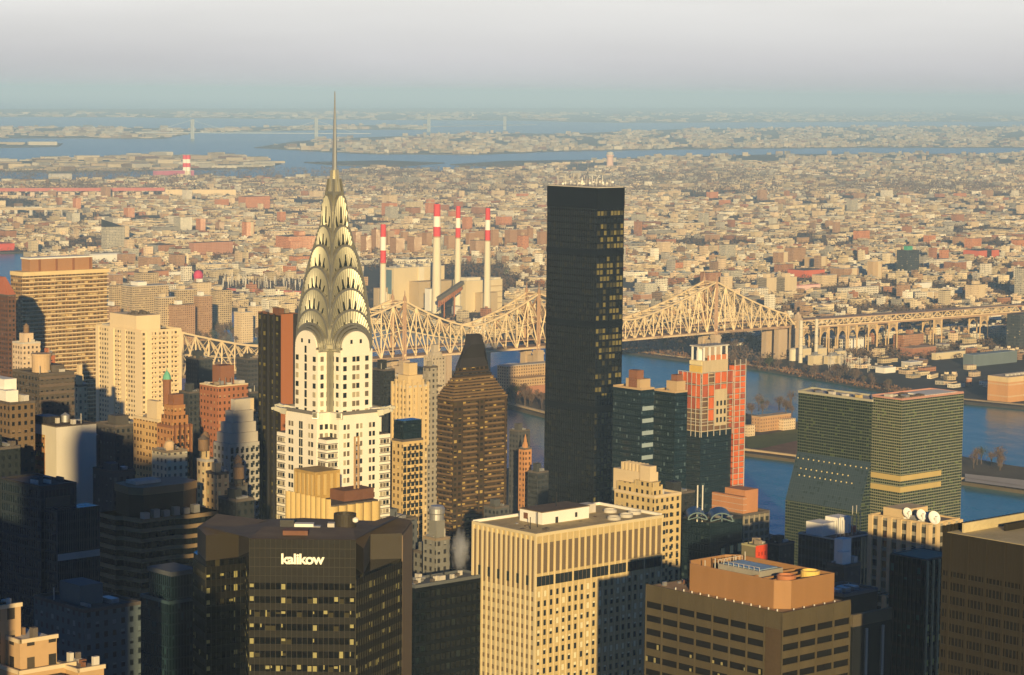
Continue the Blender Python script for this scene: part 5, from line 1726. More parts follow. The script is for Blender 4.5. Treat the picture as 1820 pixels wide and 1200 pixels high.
# middle-distance blocks: (u0, u1, u2, vt, Y, colour, description, extras)
FM = {}
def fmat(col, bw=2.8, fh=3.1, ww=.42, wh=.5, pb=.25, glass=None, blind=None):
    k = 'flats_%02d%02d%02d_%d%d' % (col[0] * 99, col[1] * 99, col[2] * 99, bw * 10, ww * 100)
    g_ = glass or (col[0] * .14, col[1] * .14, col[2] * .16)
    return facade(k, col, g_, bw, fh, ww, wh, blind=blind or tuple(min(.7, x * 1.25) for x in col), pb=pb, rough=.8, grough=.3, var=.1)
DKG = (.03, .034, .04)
MID = [  # blocks described as shaded carry that shade as dark wall colour
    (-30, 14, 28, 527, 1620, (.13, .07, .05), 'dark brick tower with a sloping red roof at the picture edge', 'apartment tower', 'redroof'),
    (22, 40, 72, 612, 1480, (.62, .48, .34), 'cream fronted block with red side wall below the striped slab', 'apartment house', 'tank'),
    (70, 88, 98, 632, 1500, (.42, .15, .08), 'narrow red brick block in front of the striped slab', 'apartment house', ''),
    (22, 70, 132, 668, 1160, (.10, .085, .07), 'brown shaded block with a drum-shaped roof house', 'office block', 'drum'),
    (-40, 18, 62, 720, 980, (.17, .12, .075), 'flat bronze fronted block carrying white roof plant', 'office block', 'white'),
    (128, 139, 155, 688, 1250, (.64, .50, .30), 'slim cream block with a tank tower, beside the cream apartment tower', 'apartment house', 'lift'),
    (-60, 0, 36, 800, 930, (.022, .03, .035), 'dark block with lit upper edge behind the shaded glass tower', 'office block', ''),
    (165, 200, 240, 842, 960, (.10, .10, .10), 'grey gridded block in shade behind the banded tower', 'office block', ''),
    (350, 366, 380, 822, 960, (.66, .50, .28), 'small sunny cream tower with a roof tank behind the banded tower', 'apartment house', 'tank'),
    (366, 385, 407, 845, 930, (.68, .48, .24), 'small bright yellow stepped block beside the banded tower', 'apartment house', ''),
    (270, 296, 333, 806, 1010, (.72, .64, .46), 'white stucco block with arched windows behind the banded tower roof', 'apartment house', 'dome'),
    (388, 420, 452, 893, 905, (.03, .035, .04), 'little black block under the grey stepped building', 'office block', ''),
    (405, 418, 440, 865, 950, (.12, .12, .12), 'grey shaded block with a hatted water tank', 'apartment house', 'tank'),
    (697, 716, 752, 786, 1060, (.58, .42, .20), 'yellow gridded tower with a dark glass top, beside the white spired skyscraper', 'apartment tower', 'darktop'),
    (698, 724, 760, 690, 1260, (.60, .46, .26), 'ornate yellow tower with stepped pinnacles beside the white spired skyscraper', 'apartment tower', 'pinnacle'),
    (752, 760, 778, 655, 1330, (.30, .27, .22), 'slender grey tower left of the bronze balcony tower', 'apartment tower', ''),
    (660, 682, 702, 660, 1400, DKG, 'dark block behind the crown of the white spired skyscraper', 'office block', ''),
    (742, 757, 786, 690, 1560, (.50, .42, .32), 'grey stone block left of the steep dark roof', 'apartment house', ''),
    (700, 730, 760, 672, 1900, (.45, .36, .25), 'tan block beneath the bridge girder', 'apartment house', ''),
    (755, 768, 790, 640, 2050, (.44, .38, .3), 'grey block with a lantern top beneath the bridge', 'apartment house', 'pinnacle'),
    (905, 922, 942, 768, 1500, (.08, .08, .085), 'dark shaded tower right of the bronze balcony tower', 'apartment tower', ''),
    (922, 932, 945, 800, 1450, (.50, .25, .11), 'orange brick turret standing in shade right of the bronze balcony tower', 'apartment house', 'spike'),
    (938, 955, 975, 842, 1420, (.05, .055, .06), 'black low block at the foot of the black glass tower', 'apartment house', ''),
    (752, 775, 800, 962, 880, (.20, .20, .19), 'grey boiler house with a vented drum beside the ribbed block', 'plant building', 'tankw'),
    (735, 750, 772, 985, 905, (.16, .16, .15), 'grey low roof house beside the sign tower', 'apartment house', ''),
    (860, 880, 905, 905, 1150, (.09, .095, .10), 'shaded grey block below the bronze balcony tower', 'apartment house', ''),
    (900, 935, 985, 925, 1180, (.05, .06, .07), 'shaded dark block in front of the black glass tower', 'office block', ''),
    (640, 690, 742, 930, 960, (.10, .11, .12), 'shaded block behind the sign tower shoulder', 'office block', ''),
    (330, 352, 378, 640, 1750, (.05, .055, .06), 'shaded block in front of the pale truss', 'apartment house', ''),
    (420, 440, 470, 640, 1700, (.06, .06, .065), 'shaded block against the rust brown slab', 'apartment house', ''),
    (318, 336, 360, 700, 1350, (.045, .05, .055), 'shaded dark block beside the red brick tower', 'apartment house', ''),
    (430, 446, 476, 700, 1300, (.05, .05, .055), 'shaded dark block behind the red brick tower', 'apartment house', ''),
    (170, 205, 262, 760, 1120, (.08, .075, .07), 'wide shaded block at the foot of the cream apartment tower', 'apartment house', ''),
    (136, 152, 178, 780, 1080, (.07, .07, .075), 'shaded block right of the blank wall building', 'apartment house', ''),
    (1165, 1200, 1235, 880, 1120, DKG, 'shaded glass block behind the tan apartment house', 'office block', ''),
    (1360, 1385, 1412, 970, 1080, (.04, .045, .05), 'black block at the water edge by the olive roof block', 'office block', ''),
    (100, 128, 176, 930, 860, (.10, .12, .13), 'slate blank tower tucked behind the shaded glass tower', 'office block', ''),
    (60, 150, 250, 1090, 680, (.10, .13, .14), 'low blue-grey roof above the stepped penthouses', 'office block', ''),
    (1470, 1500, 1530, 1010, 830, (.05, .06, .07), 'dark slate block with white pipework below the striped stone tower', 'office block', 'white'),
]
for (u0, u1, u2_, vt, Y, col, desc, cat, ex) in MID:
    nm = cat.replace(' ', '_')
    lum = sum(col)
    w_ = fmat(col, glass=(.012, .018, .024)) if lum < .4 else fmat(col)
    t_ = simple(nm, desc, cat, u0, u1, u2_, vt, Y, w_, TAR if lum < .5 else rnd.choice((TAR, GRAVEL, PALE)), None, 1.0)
    A, B = t_.a, t_.b
    bm_ = mat('plain_%02d%02d%02d' % (col[0] * 99, col[1] * 99, col[2] * 99), col, .85)
    if ex == '':
        bulk(t_, .2, .6, .3, .7, rnd.uniform(3, 6), bm_)
        bulk(t_, .65, .8, .2, .4, 1.5, STEEL, 'roof_unit')
    if ex == 'redroof':
        b = MB(); b.frustum([(0, 0), (A, 0), (A, B), (0, B)], t_.h + 1, [(A * .3, B * .3), (A * .7, B * .3), (A * .7, B * .7), (A * .3, B * .7)], t_.h + 12); b.build('hipped_roof', mat('red_tile', (.38, .13, .08), .8), t_.o)
    if ex in ('tank', 'lift'):
        bulk(t_, .25, .75, .25, .75, 6, bm_, 'lift_house')
        if ex == 'tank':
            lathe_part('roof_tank', t_.o, [(1.7, 0), (1.7, 4), (1.9, 4), (0, 6)], A * .5, B * .5, t_.h + 6, WOOD)
        else:
            bulk(t_, .35, .7, .35, .7, 11, bm_, 'tank_tower')
    if ex == 'drum':
        lathe_part('roof_drum', t_.o, [(4.5, 0), (4.5, 8), (4.9, 8), (4.9, 9), (0, 9)], A * .45, B * .5, t_.h, mat('tan_drum', (.5, .36, .22), .8))
        bulk(t_, .6, .95, .3, .8, 3.5, TAR, 'plant_room')
        for k in range(30):
            ubox('spandrel', t_.o, -.15, A + .1, -.15, .1, t_.h - 2 - k * 3.6, t_.h - .6 - k * 3.6, mat('brown_spandrel', (.13, .10, .08), .8))
    if ex == 'white':
        bulk(t_, .3, .8, .4, .9, 9, WHITE, 'plant_box'); bulk(t_, .1, .6, .2, .6, 5, WHITE, 'plant_box'); bulk(t_, .7, .9, .1, .4, 3, PALE, 'plant_box')
    if ex == 'dome':
        lathe_part('roof_tank', t_.o, [(2.5, 0), (2.5, 2), (1.6, 4), (0, 4.6)], A * .5, B * .5, t_.h, mat('tan_drum', (.5, .36, .22), .8))
    if ex == 'darktop':
        ubox('dark_glass_top', t_.o, A * .05, A * .95, B * .05, B * .95, t_.h, t_.h + 9, NAVY)
        for f_ in range(18):
            t_.wins('R', [((i + .5) * A / 5, t_.h - 3 - f_ * 3.1, 1.7, 1.9) for i in range(5)], GLASS, cap=80)
        t_.done()
    if ex == 'pinnacle':
        bulk(t_, .15, .85, .15, .85, 6, bm_, 'stepped_top'); bulk(t_, .3, .7, .3, .7, 12, bm_, 'stepped_top')
        for k in range(5):
            for (x, y) in ((A * k / 4, -.3), (-.3, B * k / 4)):
                ubox('pinnacle', t_.o, x - .5, x + .5, y - .5, y + .5, t_.h - 30, t_.h + 2.5 + (k % 2) * 1.5, bm_)
    if ex == 'spike':
        b = MB(); b.frustum([(A * .2, B * .2), (A * .8, B * .2), (A * .8, B * .8), (A * .2, B * .8)], t_.h, [(A * .4, B * .4), (A * .6, B * .4), (A * .6, B * .6), (A * .4, B * .6)], t_.h + 5); b.build('turret', bm_, t_.o)
        b = MB(); b.frustum([(A * .38, B * .38), (A * .62, B * .38), (A * .62, B * .62), (A * .38, B * .62)], t_.h + 5, [(A * .49, B * .49), (A * .51, B * .49), (A * .51, B * .51), (A * .49, B * .51)], t_.h + 9); b.build('turret_cap', bm_, t_.o)
    if ex == 'tankw':
        bulk(t_, .2, .8, .2, .8, 7, bm_, 'boiler_room')
        lathe_part('vented_drum', t_.o, [(2.6, 0), (2.6, 2), (2.9, 2.4), (2.9, 4), (2.2, 5), (0, 5)], A * .5, B * .5, t_.h + 7, STEEL)
water_tank('wooden water tank on legs above the small sunny cream tower', 362, 812, 962)
water_tank('wooden water tank with pointed cap beside the rust brown slab', 424, 862, 946)
water_tank('wooden water tank on the tan apartment house roof', 1150, 884, 975, 1.8, 3.6)

# steam drifting from a roof vent
def steam(label, u, v, Y, h, w):
    m = bpy.data.materials.new('steam')
    m.use_nodes = True
    t = m.node_tree
    for n in list(t.nodes):
        t.nodes.remove(n)
    o_ = t.nodes.new('ShaderNodeOutputMaterial'); v_ = t.nodes.new('ShaderNodeVolumePrincipled')
    tc = t.nodes.new('ShaderNodeTexCoord')
    nz = noise_n(t, 3.0, 4, tc.outputs['Object'])
    g_ = t.nodes.new('ShaderNodeTexGradient'); g_.gradient_type = 'SPHERICAL'
    t.links.new(tc.outputs['Object'], g_.inputs[0])
    d = math_n(t, 'MULTIPLY', math_n(t, 'MAXIMUM', math_n(t, 'SUBTRACT', math_n(t, 'ADD', g_.outputs['Fac'], nz), .72), 0.0), .55)
    t.links.new(d, v_.inputs['Density'])
    v_.inputs['Color'].default_value = (.9, .92, .95, 1)
    t.links.new(v_.outputs[0], o_.inputs['Volume'])
    P = pt(u, v, Y)
    b = MB(); b.lathe([(0, -1)] + [(math.sin(math.pi * k / 8), -math.cos(math.pi * k / 8)) for k in range(1, 8)] + [(0, 1)], 14)
    o = tag(b.build('steam', m), label, kind='stuff')
    o.location = (P.x, P.y, P.z + h / 2)
    o.scale = (w, w, h / 2)
steam('white steam rising beside the ribbed stone block', 818, 1030, 830, 20, 4.2)
# ------------------------------------------------------------------ the far bank: landmarks
def far(name, label, cat, u0, u1, u2, vt, vb, wall, roofm=None, group=None, rot=G, ph=0.0):
    """a building on the far bank from its picture edges, roof corner vt and foot vb"""
    Y = gnd(u1, vb, LANDZ).y
    t_ = Tower(name, label, cat, u0, u1, u2, vt, Y, group, LANDZ, rot)
    t_.walls(wall)
    ubox('roof', t_.o, -.2, t_.a + .2, -.2, t_.b + .2, t_.h, t_.h + .6, roofm or TAR)
    FOOT.append((t_.o.location.x + (CG * t_.a - SG * t_.b) / 2, t_.o.location.y + (SG * t_.a + CG * t_.b) / 2, max(t_.a, t_.b) * .62 + 6))
    return t_
FOOT = []
BRICKF = facade('far_brick', (.36, .18, .10), (.12, .06, .04), 3.2, 3.0, .4, .45, blind=(.4, .24, .14), pb=.3, var=.12)
BROWNF = facade('far_brown', (.40, .25, .15), (.14, .08, .05), 3.0, 2.9, .42, .45, blind=(.45, .32, .2), pb=.3, var=.12)
CREAMF = facade('far_cream', (.66, .52, .34), (.25, .18, .12), 3.0, 3.0, .4, .45, blind=(.6, .48, .3), pb=.3, var=.08)
PINKF = facade('far_orange', (.55, .24, .12), (.25, .11, .06), 4.0, 3.4, .5, .45, blind=(.6, .3, .16), pb=.3, var=.1)
GREYF = facade('far_grey', (.46, .43, .36), (.12, .12, .11), 3.6, 3.2, .5, .55, blind=(.6, .52, .36), pb=.3, var=.1)
WHF = facade('far_white', (.74, .68, .56), (.14, .13, .12), 4.0, 3.6, .5, .5, blind=(.6, .55, .45), pb=.2, var=.06)
RI = facade('island_concrete', (.52, .40, .25), (.10, .08, .06), 3.2, 2.9, .62, .5, blind=(.5, .4, .25), pb=.25, var=.1)
ISL = [
    (192, 200, 218, 508, 600, RI, 'tan concrete island block with a navy shaded end, beside the striped slab'),
    (216, 236, 300, 510, 608, RI, 'wide tan concrete island block with a white stair tower, behind the cream tower roof box'),
    (274, 283, 312, 530, 614, RI, 'low tan island block with stepped roofs just right of the cream roof box'),
    (300, 308, 347, 543, 614, BROWNF, 'brown gridded island block nearest the pale truss'),
    (304, 316, 350, 516, 592, RI, 'shaded tan island block with a white lift house'),
    (344, 354, 377, 527, 606, BROWNF, 'narrow brown island block with a white cap'),
    (374, 384, 412, 517, 588, RI, 'long tan island block under the pink ball tank'),
    (342, 350, 376, 503, 560, CREAMF, 'cream island block at the foot of the pink ball tank'),
    (416, 428, 450, 556, 610, CREAMF, 'stepped cream island block standing in the trees'),
    (440, 448, 466, 545, 600, CREAMF, 'cream island block against the rust brown slab'),
    (238, 252, 282, 486, 560, RI, 'far tan island block with a cream water box'),
    (186, 200, 214, 545, 612, BROWNF, 'short brown island block in front of a taller tan one'),
    (252, 262, 278, 548, 606, CREAMF, 'plain cream island stair tower behind the cream tower roof box'),
]
for i, (u0, u1, u2_, vt, vb, m_, d) in enumerate(ISL):
    t_ = far('island_block', d, 'apartment block', u0, u1, u2_, vt, vb, m_, rnd.choice((TAR, PALE)), 'apartment blocks on the river island')
    ubox('lift_house', t_.o, t_.a * .2, t_.a * .45, t_.b * .2, t_.b * .8, t_.h + .6, t_.h + 5.5, WHITE if i % 2 else MATS['bare_floor_shade'] if False else CRM)

# the island under the bridge and at its southern end
hos = far('island_hospital', 'long low tan brick building on the island beside a white dome', 'hospital', 884, 900, 985, 652, 700, facade('island_tan', (.52, .36, .2), (.12, .08, .05), 3.6, 3.4, .45, .5), PALE)
ubox('wing', hos.o, 4, hos.a * .7, -18, 0, 0, hos.h * .6, MATS['island_tan'])
ubox('terrace', hos.o, 0, hos.a * .9, -20, -18, 0, hos.h * .3, mat('brick_terrace', (.42, .2, .12), .85))
P = gnd(907, 668, 3)
dm = thing('tennis_dome', 'white inflated tennis dome on the island below the bridge', 'dome', (P.x, P.y, 3), G)
FOOT.append((P.x, P.y, 60))
b = MB()
n, k_ = 18, 8
for i in range(n):
    for j in range(k_):
        def q(i_, j_):
            a_ = math.pi * i_ / n; e = math.pi / 2 * j_ / k_
            return (36 * math.sin(math.pi * (j_ / k_ - .5)) , -17 * math.cos(a_) * math.cos(math.pi * (j_ / k_ - .5)) ** .6, 15 * math.sin(a_) * math.cos(math.pi * (j_ / k_ - .5)) ** .6)
        b.face([q(i, j), q(i, j + 1), q(i + 1, j + 1), q(i + 1, j)])
b.smooth = True
b.build('dome', mat('white_fabric', (.80, .79, .76), .6, var=.04), dm)
ubox('door_porch', dm, -3, 3, -20, -16, 0, 4, PALE)
rui = far('island_brick_house', 'long orange brick hospital wing on the island south of the unfinished tower', 'building', 1336, 1352, 1406, 742, 768, facade('orange_island', (.50, .30, .15), (.2, .12, .07), 3.5, 3.4, .4, .45), TAN)
ubox('cream_wing', rui.o, rui.a * .6, rui.a, -6, .1, 0, rui.h * .75, CREAMF)
r2 = far('island_low_shed', 'low tan shed between bare trees at the island lawn', 'shed', 1324, 1330, 1342, 757, 776, CREAMF, TAN)
def flat_patch(name, label, px, m, z, kind='stuff'):
    b = MB()
    P = [gnd(u, v, z) for u, v in px]
    a_ = sum(P[i].x * P[(i + 1) % len(P)].y - P[(i + 1) % len(P)].x * P[i].y for i in range(len(P)))
    if a_ < 0: P = P[::-1]
    b.face([tuple(p) for p in P])
    return tag(b.build(name, m), label, kind=kind)
flat_patch('lawn', 'green lawn on the river island', [(1322, 778), (1420, 762), (1440, 780), (1420, 800), (1330, 796)], mat('olive_lawn', (.13, .14, .035), .95, var=.3, scale=.04), LANDZ + .12)
flat_patch('brown_scrub', 'brown winter scrub on the island', [(1350, 798), (1440, 778), (1470, 810), (1412, 812), (1330, 803)], mat('russet_scrub', (.22, .12, .06), .95, var=.3, scale=.06), LANDZ + .3)
def strip_wall(name, label, cat, pts, h, w, m, kind=None):
    b = MB()
    P = [gnd(u, v, 0) for u, v in pts]
    for p, q in zip(P, P[1:]):
        b.bar(p + Vector((0, 0, h / 2)), q + Vector((0, 0, h / 2)), w, 0, h)
    o = b.build(name, m)
    return tag(o, label, cat, None, kind)
SEA = mat('sea_wall_stone', (.46, .36, .22), .9, var=.2, scale=.05)
strip_wall('sea_wall', 'tan stone sea wall along the river island edge', 'sea wall', [(250, 641), (717, 707), (905, 723), (970, 740), (1323, 806), (1410, 817), (1715, 859), (1900, 886)], 5.0, 3, SEA)
strip_wall('sea_wall', 'rocky stone shore wall under the far power station bank', 'sea wall', [(100, 513), (417, 550), (798, 593), (1110, 626), (1200, 638), (1330, 653), (1400, 664)], 4.2, 4, SEA)
strip_wall('sea_wall', 'low stone shore wall below the orange riverside warehouse', 'sea wall', [(1400, 664), (1500, 681), (1600, 701), (1715, 715), (1820, 725), (2300, 781)], 4.2, 5, mat('rubble_shore', (.27, .21, .14), .95, var=.3, scale=.1))
flat_patch('island_tip_paving', 'pale paved southern point of the river island', [(1715, 842), (1900, 862), (1900, 880), (1715, 855)], mat('pale_granite', (.52, .45, .36), .85, var=.1), LANDZ + 2.0, 'structure')

# power station with four tall stacks
SWH = mat('stack_white', (.82, .78, .70), .8, var=.05)
SRD = mat('stack_red', (.62, .06, .07), .7, var=.05)
SCR = mat('stack_cream', (.66, .60, .46), .85, var=.08)
def stack(label, u, vt, vb, vbands, rb, rt):
    Y = 3760
    P = pt(u, vb, Y)
    o = thing('power_station_chimney', label, 'chimney', (P.x, P.y, LANDZ), group='red and white power station chimneys')
    z = [pt(u, v, Y).z - LANDZ for v in vbands]
    H = z[0]
    def rad(h): return rb + (rt - rb) * h / H
    b = MB(); b.lathe([(rad(0), 0), (rad(z[-1]), z[-1])], 20); b.build('shaft', SCR, o)
    for i in range(len(z) - 1):
        b = MB(); b.smooth = False
        pr = [(rad(z[i + 1]), z[i + 1]), (rad(z[i]), z[i])]
        if i == 0:
            pr += [(rad(H) * .8, H), (rad(H) * .75, H - 4)]
        b.lathe(pr, 20); b.build('painted_band', SRD if i % 2 == 0 else SWH, o)
    b = MB(); b.lathe([(rad(z[-1]) + .8, z[-1] - 1.5), (rad(z[-1]) + .8, z[-1]), (rad(z[-1]), z[-1])], 20); b.build('gallery', BTW, o)
    return o
stack('red and white chimney standing apart beside the spired skyscraper', 680.5, 399, 545, (399, 421, 445, 467), 5.0, 4.2)
stack('thickest and tallest red and white chimney of the power station', 775.5, 363, 545, (363, 384.5, 403, 420), 7.3, 5.0)
stack('slim red and white chimney second from the spired skyscraper among the power station trio', 813, 366.5, 545, (366.5, 387.5, 405, 422), 5.4, 3.4)
stack('red and white chimney of the power station nearest the black glass tower', 865.5, 370, 545, (370, 391, 409, 427), 5.6, 3.6)
PWC = mat('plant_cream', (.62, .52, .34), .8, var=.08, scale=.05)
PWD = mat('plant_tan', (.46, .36, .23), .85, var=.1, scale=.05)
pw = far('turbine_hall', 'long cream turbine hall of the power station with a blue shaded end', 'power station', 682, 700, 790, 477, 548, PWC, PALE)
A, B = pw.a, pw.b
ubox('lower_hall', pw.o, A * .3, A * 1.05, -24, 0, 0, pw.h * .66, PWD)
ubox('bay', pw.o, A * .48, A * .58, -2, 0, pw.h * .3, pw.h, SCR)
ubox('shaded_end', pw.o, -.5, .2, B * .2, B * .9, pw.h * .35, pw.h * .95, mat('shade_blue_wall', (.12, .20, .25), .6))  # blue panel puts the shade of this end into its colour
for i in range(12):
    ubox('roof_monitor', pw.o, A * (.05 + .075 * i), A * (.09 + .075 * i), B * .2, B * .7, pw.h + .6, pw.h + 2 + (i % 3) * 1.6, (PALE, STEEL, SCR)[i % 3])
ubox('stepped_block', pw.o, A * .7, A * .95, B * .1, B * .5, pw.h, pw.h + 5, SCR)
bh = far('boiler_house', 'tall tan boiler house of the power station next to the last chimney', 'power station', 805, 828, 893, 500, 556, PWC, PALE)
A, B = bh.a, bh.b
ubox('flue_tower', bh.o, A * .05, A * .42, 2, B * .6, bh.h, bh.h + 5, SCR)
ubox('flue_tower', bh.o, A * .78, A * .98, 2, B * .8, bh.h, bh.h + 3, SCR)
ubox('sloped_annex', bh.o, A * .25, A * .7, -14, 0, 0, bh.h * .62, PWD)
for i in range(4):
    ubox('gallery', bh.o, A * .5, A * .98, -1.6, 0, bh.h * (.25 + .18 * i), bh.h * (.25 + .18 * i) + 1.2, PWD)
hp = far('coal_tower', 'plain white windowless coal tower by the conveyor of the power station', 'coal tower', 755, 764, 779, 514, 556, WHITE, PALE)
P, Q = pt(779, 536, 3680), pt(822, 507, 3720)
cv = thing('coal_conveyor', 'sloping rust brown conveyor gallery rising to the boiler house', 'conveyor', (P.x, P.y, 3))
d = Q - P
b = MB()
for k in range(12):
    s0, s1 = d * (k / 12), d * ((k + 1) / 12)
    o0, o1 = Vector((0, 0, P.z - 3)) + s0, Vector((0, 0, P.z - 3)) + s1
    dn = Vector((0, 0, -8 + k * .2))
    b.bar(o0, o1, 1.2); b.bar(o0 + dn, o1 + dn, 1.2); b.bar(o0, o0 + dn, .8); b.bar(o0, o1 + dn, .7); b.bar(o0 + dn, o1, .7)
b.build('truss', mat('rust_truss', (.36, .14, .06), .8), cv)
b = MB(); b.bar((0, 0, P.z + 1), d + Vector((0, 0, P.z + 1)), 7, 0, 5); b.build('gallery', mat('dark_gallery', (.13, .12, .11), .8), cv)
b = MB()
for k in (3, 8):
    p = d * (k / 12) + Vector((0, 0, P.z - 10)); b.bar(p, (p.x, p.y, 0), 1.6)
b.build('trestle', MATS['rust_truss'], cv)
c2 = far('stack_annex', 'tan windowless annex at the foot of the lone chimney', 'power station', 664, 672, 735, 513, 548, PWD, BSD)
for i in range(4):
    ubox('pale_pier', c2.o, c2.a * .06 + i * 5, c2.a * .06 + i * 5 + 2.4, -.4, .1, 0, c2.h * .8, WHITE)
# silo and small tanks
def tank(label, u, vt, vb, r, m, cat='tank', name='storage_tank', group=None):
    P = gnd(u, vb, 3)
    h = pt(u, vt, P.y).z - 3
    o = thing(name, label, cat, (P.x, P.y, 3), 0, group)
    FOOT.append((P.x, P.y, r + 5))
    b = MB(); b.lathe([(r, 0), (r, h), (r * .9, h + .5), (0, h + r * .25)], 18); b.build('shell', m, o)
    b = MB(); b.lathe([(r + .25, h - .8), (r + .25, h), (r, h)], 18); b.build('rim', PALE, o)
    return o
tank('pale round storage tank in front of the boiler house', 812, 545, 558, 8, PALE)
tank('squat cream storage tank on the far bank beside the bridge end chimney', 1410, 620, 641, 5.6, SCR)

# riverside plant by the pylons
def slim(label, u, vt, vb, r):
    P = gnd(u, vb, 3)
    h = pt(u, vt, P.y).z - 3
    o = thing('plant_chimney', label, 'chimney', (P.x, P.y, 3), 0, 'slim steel chimneys by the bridge end')
    FOOT.append((P.x, P.y, 10))
    b = MB(); b.lathe([(r * 1.1, 0), (r, h), (r * .8, h), (r * .8, h - 3)], 14); b.build('shaft', mat('chimney_grey', (.60, .55, .44), .7, var=.1), o)
    b = MB()
    for k in range(1, 5):
        b = MB(); b.lathe([(r + .1, h * k / 5), (r + .5, h * k / 5), (r + .5, h * k / 5 + .6), (r + .1, h * k / 5 + .6)], 12); b.build('gallery', STEEL, o)
slim('slim grey steel chimney in front of the stone bridge pylon', 1422.5, 570, 645, 2.4)
slim('slim grey steel chimney standing clear under the viaduct start', 1450, 567, 640, 2.2)
for i, (u0, u1, u2_, vt, vb, d) in enumerate(((1418, 1426, 1442, 621, 642, 'cream generator housing at the foot of the pylon chimney'), (1448, 1456, 1470, 620, 640, 'cream generator housing under the clear standing chimney'),
        (1436, 1446, 1462, 633, 650, 'low cream switch house nearest the water between the two slim chimneys'), (1464, 1475, 1500, 634, 648, 'long cream plant shed right of the slim chimneys'), (1484, 1490, 1503, 625, 636, 'small cream box beside the white loft building'))):
    t_ = far('generator_house', d, 'plant building', u0, u1, u2_, vt, vb, PWC, PALE, 'riverside generator houses')
    ubox('duct', t_.o, t_.a * .2, t_.a * .6, t_.b * .2, t_.b * .6, t_.h, t_.h + 4, STEEL)
q = random.Random(21)
for i in range(26):
    u, v = q.uniform(1462, 1545), q.uniform(646, 664)
    P = gnd(u, v, 3)
    o = thing('substation_mast', 'thin steel mast of the riverside electrical yard', 'mast', P, 0, 'masts of the riverside electrical yard')
    b = MB(); h = q.uniform(11, 17)
    b.bar((0, 0, 0), (0, 0, h), .55); b.bar((-2.4, 0, h * .86), (2.4, 0, h * .86), .4); b.bar((-1.8, 0, h * .7), (1.8, 0, h * .7), .3)
    b.build('mast', PALE, o)
lf = far('white_loft_building', 'white loft building with square windows and a dark shaded side under the viaduct', 'loft building', 1457, 1494, 1537, 604, 626, facade('white_loft', (.70, .64, .54), (.06, .06, .06), 4.6, 4.2, .5, .55, pb=.1), PALE)
ubox('painted_shade_side', lf.o, -.3, .1, lf.b * .05, lf.b, 0, lf.h, facade('shaded_loft', (.08, .06, .055), (.5, .42, .3), 4.6, 4.2, .3, .4, pb=.0))  # shade of this side put into a darker copy of the wall
ubox('blank_end', lf.o, lf.a * .42, lf.a, -.3, .1, 0, lf.h * .9, WHITE)
wh = far('orange_warehouse', 'large orange riverside warehouse with a row of small windows and pale top band', 'warehouse', 1756, 1792, 1880, 672, 716, facade('orange_store', (.56, .30, .13), (.62, .50, .32), 3.0, 13, .5, .12, pb=0, var=.1), mat('buff_roof', (.5, .38, .28), .9))
ubox('pale_band', wh.o, -.3, wh.a, -.3, .1, wh.h - 5, wh.h + .5, mat('buff_band', (.64, .48, .26), .8)); ubox('pale_band', wh.o, -.3, .1, .1, wh.b, wh.h - 5, wh.h + .5, MATS['buff_band'])
for i in range(5):
    ubox('stair_house', wh.o, wh.a * .1 + i * 7, wh.a * .1 + i * 7 + 3, wh.b * .3, wh.b * .4, wh.h, wh.h + 3, PALE)
tank('small round brick red tank beside the orange riverside warehouse', 1722, 672, 686, 3.4, mat('brick_tank', (.42, .2, .11), .85))

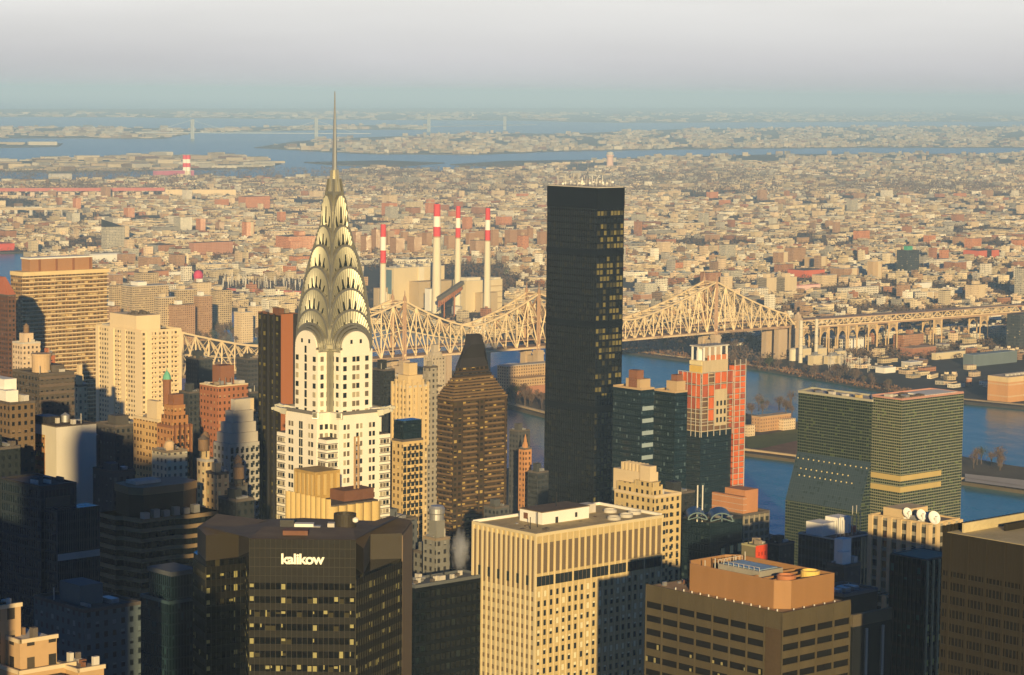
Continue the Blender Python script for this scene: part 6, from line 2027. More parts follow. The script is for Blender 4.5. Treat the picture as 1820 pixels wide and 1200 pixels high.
# bigger buildings of the far bank that can be told apart
LM = [
    ('sawtooth_tower', 'pale gridded tower with a slanting dark top, left on the far bank', 'apartment tower', 180, 188, 222, 404, 446, GREYF, TAR, 'slant'),
    ('brick_hospital', 'large bright orange brick hospital behind the spired skyscraper crown', 'hospital', 490, 512, 570, 421, 449, PINKF, TAR, 'wings'),
    ('long_brick_block', 'long rose brick slab with a grid of pale balconies', 'apartment block', 336, 345, 414, 432, 456, facade('rose_slab', (.42, .20, .13), (.52, .34, .24), 6, 3, .7, .25, pb=0), TAR, ''),
    ('brick_slab_end', 'brick slab with a plain grey shaded end wall', 'apartment block', 256, 281, 312, 436, 454, BRICKF, TAR, 'greyend'),
    ('cream_tower_pair', 'nearer cream tower of the pair with one blank end, under the red striped shed', 'apartment tower', 1378, 1394, 1416, 494, 524, facade('grid_cream', (.30, .26, .2), (.08, .07, .06), 2.6, 3, .6, .6), CREAMF, 'blank'),
    ('cream_tower_pair', 'cream tower of the pair with a blank end, behind the bridge end truss', 'apartment tower', 1345, 1362, 1380, 495, 526, facade('grid_cream', (.30, .26, .2), (.08, .07, .06), 2.6, 3, .6, .6), CREAMF, 'blank'),
    ('slim_cream_tower', 'slim cream tower standing behind the far bridge mast', 'apartment tower', 1280, 1286, 1302, 492, 526, CREAMF, PALE, 'lift'),
    ('red_striped_shed', 'long white shed striped with a rose band right of the cream pair', 'warehouse', 1414, 1420, 1458, 508, 520, mat('rose_band_wall', (.74, .50, .46), .8), mat('rose_roof', (.6, .2, .24), .8), ''),
    ('dark_glass_tower', 'dark slate glass tower with a green frame on its roof, far bank', 'office tower', 1594, 1612, 1634, 446, 490, facade('slate_far', (.05, .06, .07), (.03, .04, .05), 3, 4, .8, .6, pb=.05), TAR, 'green'),
    ('white_grid_block', 'white gridded office block right of the dark slate glass tower', 'office block', 1652, 1664, 1692, 462, 482, WHF, PALE, ''),
    ('red_end_block', 'brick block with two vermilion end walls', 'apartment block', 1712, 1740, 1776, 446, 462, mat('vermilion_far', (.56, .14, .08), .8), TAR, 'gap'),
    ('tan_tower', 'single tan tower left of the dark slate glass tower', 'apartment tower', 1542, 1552, 1568, 465, 497, TAN, PALE, 'lift'),
    ('brown_tower_pair', 'paired brown tower group with cream ends', 'apartment tower', 1476, 1500, 1526, 478, 497, BROWNF, PALE, 'lift'),
    ('brown_far_tower', 'brown tower with a cream lift house above the cream pair', 'apartment tower', 1430, 1442, 1470, 457, 478, TAN, PALE, 'lift'),
    ('twin_far_tower', 'tall narrow tan tower with ribbed front, behind the vermilion bricks', 'apartment tower', 1374, 1382, 1402, 449, 476, BROWNF, PALE, 'lift'),
    ('vermilion_block', 'low vermilion brick works beside the brown paired towers', 'works', 1400, 1430, 1466, 481, 494, mat('vermilion_far', (.56, .14, .08), .8), TAR, ''),
    ('green_glass_block', 'cream gridded tower with pale windows in the far right distance', 'office block', 1716, 1726, 1752, 507, 537, CREAMF, TAR, 'lift'),
    ('shaded_slab', 'dark slate slab cut by the picture edge above the viaduct', 'office tower', 1790, 1812, 1900, 560, 625, facade('slate_far', (.05, .06, .07), (.03, .04, .05), 3, 4, .8, .6, pb=.05), TAR, ''),
    ('shaded_far_tower', 'grey gridded tower above the viaduct by the picture edge', 'office tower', 1804, 1816, 1860, 477, 530, GREYF, TAR, ''),
    ('long_white_factory', 'long white factory with rows of black windows left of two white lofts', 'factory', 1488, 1496, 1562, 513, 528, WHF, PALE, ''),
    ('white_loft', 'white loft with big windows in the row before the dark slate glass tower', 'loft building', 1626, 1634, 1660, 520, 538, WHF, PALE, 'lift'),
    ('yellow_loft', 'yellow loft next to the white loft in front of the dark slate glass tower', 'loft building', 1660, 1666, 1686, 520, 536, CREAMF, PALE, ''),
    ('white_upper_loft', 'tall white loft with blank sign wall behind the yellow loft', 'loft building', 1626, 1630, 1656, 504, 520, WHITE, PALE, ''),
    ('brick_works', 'shaded brown works with a square tower, below the viaduct', 'works', 1588, 1604, 1642, 596, 622, BRICKF, TAR, 'wings'),
    ('flat_brick_shed', 'long flat rose brick shed below the viaduct', 'shed', 1600, 1622, 1664, 620, 634, mat('rose_brick', (.34, .16, .1), .85), BSD, ''),
    ('tan_flat_shed', 'flat tan shed right of the long rose brick shed', 'shed', 1656, 1664, 1716, 629, 640, PWC, SCR, ''),
    ('white_hangar', 'low white tent roof of the riverside works yard', 'shed', 1556, 1572, 1592, 655, 664, WHITE, WHITE, ''),
    ('white_hangar', 'pale pitched shed right of the white tent roof', 'shed', 1602, 1618, 1640, 645, 654, PALE, WHITE, ''),
    ('low_blue_shed', 'wide blue-grey flat roofed depot below the shaded slab', 'depot', 1712, 1730, 1808, 632, 652, mat('blue_grey_wall', (.14, .18, .2), .8), mat('blue_grey_roof', (.2, .26, .3), .8), ''),
    ('white_row_house', 'pale row building with arched windows between two depots', 'depot', 1706, 1712, 1742, 614, 626, WHF, TAR, ''),
    ('terra_block', 'orange brick courtyard block, far left of the spired skyscraper', 'apartment block', 424, 436, 480, 350, 372, PINKF, TAR, ''),
    ('far_brick_tower', 'pink stepped brick tower left of the spired skyscraper', 'apartment tower', 430, 438, 452, 395, 425, PINKF, TAR, 'lift'),
    ('far_cream_block', 'pale cream box block behind the tallest chimney', 'office block', 721, 724, 752, 359, 379, facade('ribbed_cream', (.66, .56, .38), (.3, .24, .16), 5, 40, .4, .9, pb=0), PALE, ''),
    ('white_dome_shed', 'white rounded tennis hall behind the brick roof house', 'hall', 158, 166, 216, 456, 468, WHITE, WHITE, 'arch'),
    ('cream_ball_dome', 'cream domed hall on the far shore beside the narrow inlet', 'hall', 86, 92, 128, 312, 322, PALE, PALE, 'arch'),
    ('red_shed', 'bright red shed on the shore at the picture edge', 'shed', -30, -6, 26, 434, 446, mat('scarlet_wall', (.56, .09, .06), .8), mat('scarlet_roof', (.4, .1, .08), .8), ''),
    ('low_orange_shed', 'long low terracotta shed behind the striped slab', 'shed', 218, 228, 300, 485, 496, mat('terracotta', (.42, .2, .11), .85), mat('terracotta_roof', (.36, .2, .13), .85), ''),
    ('low_white_shed', 'low white shed at the end of the terracotta shed', 'shed', 300, 304, 336, 484, 494, WHITE, PALE, ''),
]
for (nm, d, cat, u0, u1, u2_, vt, vb, m_, rf, ex) in LM:
    t_ = far(nm, d, cat, u0, u1, u2_, vt, vb, m_, rf)
    A, B, Hh = t_.a, t_.b, t_.h
    if ex == 'slant':
        b = MB(); b.face([(0, B, Hh), (0, 0, Hh), (0, 0, Hh + 2), (0, B, Hh + 16)]); b.face([(0, 0, Hh), (A, 0, Hh), (0, 0, Hh + 2)]); b.face([(0, B, Hh + 16), (0, 0, Hh + 2), (A, 0, Hh), (A, B, Hh)]); b.face([(A, B, Hh), (0, B, Hh), (0, B, Hh + 16)])
        b.build('slanting_top', DARKM, t_.o)
    if ex == 'wings':
        ubox('wing', t_.o, -A * .05, A * .3, -B * .3, 0, 0, Hh * .72, m_); ubox('tower_block', t_.o, A * .4, A * .6, B * .2, B * .6, Hh, Hh * 1.3, m_)
    if ex == 'greyend':
        ubox('end_wall', t_.o, -.4, .1, 0, B, 0, Hh, mat('shade_grey_wall', (.30, .29, .27), .9))  # grey panel puts the shade of the end wall into its colour
    if ex == 'blank':
        ubox('blank_end', t_.o, A * .05, A, -.5, .1, 0, Hh + 1, CRM); ubox('lift_house', t_.o, A * .3, A * .7, B * .3, B * .7, Hh, Hh + 7, CRM)
    if ex == 'lift':
        ubox('lift_house', t_.o, A * .3, A * .7, B * .3, B * .7, Hh, Hh + 6, CRM)
        ubox('blank_bay', t_.o, A * .55, A * .9, -.5, .1, 0, Hh, CRM)
    if ex == 'green':
        ubox('green_frame', t_.o, A * .3, A * .7, B * .3, B * .7, Hh, Hh + 8, mat('copper_green', (.08, .36, .24), .7))
    if ex == 'gap':
        ubox('dark_link', t_.o, A * .4, A * .62, -.4, .2, 0, Hh, DARKM)
    if ex == 'arch':
        b = MB()
        for k in range(8):
            a0, a1 = math.pi * k / 8, math.pi * (k + 1) / 8
            y0, y1, z0, z1 = B / 2 - B / 2 * math.cos(a0), B / 2 - B / 2 * math.cos(a1), B * .3 * math.sin(a0), B * .3 * math.sin(a1)
            b.face([(0, y0, Hh + z0), (A, y0, Hh + z0), (A, y1, Hh + z1), (0, y1, Hh + z1)])
        b.face([(0, B / 2 - B / 2 * math.cos(math.pi * k / 8), Hh + B * .3 * math.sin(math.pi * k / 8)) for k in range(9)][::-1])
        b.build('arched_roof', m_, t_.o)
# ball tank
def ball(label, u, v, vb, r, m):
    P = gnd(u, vb, 3)
    z = pt(u, v, P.y).z - 3
    o = thing('ball_water_tower', label, 'water tower', (P.x, P.y, 3), 0, None)
    FOOT.append((P.x, P.y, 25))
    b = MB(); b.smooth = True
    b.lathe([(r * math.sin(math.pi * k / 10) * (1 if k not in (0, 10) else 0), z - r * 1.15 * math.cos(math.pi * k / 10)) for k in range(11)], 18)
    b.build('ball', m, o)
    b = MB()
    for k in range(6):
        a_ = math.pi / 3 * k
        b.bar((r * .9 * math.cos(a_), r * .9 * math.sin(a_), 0), (r * .8 * math.cos(a_), r * .8 * math.sin(a_), z), .9)
    b.build('legs_frame', BTW, o)
MAG = mat('magenta_paint', (.55, .05, .12), .6)
ball('big magenta ball shaped water tower behind the island blocks', 352.5, 490, 528, 7.8, MAG)
ball('small magenta ball shaped water tower just right of the striped slab', 211, 491, 506, 4.6, MAG)

# far landmarks
def pylon_pair(label, u, vt, vb, sep):
    P = gnd(u, vb, 0)
    h = pt(u, vt, P.y).z
    o = thing('suspension_bridge_tower', label, 'bridge tower', (P.x, P.y, 0), 0.6, 'far suspension bridge towers')
    for s_ in (-1, 1):
        ubox('leg', o, s_ * sep - 5, s_ * sep + 5, -5, 5, 0, h, mat('pale_blue_steel', (.36, .40, .43), .7, var=0))
    for f_ in (.3, .97):
        ubox('cross_beam', o, -sep + 5, sep - 5, -4, 4, h * f_ - 5, h * f_ + 3, MATS['pale_blue_steel'])
    return P, h
TA = pylon_pair('slender pale tower of a far suspension bridge, nearest the picture edge', 342, 212, 247, 7)
TB = pylon_pair('slender pale tower of a far suspension bridge just left of the needle spire', 562, 210, 248, 7)
TC = pylon_pair('distant double suspension tower right of the needle spire', 762, 202, 234, 9)
TD = pylon_pair('faintest distant double suspension tower above the black glass tower', 897, 207, 231, 9)
for (PA, hA), (PB, hB), ext, lab in ((TA, TB, .34, 'faint road deck and cables of the nearer far suspension bridge'), (TC, TD, .3, 'faint road deck and cables of the farthest suspension bridge')):
    o = thing('suspension_span', lab, 'bridge', (PA.x, PA.y, 0))
    b = MB(); d = PB - PA
    zd = 42
    b.bar(Vector((0, 0, zd)) - d * .45, Vector((0, 0, zd)) + d * 1.45, 16, 0, 5)
    b.build('deck', mat('pale_blue_steel', (.36, .40, .43), .7, var=0), o)
    b = MB()
    prev = None
    for k in range(17):
        t_ = k / 16
        p = d * t_ + Vector((0, 0, zd + 6 + (hA - zd - 10) * (2 * t_ - 1) ** 2))
        if prev is not None: b.bar(prev, p, 2.2)
        prev = p
    b.bar(Vector((0, 0, hA - 4)), Vector((0, 0, zd)) - d * ext, 2.2); b.bar(d + Vector((0, 0, hA - 4)), d * (1 + ext) + Vector((0, 0, zd)), 2.2)
    b.build('cable', MATS['pale_blue_steel'], o)
P = gnd(1084, 300, 3)
h = pt(1084, 269, P.y).z - 3
ct = thing('airport_control_tower', 'pale airport control tower rising alone above the far flats', 'control tower', (P.x, P.y, 3))
lathe_part('shaft', ct, [(16, 0), (14, h * .7), (18, h * .72), (18, h * .8)], 0, 0, 0, mat('pink_concrete', (.6, .42, .36), .8), 12)
lathe_part('cab', ct, [(18, h * .8), (14, h * .84), (15, h * .95), (0, h)], 0, 0, 0, PALE, 12)
ubox('terminal', ct, -70, 70, -30, 30, 0, 14, CREAMF)
# second power station with twin striped stacks, far shore
fp = far('pink_power_station', 'long magenta walled power station with a white roof on the far inlet', 'power station', 272, 278, 345, 304, 314, mat('magenta_wall', (.48, .14, .22), .8), WHITE)
for i, (u, d) in enumerate(((328.5, 'paler one of the far twin striped chimneys, over the roof end'), (335, 'far twin striped chimney standing at the magenta power station corner'))):
    Y = gnd(u, 313, 3).y
    P = pt(u, 313, Y)
    o = thing('striped_far_chimney', d, 'chimney', (P.x, P.y, 3), group='far twin striped chimneys')
    zz = [pt(u, v, Y).z - 3 for v in (276, 283, 290, 297, 304)]
    for k in range(4):
        lathe_part('painted_band', o, [(8.5, zz[k + 1]), (8, zz[k])], 0, 0, 0, SRD if k % 2 == 0 else SWH, 10)
    lathe_part('shaft', o, [(9, 0), (8.5, zz[-1])], 0, 0, 0, SCR, 10)
# red railway viaduct on the left
hg = thing('railway_viaduct', 'long rose red railway viaduct on pale piers across the far left flats', 'viaduct', gnd(150, 350, 3))
o0 = hg.location.copy()
b = MB()
PA, PB = gnd(-160, 352, 3), gnd(292, 350, 3)
zd = pt(150, 338, o0.y).z
b.bar(PA - o0 + Vector((0, 0, zd)), PB - o0 + Vector((0, 0, zd)), 9, 0, 10)
b.build('deck', mat('rose_girder', (.46, .16, .14), .8), hg)
for k in range(20):
    p = PA + (PB - PA) * (k / 19) - o0
    ubox('pier', hg, p.x - 7, p.x + 7, p.y - 5, p.y + 5, 0, zd - 8, mat('pier_concrete', (.55, .45, .36), .9))
va2 = thing('arched_viaduct', 'cream arched concrete viaduct continuing the rose red railway viaduct', 'viaduct', gnd(345, 350, 3))
o0 = va2.location.copy(); PA, PB = gnd(294, 350, 3), gnd(420, 350, 3)
b = MB()
n = 60
for i in range(n):
    p, q_ = PA + (PB - PA) * (i / n) - o0, PA + (PB - PA) * ((i + 1) / n) - o0
    ph = (i % 12) / 12
    z0 = max(0, (zd - 14) * (1 - (2 * ph - .7) ** 2 * 3)) if ph < .7 else 0
    b.box(p.x, q_.x, p.y - 4, p.y + 4, max(0, z0), zd - 1, bottom=True)
b.build('arcade', CRM, va2)
# a second lower viaduct nearer
hv = thing('highway_viaduct', 'tan highway viaduct with pale piers at the far left below the red one', 'viaduct', gnd(70, 382, 3))
o0 = hv.location.copy(); PA, PB = gnd(-160, 384, 3), gnd(135, 383, 3)
zd = pt(70, 372, o0.y).z
b = MB(); b.bar(PA - o0 + Vector((0, 0, zd)), PB - o0 + Vector((0, 0, zd)), 12, 0, 5); b.build('deck', mat('tan_deck', (.5, .4, .27), .8), hv)
for k in range(12):
    p = PA + (PB - PA) * (k / 11) - o0
    ubox('pier', hv, p.x - 4, p.x + 4, p.y - 5, p.y + 5, 0, zd - 3, PALE)
# elevated railway deck behind the crown
er = thing('elevated_railway', 'dark rose elevated rail yard girder behind the crown of the white spired skyscraper', 'viaduct', gnd(480, 530, 3))
o0 = er.location.copy(); PA, PB = gnd(405, 524, 3), gnd(560, 530, 3)
b = MB(); b.bar(PA - o0 + Vector((0, 0, 9)), PB - o0 + Vector((0, 0, 9)), 9, 0, 3.4); b.build('girder', mat('rose_girder', (.46, .16, .14), .8), er)
for k in range(20):
    p = PA + (PB - PA) * (k / 19) - o0
    ubox('column', er, p.x - .8, p.x + .8, p.y - 3, p.y + 3, 0, 8, BTW)
q = random.Random(33)
for i in range(60):
    u, v = q.uniform(395, 545), q.uniform(502, 520)
    P = gnd(u, v, 3)
    o = tag(ubox('lamp_mast', None, P.x - .5, P.x + .5, P.y - .5, P.y + .5, 3, 3 + q.uniform(13, 19), PALE), 'pale mast of the far switch yard behind the spired skyscraper', 'mast', 'masts of the far switch yard')
# ------------------------------------------------------------------ the built-up far bank
def tint_mat(name, wins=True):
    m, t, b_ = _base(name)
    at = t.nodes.new('ShaderNodeAttribute'); at.attribute_name = 'tint'
    col = weather(t, at.outputs['Color'], .10, .05)
    if wins:
        uv = t.nodes.new('ShaderNodeUVMap'); s = t.nodes.new('ShaderNodeSeparateXYZ')
        t.links.new(uv.outputs[0], s.inputs[0])
        fx = math_n(t, 'FRACT', math_n(t, 'DIVIDE', s.outputs[0], 3.4)); fy = math_n(t, 'FRACT', math_n(t, 'DIVIDE', s.outputs[1], 3.3))
        mk = math_n(t, 'MULTIPLY', math_n(t, 'LESS_THAN', math_n(t, 'ABSOLUTE', math_n(t, 'SUBTRACT', fx, .5)), .22), math_n(t, 'LESS_THAN', math_n(t, 'ABSOLUTE', math_n(t, 'SUBTRACT', fy, .55)), .24))
        h = t.nodes.new('ShaderNodeHueSaturation'); h.inputs['Value'].default_value = .35
        t.links.new(col, h.inputs['Color'])
        col = mix_n(t, mk, col, h.outputs[0])
    t.links.new(col, b_.inputs['Base Color'])
    b_.inputs['Roughness'].default_value = .85
    return m
TINT = tint_mat('house_skin')
WALLS = [((.62, .50, .32), 'tan'), ((.74, .62, .42), 'cream'), ((.38, .18, .10), 'red brick'), ((.82, .76, .62), 'white'), ((.30, .20, .13), 'brown'), ((.46, .30, .17), 'orange brick'), ((.40, .37, .32), 'grey'), ((.70, .54, .36), 'buff')]
WW = [6, 8, 1.3, 5, 2, 1.6, 4, 5]
ROOFS = [((.075, .07, .07), 'tar'), ((.15, .135, .13), 'grey'), ((.46, .42, .37), 'silver'), ((.20, .12, .08), 'brown')]
RW = [6, 5, 2, 2]
def hcol(r):
    (c, n), (d, n2) = r.choices(WALLS, WW)[0], r.choices(ROOFS, RW)[0]
    k = r.uniform(.68, 1.2)
    return tuple(x * k for x in c), n, tuple(x * r.uniform(.8, 1.15) for x in d), n2
def hblock(b, cx, cy, w, d, h, ang, cw, crf, z0=LANDZ, r=None):
    c, s = math.cos(ang), math.sin(ang)
    def T(x, y): return (cx + c * x - s * y, cy + s * x + c * y)
    P = [T(-w / 2, -d / 2), T(w / 2, -d / 2), T(w / 2, d / 2), T(-w / 2, d / 2)]
    for i in range(4):
        b.wall(P[i], P[(i + 1) % 4], z0, z0 + h, 0, 0, cw)
    zz = [(0, 0)] * 4
    b.face([(p[0], p[1], z0 + h) for p in P], 0, zz, crf)
    if r is not None and r.random() < .45:        # stair head or chimney
        x, y = r.uniform(-.3, .3) * w, r.uniform(-.3, .3) * d
        e = r.uniform(1.2, 2.6)
        Q = [T(x - e, y - e), T(x + e, y - e), T(x + e, y + e), T(x - e, y + e)]
        for i in range(4):
            b.face([(*Q[i], z0 + h), (*Q[(i + 1) % 4], z0 + h), (*Q[(i + 1) % 4], z0 + h + 2.6), (*Q[i], z0 + h + 2.6)], 0, zz, cw)
        b.face([(*p, z0 + h + 2.6) for p in Q], 0, zz, crf)
def clear(x, y, m=0):
    return all((x - a) ** 2 + (y - c) ** 2 > (r + m) ** 2 for a, c, r in FOOT)
HID = [(770, 920, 590, 1200), (968, 1112, 330, 1200), (524, 664, 556, 1200), (18, 190, 462, 1200), (170, 324, 580, 1200), (458, 530, 552, 1200), (1415, 1716, 690, 1200)]
def seen(u, v):
    return -30 < u < 1850 and not any(a < u < c and e < v < f for a, c, e, f in HID)
NOBUILD = [  # parks, yards and water edges kept clear, in picture terms
    [(1395, 655), (1395, 640), (1560, 640), (1660, 668), (1760, 700), (1600, 705)],
    [(660, 470), (900, 470), (900, 562), (660, 560)], [(385, 500), (560, 500), (560, 524), (385, 524)],
    [(1110, 600), (1380, 620), (1400, 668), (1110, 632)], [(640, 500), (640, 470), (690, 470), (690, 560)],
    [(1100, 300), (1000, 306), (1010, 292), (1100, 288)]]
def buildable(u, v):
    return inside(L_QUEENS, u, v) and not any(inside(p, u, v) for p in NOBUILD)
ORD_ = ['', 'second ', 'third ', 'fourth ', 'fifth ', 'sixth ', 'seventh ', 'eighth ', 'ninth ', 'tenth ', 'eleventh ', 'twelfth ', 'thirteenth ', 'fourteenth ', 'fifteenth ', 'sixteenth ']
MARKS = [('the tallest striped chimney', 775, 450), ('the lone striped chimney', 680, 480), ('the last striped chimney', 866, 450), ('the bridge end pylon', 1426, 590), ('the far bridge mast', 1270, 540),
         ('the black glass tower', 968, 440), ('the black glass tower', 1112, 440), ('the cream tower pair', 1380, 510), ('the slate glass tower', 1613, 470), ('the vermilion end walls', 1745, 455), ('the white gridded block', 1672, 470),
         ('the long white factory', 1525, 520), ('the viaduct', 1620, 570), ('the viaduct end', 1780, 560), ('the orange warehouse', 1790, 690), ('the orange brick hospital', 530, 432), ('the spire base', 592, 330), ('the ribbed crown', 645, 520),
         ('the magenta ball tank', 352, 490), ('the long rose slab', 380, 445), ('the slanting topped tower', 202, 420), ('the white tennis hall', 188, 462), ('the red shore shed', 10, 440), ('the grey ended slab', 290, 445),
         ('the pink stepped tower', 441, 410), ('the pale cream box', 737, 370), ('the tan single tower', 1555, 480), ('the brown tower pair', 1500, 490), ('the boiler house', 850, 530), ('the highway viaduct', 70, 380),
         ('the arched viaduct', 350, 345), ('the control tower', 1084, 300), ('the switch yard masts', 470, 512), ('the yellow loft', 1672, 528), ('the works yard', 1540, 655), ('the ribbed tan tower', 1388, 462)]
LABELS = {}
def place_label(kind, adj, u, v):
    best = min(MARKS, key=lambda k: (k[1] - u) ** 2 + 4 * (k[2] - v) ** 2)
    du, dv = u - best[1], v - best[2]
    rel = ('right of ' if du > 0 else 'left of ') if abs(du) > 2.2 * abs(dv) else ('behind ' if dv < 0 else 'in front of ')
    return adj + ' ' + kind, rel + best[0]
def finish_labels(lst):
    """lst of (object, kind, adjective, u, v): a rank by distance tells equals apart"""
    groups = {}
    for o, kind, adj, u, v in lst:
        a, b_ = place_label(kind, adj, u, v)
        mk = [k for k in MARKS if b_.endswith(k[0])]
        dist = min((k[1] - u) ** 2 + (k[2] - v) ** 2 for k in mk)
        groups.setdefault((a, b_), []).append((dist, o))
    for (a, b_), l in groups.items():
        l.sort(key=lambda x: x[0])
        for i, (_, o) in enumerate(l):
            if len(l) == 1:
                o['label'] = a + ' ' + b_
            else:
                o['label'] = ('nearest' if i == 0 else ORD_[min(i, 15)] + 'nearest') + ' ' + a + ' ' + b_
labs = []
# brick and cream apartment blocks standing above the houses
q = random.Random(77)
def apt(u, vb, wpx, hpx, m_, adj, kind='apartment block', grp='apartment blocks of the far bank'):
    k = q.uniform(.28, .5)
    t_ = far(kind.replace(' ', '_'), 'apartment block', kind, u - wpx * k, u, u + wpx * (1 - k), vb - hpx, vb, m_, q.choice((TAR, GRAVEL, PALE)), grp)
    ubox('lift_house', t_.o, t_.a * .3, t_.a * .55, t_.b * .3, t_.b * .7, t_.h, t_.h + q.uniform(3, 6), q.choice((CRM, TAN, BR)))
    labs.append((t_.o, kind, adj, u, vb - hpx / 2))
PROJ = facade('project_brick', (.40, .235, .13), (.2, .11, .07), 2.8, 2.8, .5, .42, blind=(.42, .26, .15), pb=.3, var=.08)
for (u, vb, w, h) in ((612, 452, 17, 32), (650, 455, 20, 36), (668, 446, 16, 38), (704, 457, 26, 34), (736, 455, 26, 34), (797, 449, 20, 30), (833, 444, 17, 30), (845, 441, 24, 30), (876, 442, 20, 34), (906, 437, 22, 28), (926, 435, 20, 27), (960, 440, 18, 28),
                      (940, 432, 16, 26), (690, 441, 22, 30), (758, 442, 18, 28), (632, 440, 18, 28), (788, 436, 16, 24), (716, 432, 14, 20), (862, 430, 16, 22)):
    apt(u, vb, w, h, PROJ, 'plain brown brick', 'housing block', 'brown brick housing blocks behind the power station')
AM = [(BRICKF, 'dark brick'), (BROWNF, 'brown'), (CREAMF, 'cream'), (PINKF, 'orange brick'), (GREYF, 'grey'), (WHF, 'white')]
made = []
tries = 0
while len(made) < 135 and tries < 6000:
    tries += 1
    v = 350 + 195 * q.random() ** 1.3
    u = q.uniform(-20, 1840)
    if not buildable(u, v) or not seen(u, v) or any(abs(u - a) < 18 and abs(v - b) < 7 for a, b in made):
        continue
    P = gnd(u, v, 3)
    if not clear(P.x, P.y, 8):
        continue
    sc_ = P.y / F
    m_, adj = q.choice(AM)
    wpx = q.uniform(18, 44) / sc_
    hpx = q.choice((14, 17, 20, 22, 26, 34)) / sc_
    made.append((u, v))
    apt(u, v, wpx, hpx, m_, adj)
# warehouses
made = []
tries = 0
while len(made) < 90 and tries < 4000:
    tries += 1
    v = 375 + 190 * q.random()
    u = q.uniform(380, 1840) if q.random() < .8 else q.uniform(-20, 420)
    if not buildable(u, v) or not seen(u, v) or any(abs(u - a) < 30 and abs(v - b) < 6 for a, b in made):
        continue
    P = gnd(u, v, 3)
    if not clear(P.x, P.y, 14):
        continue
    made.append((u, v))
    b = MB()
    cw, n1, cr_, n2 = hcol(q)
    w, d, h = q.uniform(30, 75), q.uniform(22, 50), q.uniform(7, 13)
    hblock(b, 0, 0, w, d, h, 0, cw, cr_, 0)
    for k in range(int(w / 12)):
        hblock(b, -w / 2 + 6 + k * 12, q.uniform(-.3, .3) * d, 4, 5, h + q.uniform(1, 3), 0, (.5, .48, .44), (.5, .48, .44), 0)
    o = b.build('warehouse', TINT, None, (P.x, P.y, 3), G + q.choice((0, 0, .1)))
    tag(o, 'warehouse', 'warehouse', 'warehouses of the far bank')
    FOOT.append((P.x, P.y, max(w, d) * .55))
    labs.append((o, 'warehouse with ' + n2 + ' roof', 'low ' + n1, u, v))
# rows of houses along the streets
from mathutils import noise as mnoise
def leafy(x, y):
    """parks, yards and wooded blocks between the built ones"""
    k = mnoise.noise(Vector((x / 260, y / 420, 3.1))) + .5 * mnoise.noise(Vector((x / 90, y / 140, 8.2)))
    return k > (.10 if y < 4300 else .22)
rh = random.Random(101)
cands = []
ROT2 = [G, G + .03, R(60)]
grid = {}
for a_, c_, r_ in FOOT:
    for gx in range(int((a_ - r_) // 120), int((a_ + r_) // 120) + 1):
        for gy in range(int((c_ - r_) // 120), int((c_ + r_) // 120) + 1):
            grid.setdefault((gx, gy), []).append((a_, c_, r_))
def clear2(x, y, m):
    return all((x - a) ** 2 + (y - c) ** 2 > (r + m) ** 2 for a, c, r in grid.get((int(x // 120), int(y // 120)), ()))
c, s = math.cos(G), math.sin(G)
def rows(Y0, Y1, pitch, wmin, wmax, dep):
    row = 0
    sy = -3000.0
    while sy < 12000:
        row += 1
        gap = 14 if row % 2 else pitch - 14
        sx = -3000.0 + rh.uniform(0, 20)
        while sx < 12000:
            w = rh.uniform(wmin, wmax)
            x, y = c * sx - s * sy, s * sx + c * sy
            sx += w + (0 if rh.random() < .78 else rh.uniform(2, 10))
            if int(sx / 190) != int((sx - w) / 190):
                sx += 24
            if not (Y0 < y < Y1) or abs(x) > .222 * y + 40:
                continue
            u, v = proj((x, y, 3))
            if not buildable(u, v) or rh.random() < (.9 if leafy(x, y) else .07) or not clear2(x, y, 8):
                continue
            cands.append((x, y, w * .96, dep * rh.uniform(.8, 1.15), u, v))
        sy += gap + dep
rows(3150, 5600, 44, 6, 18, 12)
rows(5600, 8200, 62, 8, 26, 14)
rows(8200, 12500, 95, 12, 36, 18)
big = sorted([k for k in cands if seen(k[4], k[5] - 4)], key=lambda k: -k[2] / k[1])
ind = set(id(k) for k in sorted(big, key=lambda k: k[1])[:300])
mass = MB()
for k in cands:
    x, y, w, d, u, v = k
    cw, n1, cr_, n2 = hcol(rh)
    h = rh.choice((6, 7, 8, 9, 10, 12, 15)) if y < 5200 else rh.choice((5, 6, 7, 8, 9, 11)) if y < 8200 else rh.choice((6, 7, 8, 9, 12))
    if rh.random() < .05:
        h *= 1.9
    if id(k) in ind:
        b = MB()
        hblock(b, 0, 0, w, d, h, 0, cw, cr_, 0, rh)
        o = b.build('row_house', TINT, None, (x, y, LANDZ), G)
        tag(o, 'house', 'house', 'row houses of the far bank')
        labs.append((o, 'house with ' + n2 + ' roof', ('tall ' if h > 12 else 'small ') + n1, u, v))
    else:
        hblock(mass, x, y, w, d, h, G, cw, cr_, LANDZ, rh if y < 5600 else None)
print('houses', len(cands))
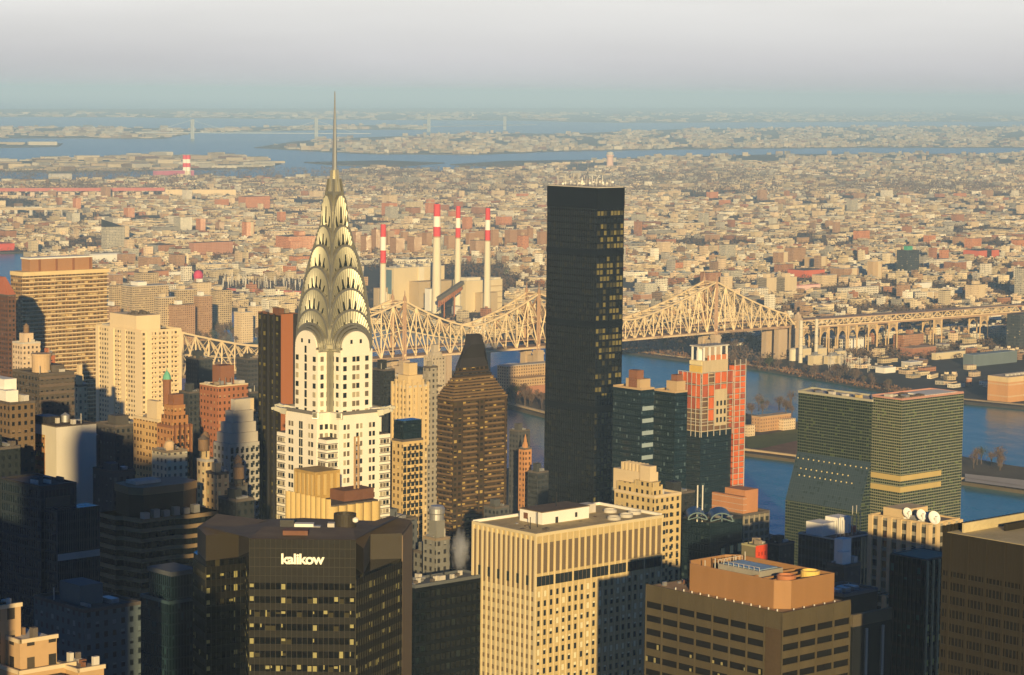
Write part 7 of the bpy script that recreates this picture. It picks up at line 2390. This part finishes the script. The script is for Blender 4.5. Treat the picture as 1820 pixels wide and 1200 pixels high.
# farther still: towns on the flats to the horizon
for (poly, n, w0, w1) in ((L_QUEENS, 4500, 14, 44), (L_FAR['college_point_ground'], 6500, 14, 60), (L_FAR['rikers_ground'], 800, 25, 120), (L_FAR['bronx_shore'], 1200, 25, 90), (L_FAR['far_shore'], 1400, 30, 130), (L_FAR['near_spit'], 60, 60, 200)):
    k = 0
    vmin, vmax = max(200, min(p[1] for p in poly)), max(p[1] for p in poly)
    if poly is L_QUEENS:
        vmax = 338
    while k < n:
        u, v = rh.uniform(-30, 1850), rh.uniform(vmin, vmax)
        if not inside(poly, u, v) or (poly is L_QUEENS and (not buildable(u, v) or 262 < u < 352 or not clear(gnd(u, v, 3).x, gnd(u, v, 3).y, 60))) or mnoise.noise(Vector((u / 60, v / 9, 1.7))) > rh.uniform(-.1, .35):
            k += .2
            continue
        P = gnd(u, v, 3)
        cw, n1, cr_, n2 = hcol(rh)
        w = rh.uniform(w0, w1)
        hblock(mass, P.x, P.y, w, w * rh.uniform(.2, .5), rh.choice((5, 6, 7, 8, 9, 16)) * (1 + P.y / 45000), G + rh.uniform(-.6, .3), tuple(x_ * .6 for x_ in cw), cr_, LANDZ)
        k += 1
tag(mass.build('distant_housing', TINT), 'sea of small low houses fading into the distance on the far bank', kind='stuff')
for i in range(80):
    u, v = q.uniform(1470, 1760), q.uniform(634, 700)
    if v > 640 + (u - 1440) * .19 or v < 632 + (u - 1470) * .06:
        continue
    P = gnd(u, v, 3)
    if not clear(P.x, P.y, 2):
        continue
    b = MB(); cw, n1, cr2, n2 = hcol(q)
    w, d, h = q.uniform(6, 26), q.uniform(5, 14), q.uniform(3, 6)
    hblock(b, 0, 0, w, d, h, 0, cw, cr2, 0, q)
    o = b.build('yard_shed', TINT, None, (P.x, P.y, 3), G + q.uniform(-.4, .4))
    tag(o, 'shed', 'shed', 'sheds of the riverside works yard')
    labs.append((o, 'yard shed', 'little ' + n1, u, v))
finish_labels(labs)

# ------------------------------------------------------------------ trees
TWIG = mat('bare_twigs', (.125, .085, .062), .95, var=.25, scale=.08)
TRK = mat('tree_trunk', (.10, .075, .055), .95, var=.2)
EVG = mat('evergreen_leaves', (.045, .055, .022), .95, var=.3, scale=.2)
def crown_mesh(r, seed, n=260):
    k = random.Random(seed)
    b = MB()
    for i in range(n):
        th, ph = k.uniform(0, 2 * math.pi), math.acos(k.uniform(-.55, 1))
        rad = r * k.uniform(.35, 1.0) * (.85 + .25 * math.sin(3 * th + seed))
        p = Vector((rad * math.sin(ph) * math.cos(th), rad * math.sin(ph) * math.sin(th), rad * math.cos(ph) * 1.05))
        e = r * k.uniform(.06, .16)
        a_ = Vector((k.gauss(0, 1), k.gauss(0, 1), k.gauss(0, 1))).normalized() * e
        d = Vector((k.gauss(0, 1), k.gauss(0, 1), k.gauss(0, 1))).normalized() * e
        b.face([p - a_, p + d, p + a_])
    for i in range(9):
        th, ph = k.uniform(0, 6.28), k.uniform(.2, 1.2)
        b.bar((0, 0, -r * 1.0), (r * .8 * math.sin(ph) * math.cos(th), r * .8 * math.sin(ph) * math.sin(th), r * .8 * math.cos(ph)), r * .04)
    return b
PROT = []
for i in range(4):
    o = crown_mesh(5.0, i + 2).build('crown', EVG if i == 3 else TWIG)
    PROT.append(o.data); bpy.data.objects.remove(o)
b = MB(); b.lathe([(.45, 0), (.3, 4), (.2, 7)], 6); o = b.build('trunk', TRK); TRM = o.data; bpy.data.objects.remove(o)
tl = []
def tree(x, y, s_, k, u, v, kind):
    o = thing('bare_tree' if k != 3 else 'evergreen_tree', kind, 'tree', (x, y, LANDZ), rh.uniform(0, 6), 'winter trees along the river')
    o.scale = (s_, s_, s_)
    for nm, me, z in (('crown', PROT[k], 9.0), ('trunk', TRM, 0)):
        c_ = bpy.data.objects.new(nm, me); c_.location = (0, 0, z); COL.objects.link(c_); c_.parent = o
    tl.append((o, 'tree', ('dark green evergreen' if k == 3 else 'bare brown') + (' tall' if s_ > 1.25 else ' small' if s_ < .95 else ''), u, v))
TP = [([(322, 588), (470, 588), (470, 612), (322, 612)], 60), ([(1330, 728), (1412, 722), (1412, 742), (1330, 748)], 16), ([(895, 690), (972, 690), (972, 730), (905, 720)], 22),
      ([(1112, 592), (1290, 596), (1380, 612), (1380, 630), (1112, 622)], 50), ([(1440, 662), (1500, 668), (1600, 690), (1580, 698), (1440, 674)], 26), ([(1230, 650), (1330, 648), (1440, 664), (1400, 662)], 14),
      ([(1110, 560), (1260, 560), (1260, 590), (1110, 585)], 30), ([(880, 470), (968, 460), (968, 500), (890, 520)], 20), ([(1716, 818), (1790, 828), (1790, 838), (1716, 832)], 10)]
for poly, n in TP:
    k = 0; guard = 0
    while k < n and guard < 4000:
        guard += 1
        u, v = rh.uniform(min(p[0] for p in poly), max(p[0] for p in poly)), rh.uniform(min(p[1] for p in poly), max(p[1] for p in poly))
        if not inside(poly, u, v):
            continue
        P = gnd(u, v, 3)
        if not clear(P.x, P.y, 2):
            continue
        tree(P.x, P.y, rh.uniform(.8, 1.45), 3 if rh.random() < .12 else rh.randrange(3), u, v, 'tree')
        k += 1
MARKS = [('the pale truss', 390, 625), ('the orange island wing', 1372, 750), ('the white tennis dome', 907, 665), ('the far bridge mast', 1272, 600), ('the slim chimneys', 1436, 640), ('the works yard sheds', 1575, 665), ('the unfinished tower core', 1265, 640),
         ('the black glass tower', 1112, 570), ('the last striped chimney', 866, 480), ('the black glass tower side', 968, 470), ('the island point', 1760, 830), ('the cream island block', 430, 580), ('the rust brown slab', 465, 600), ('the cream apartment tower', 322, 600), ('the island sea wall', 940, 725)]
finish_labels(tl)
# woods and street trees that read as one mass
wd_ = MB()
def woods(poly, n, s0, s1):
    k = 0
    us, vs_ = [p[0] for p in poly], [p[1] for p in poly]
    while k < n:
        u, v = rh.uniform(min(us), max(us)), rh.uniform(min(vs_), max(vs_))
        k += 1
        if not inside(poly, u, v) or not inside(L_QUEENS + [], u, v) and v > 340:
            continue
        P = gnd(u, v, 3)
        s_ = rh.uniform(s0, s1)
        for j in range(9):
            p = P + Vector((rh.gauss(0, s_), rh.gauss(0, s_), rh.uniform(.3, 1.6) * s_))
            e = s_ * rh.uniform(.25, .6)
            a_ = Vector((rh.gauss(0, 1), rh.gauss(0, 1), rh.gauss(0, 1))).normalized() * e
            d = Vector((rh.gauss(0, 1), rh.gauss(0, 1), rh.gauss(0, 1))).normalized() * e
            wd_.face([p - a_, p + d, p + a_])
def leaf_clump(P, s_, n):
    for j in range(n):
        p = P + Vector((rh.gauss(0, s_), rh.gauss(0, s_), rh.uniform(.3, 2.4) * s_))
        e = s_ * rh.uniform(.25, .6)
        a_ = Vector((rh.gauss(0, 1), rh.gauss(0, 1), rh.gauss(0, 1))).normalized() * e
        d = Vector((rh.gauss(0, 1), rh.gauss(0, 1), rh.gauss(0, 1))).normalized() * e
        wd_.face([p - a_, p + d, p + a_])
for (uc, vc, su, sv, n) in ((690, 311, 55, 4, 900), (1270, 315, 75, 7, 1300), (1650, 335, 95, 5, 1300), (1150, 322, 60, 5, 700), (880, 320, 50, 4, 300), (160, 335, 80, 5, 500)):
    for k in range(n):
        u, v = rh.gauss(uc, su), rh.gauss(vc, sv)
        if inside(L_QUEENS, u, v) and v < 352:
            leaf_clump(gnd(u, v, 3), rh.uniform(5, 9), 5)
k = 0
while k < 9000:                         # wooded blocks among the nearer houses
    u, v = rh.uniform(-20, 1840), 352 + 290 * rh.random() ** 1.2
    P = gnd(u, v, 3)
    k += 1
    if inside(L_QUEENS, u, v) and leafy(P.x, P.y) and clear(P.x, P.y, 3) and not any(inside(p, u, v) for p in NOBUILD[:3]):
        leaf_clump(P, rh.uniform(2.6, 4.6), 7)
woods([(600, 455), (968, 440), (968, 520), (880, 520), (600, 470)], 1100, 4, 7)
woods([(1110, 555), (1420, 545), (1420, 620), (1110, 600)], 1500, 3.5, 6)
woods([(1420, 530), (1840, 530), (1840, 552), (1420, 566)], 900, 3.5, 6)
woods([(-20, 480), (560, 440), (560, 560), (100, 515)], 2500, 3, 5)
woods([(-20, 345), (1840, 345), (1840, 470), (-20, 470)], 15000, 3, 6)
woods([(-20, 305), (1840, 290), (1840, 350), (-20, 350)], 6000, 6, 11)
woods([(1110, 470), (1840, 470), (1840, 640), (1300, 640)], 7000, 2.5, 5)
tag(wd_.build('bare_woods', TWIG), 'bare purple-brown winter woods and street trees of the far bank', kind='stuff')
# streets as lighter seams and yards: rough shore scrub
b = MB()
for i in range(2600):
    t_ = rh.random()
    u = 1110 + 560 * t_
    v = (625 + (652 - 625) * (u - 1110) / 220 if u < 1330 else 652 + (700 - 652) * (u - 1330) / 270) - rh.uniform(0, 9)
    P = gnd(u, v, 3)
    e = rh.uniform(.8, 2.4)
    p = P + Vector((0, 0, rh.uniform(.2, 2.6)))
    a_ = Vector((rh.gauss(0, 1), rh.gauss(0, 1), rh.gauss(0, 1))).normalized() * e
    d = Vector((rh.gauss(0, 1), rh.gauss(0, 1), rh.gauss(0, 1))).normalized() * e
    b.face([p - a_, p + d, p + a_])
tag(b.build('shore_scrub', mat('russet_scrub', (.22, .12, .06), .95, var=.3, scale=.06)), 'russet scrub along the far river shore', kind='stuff')

# ------------------------------------------------------------------ unseen towers added outside the frame to cast shade into it
SHF = facade('shadow_caster_stone', (.36, .32, .26), (.03, .03, .035), 2.8, 3.6, .5, .55)
def shadow_caster(label, x, y, steps, rz=G):
    o = thing('shadow_caster_tower', label, 'office tower', (x, y, MAN), rz)
    z0 = 0
    for (w, d, h) in steps:
        b = MB(); b.box(-w / 2, w / 2, -d / 2, d / 2, z0, h); b.build('wall', SHF, o)
        ubox('roof', o, -w / 2 + .5, w / 2 - .5, -d / 2 + .5, d / 2 - .5, h, h + .4, TAR)
        z0 = h
shadow_caster('added shadow-casting tower just left of the view', -172, 500, ((52, 44, 236),))
shadow_caster('tall slim added shadow-casting tower outside the lower left of the view', -121.5, 200, ((19, 40, 333),), 0)
shadow_caster('slim added shadow-casting tower just outside the bottom of the view', -66, 200, ((10, 30, 340),), 0)
shadow_caster('broad added shadow-casting block joined to the tall slim one outside the view', -95, 200, ((34, 40, 322),), 0)
shadow_caster('broad added shadow-casting tower outside the lower right of the view', 170, 300, ((44, 40, 267),))
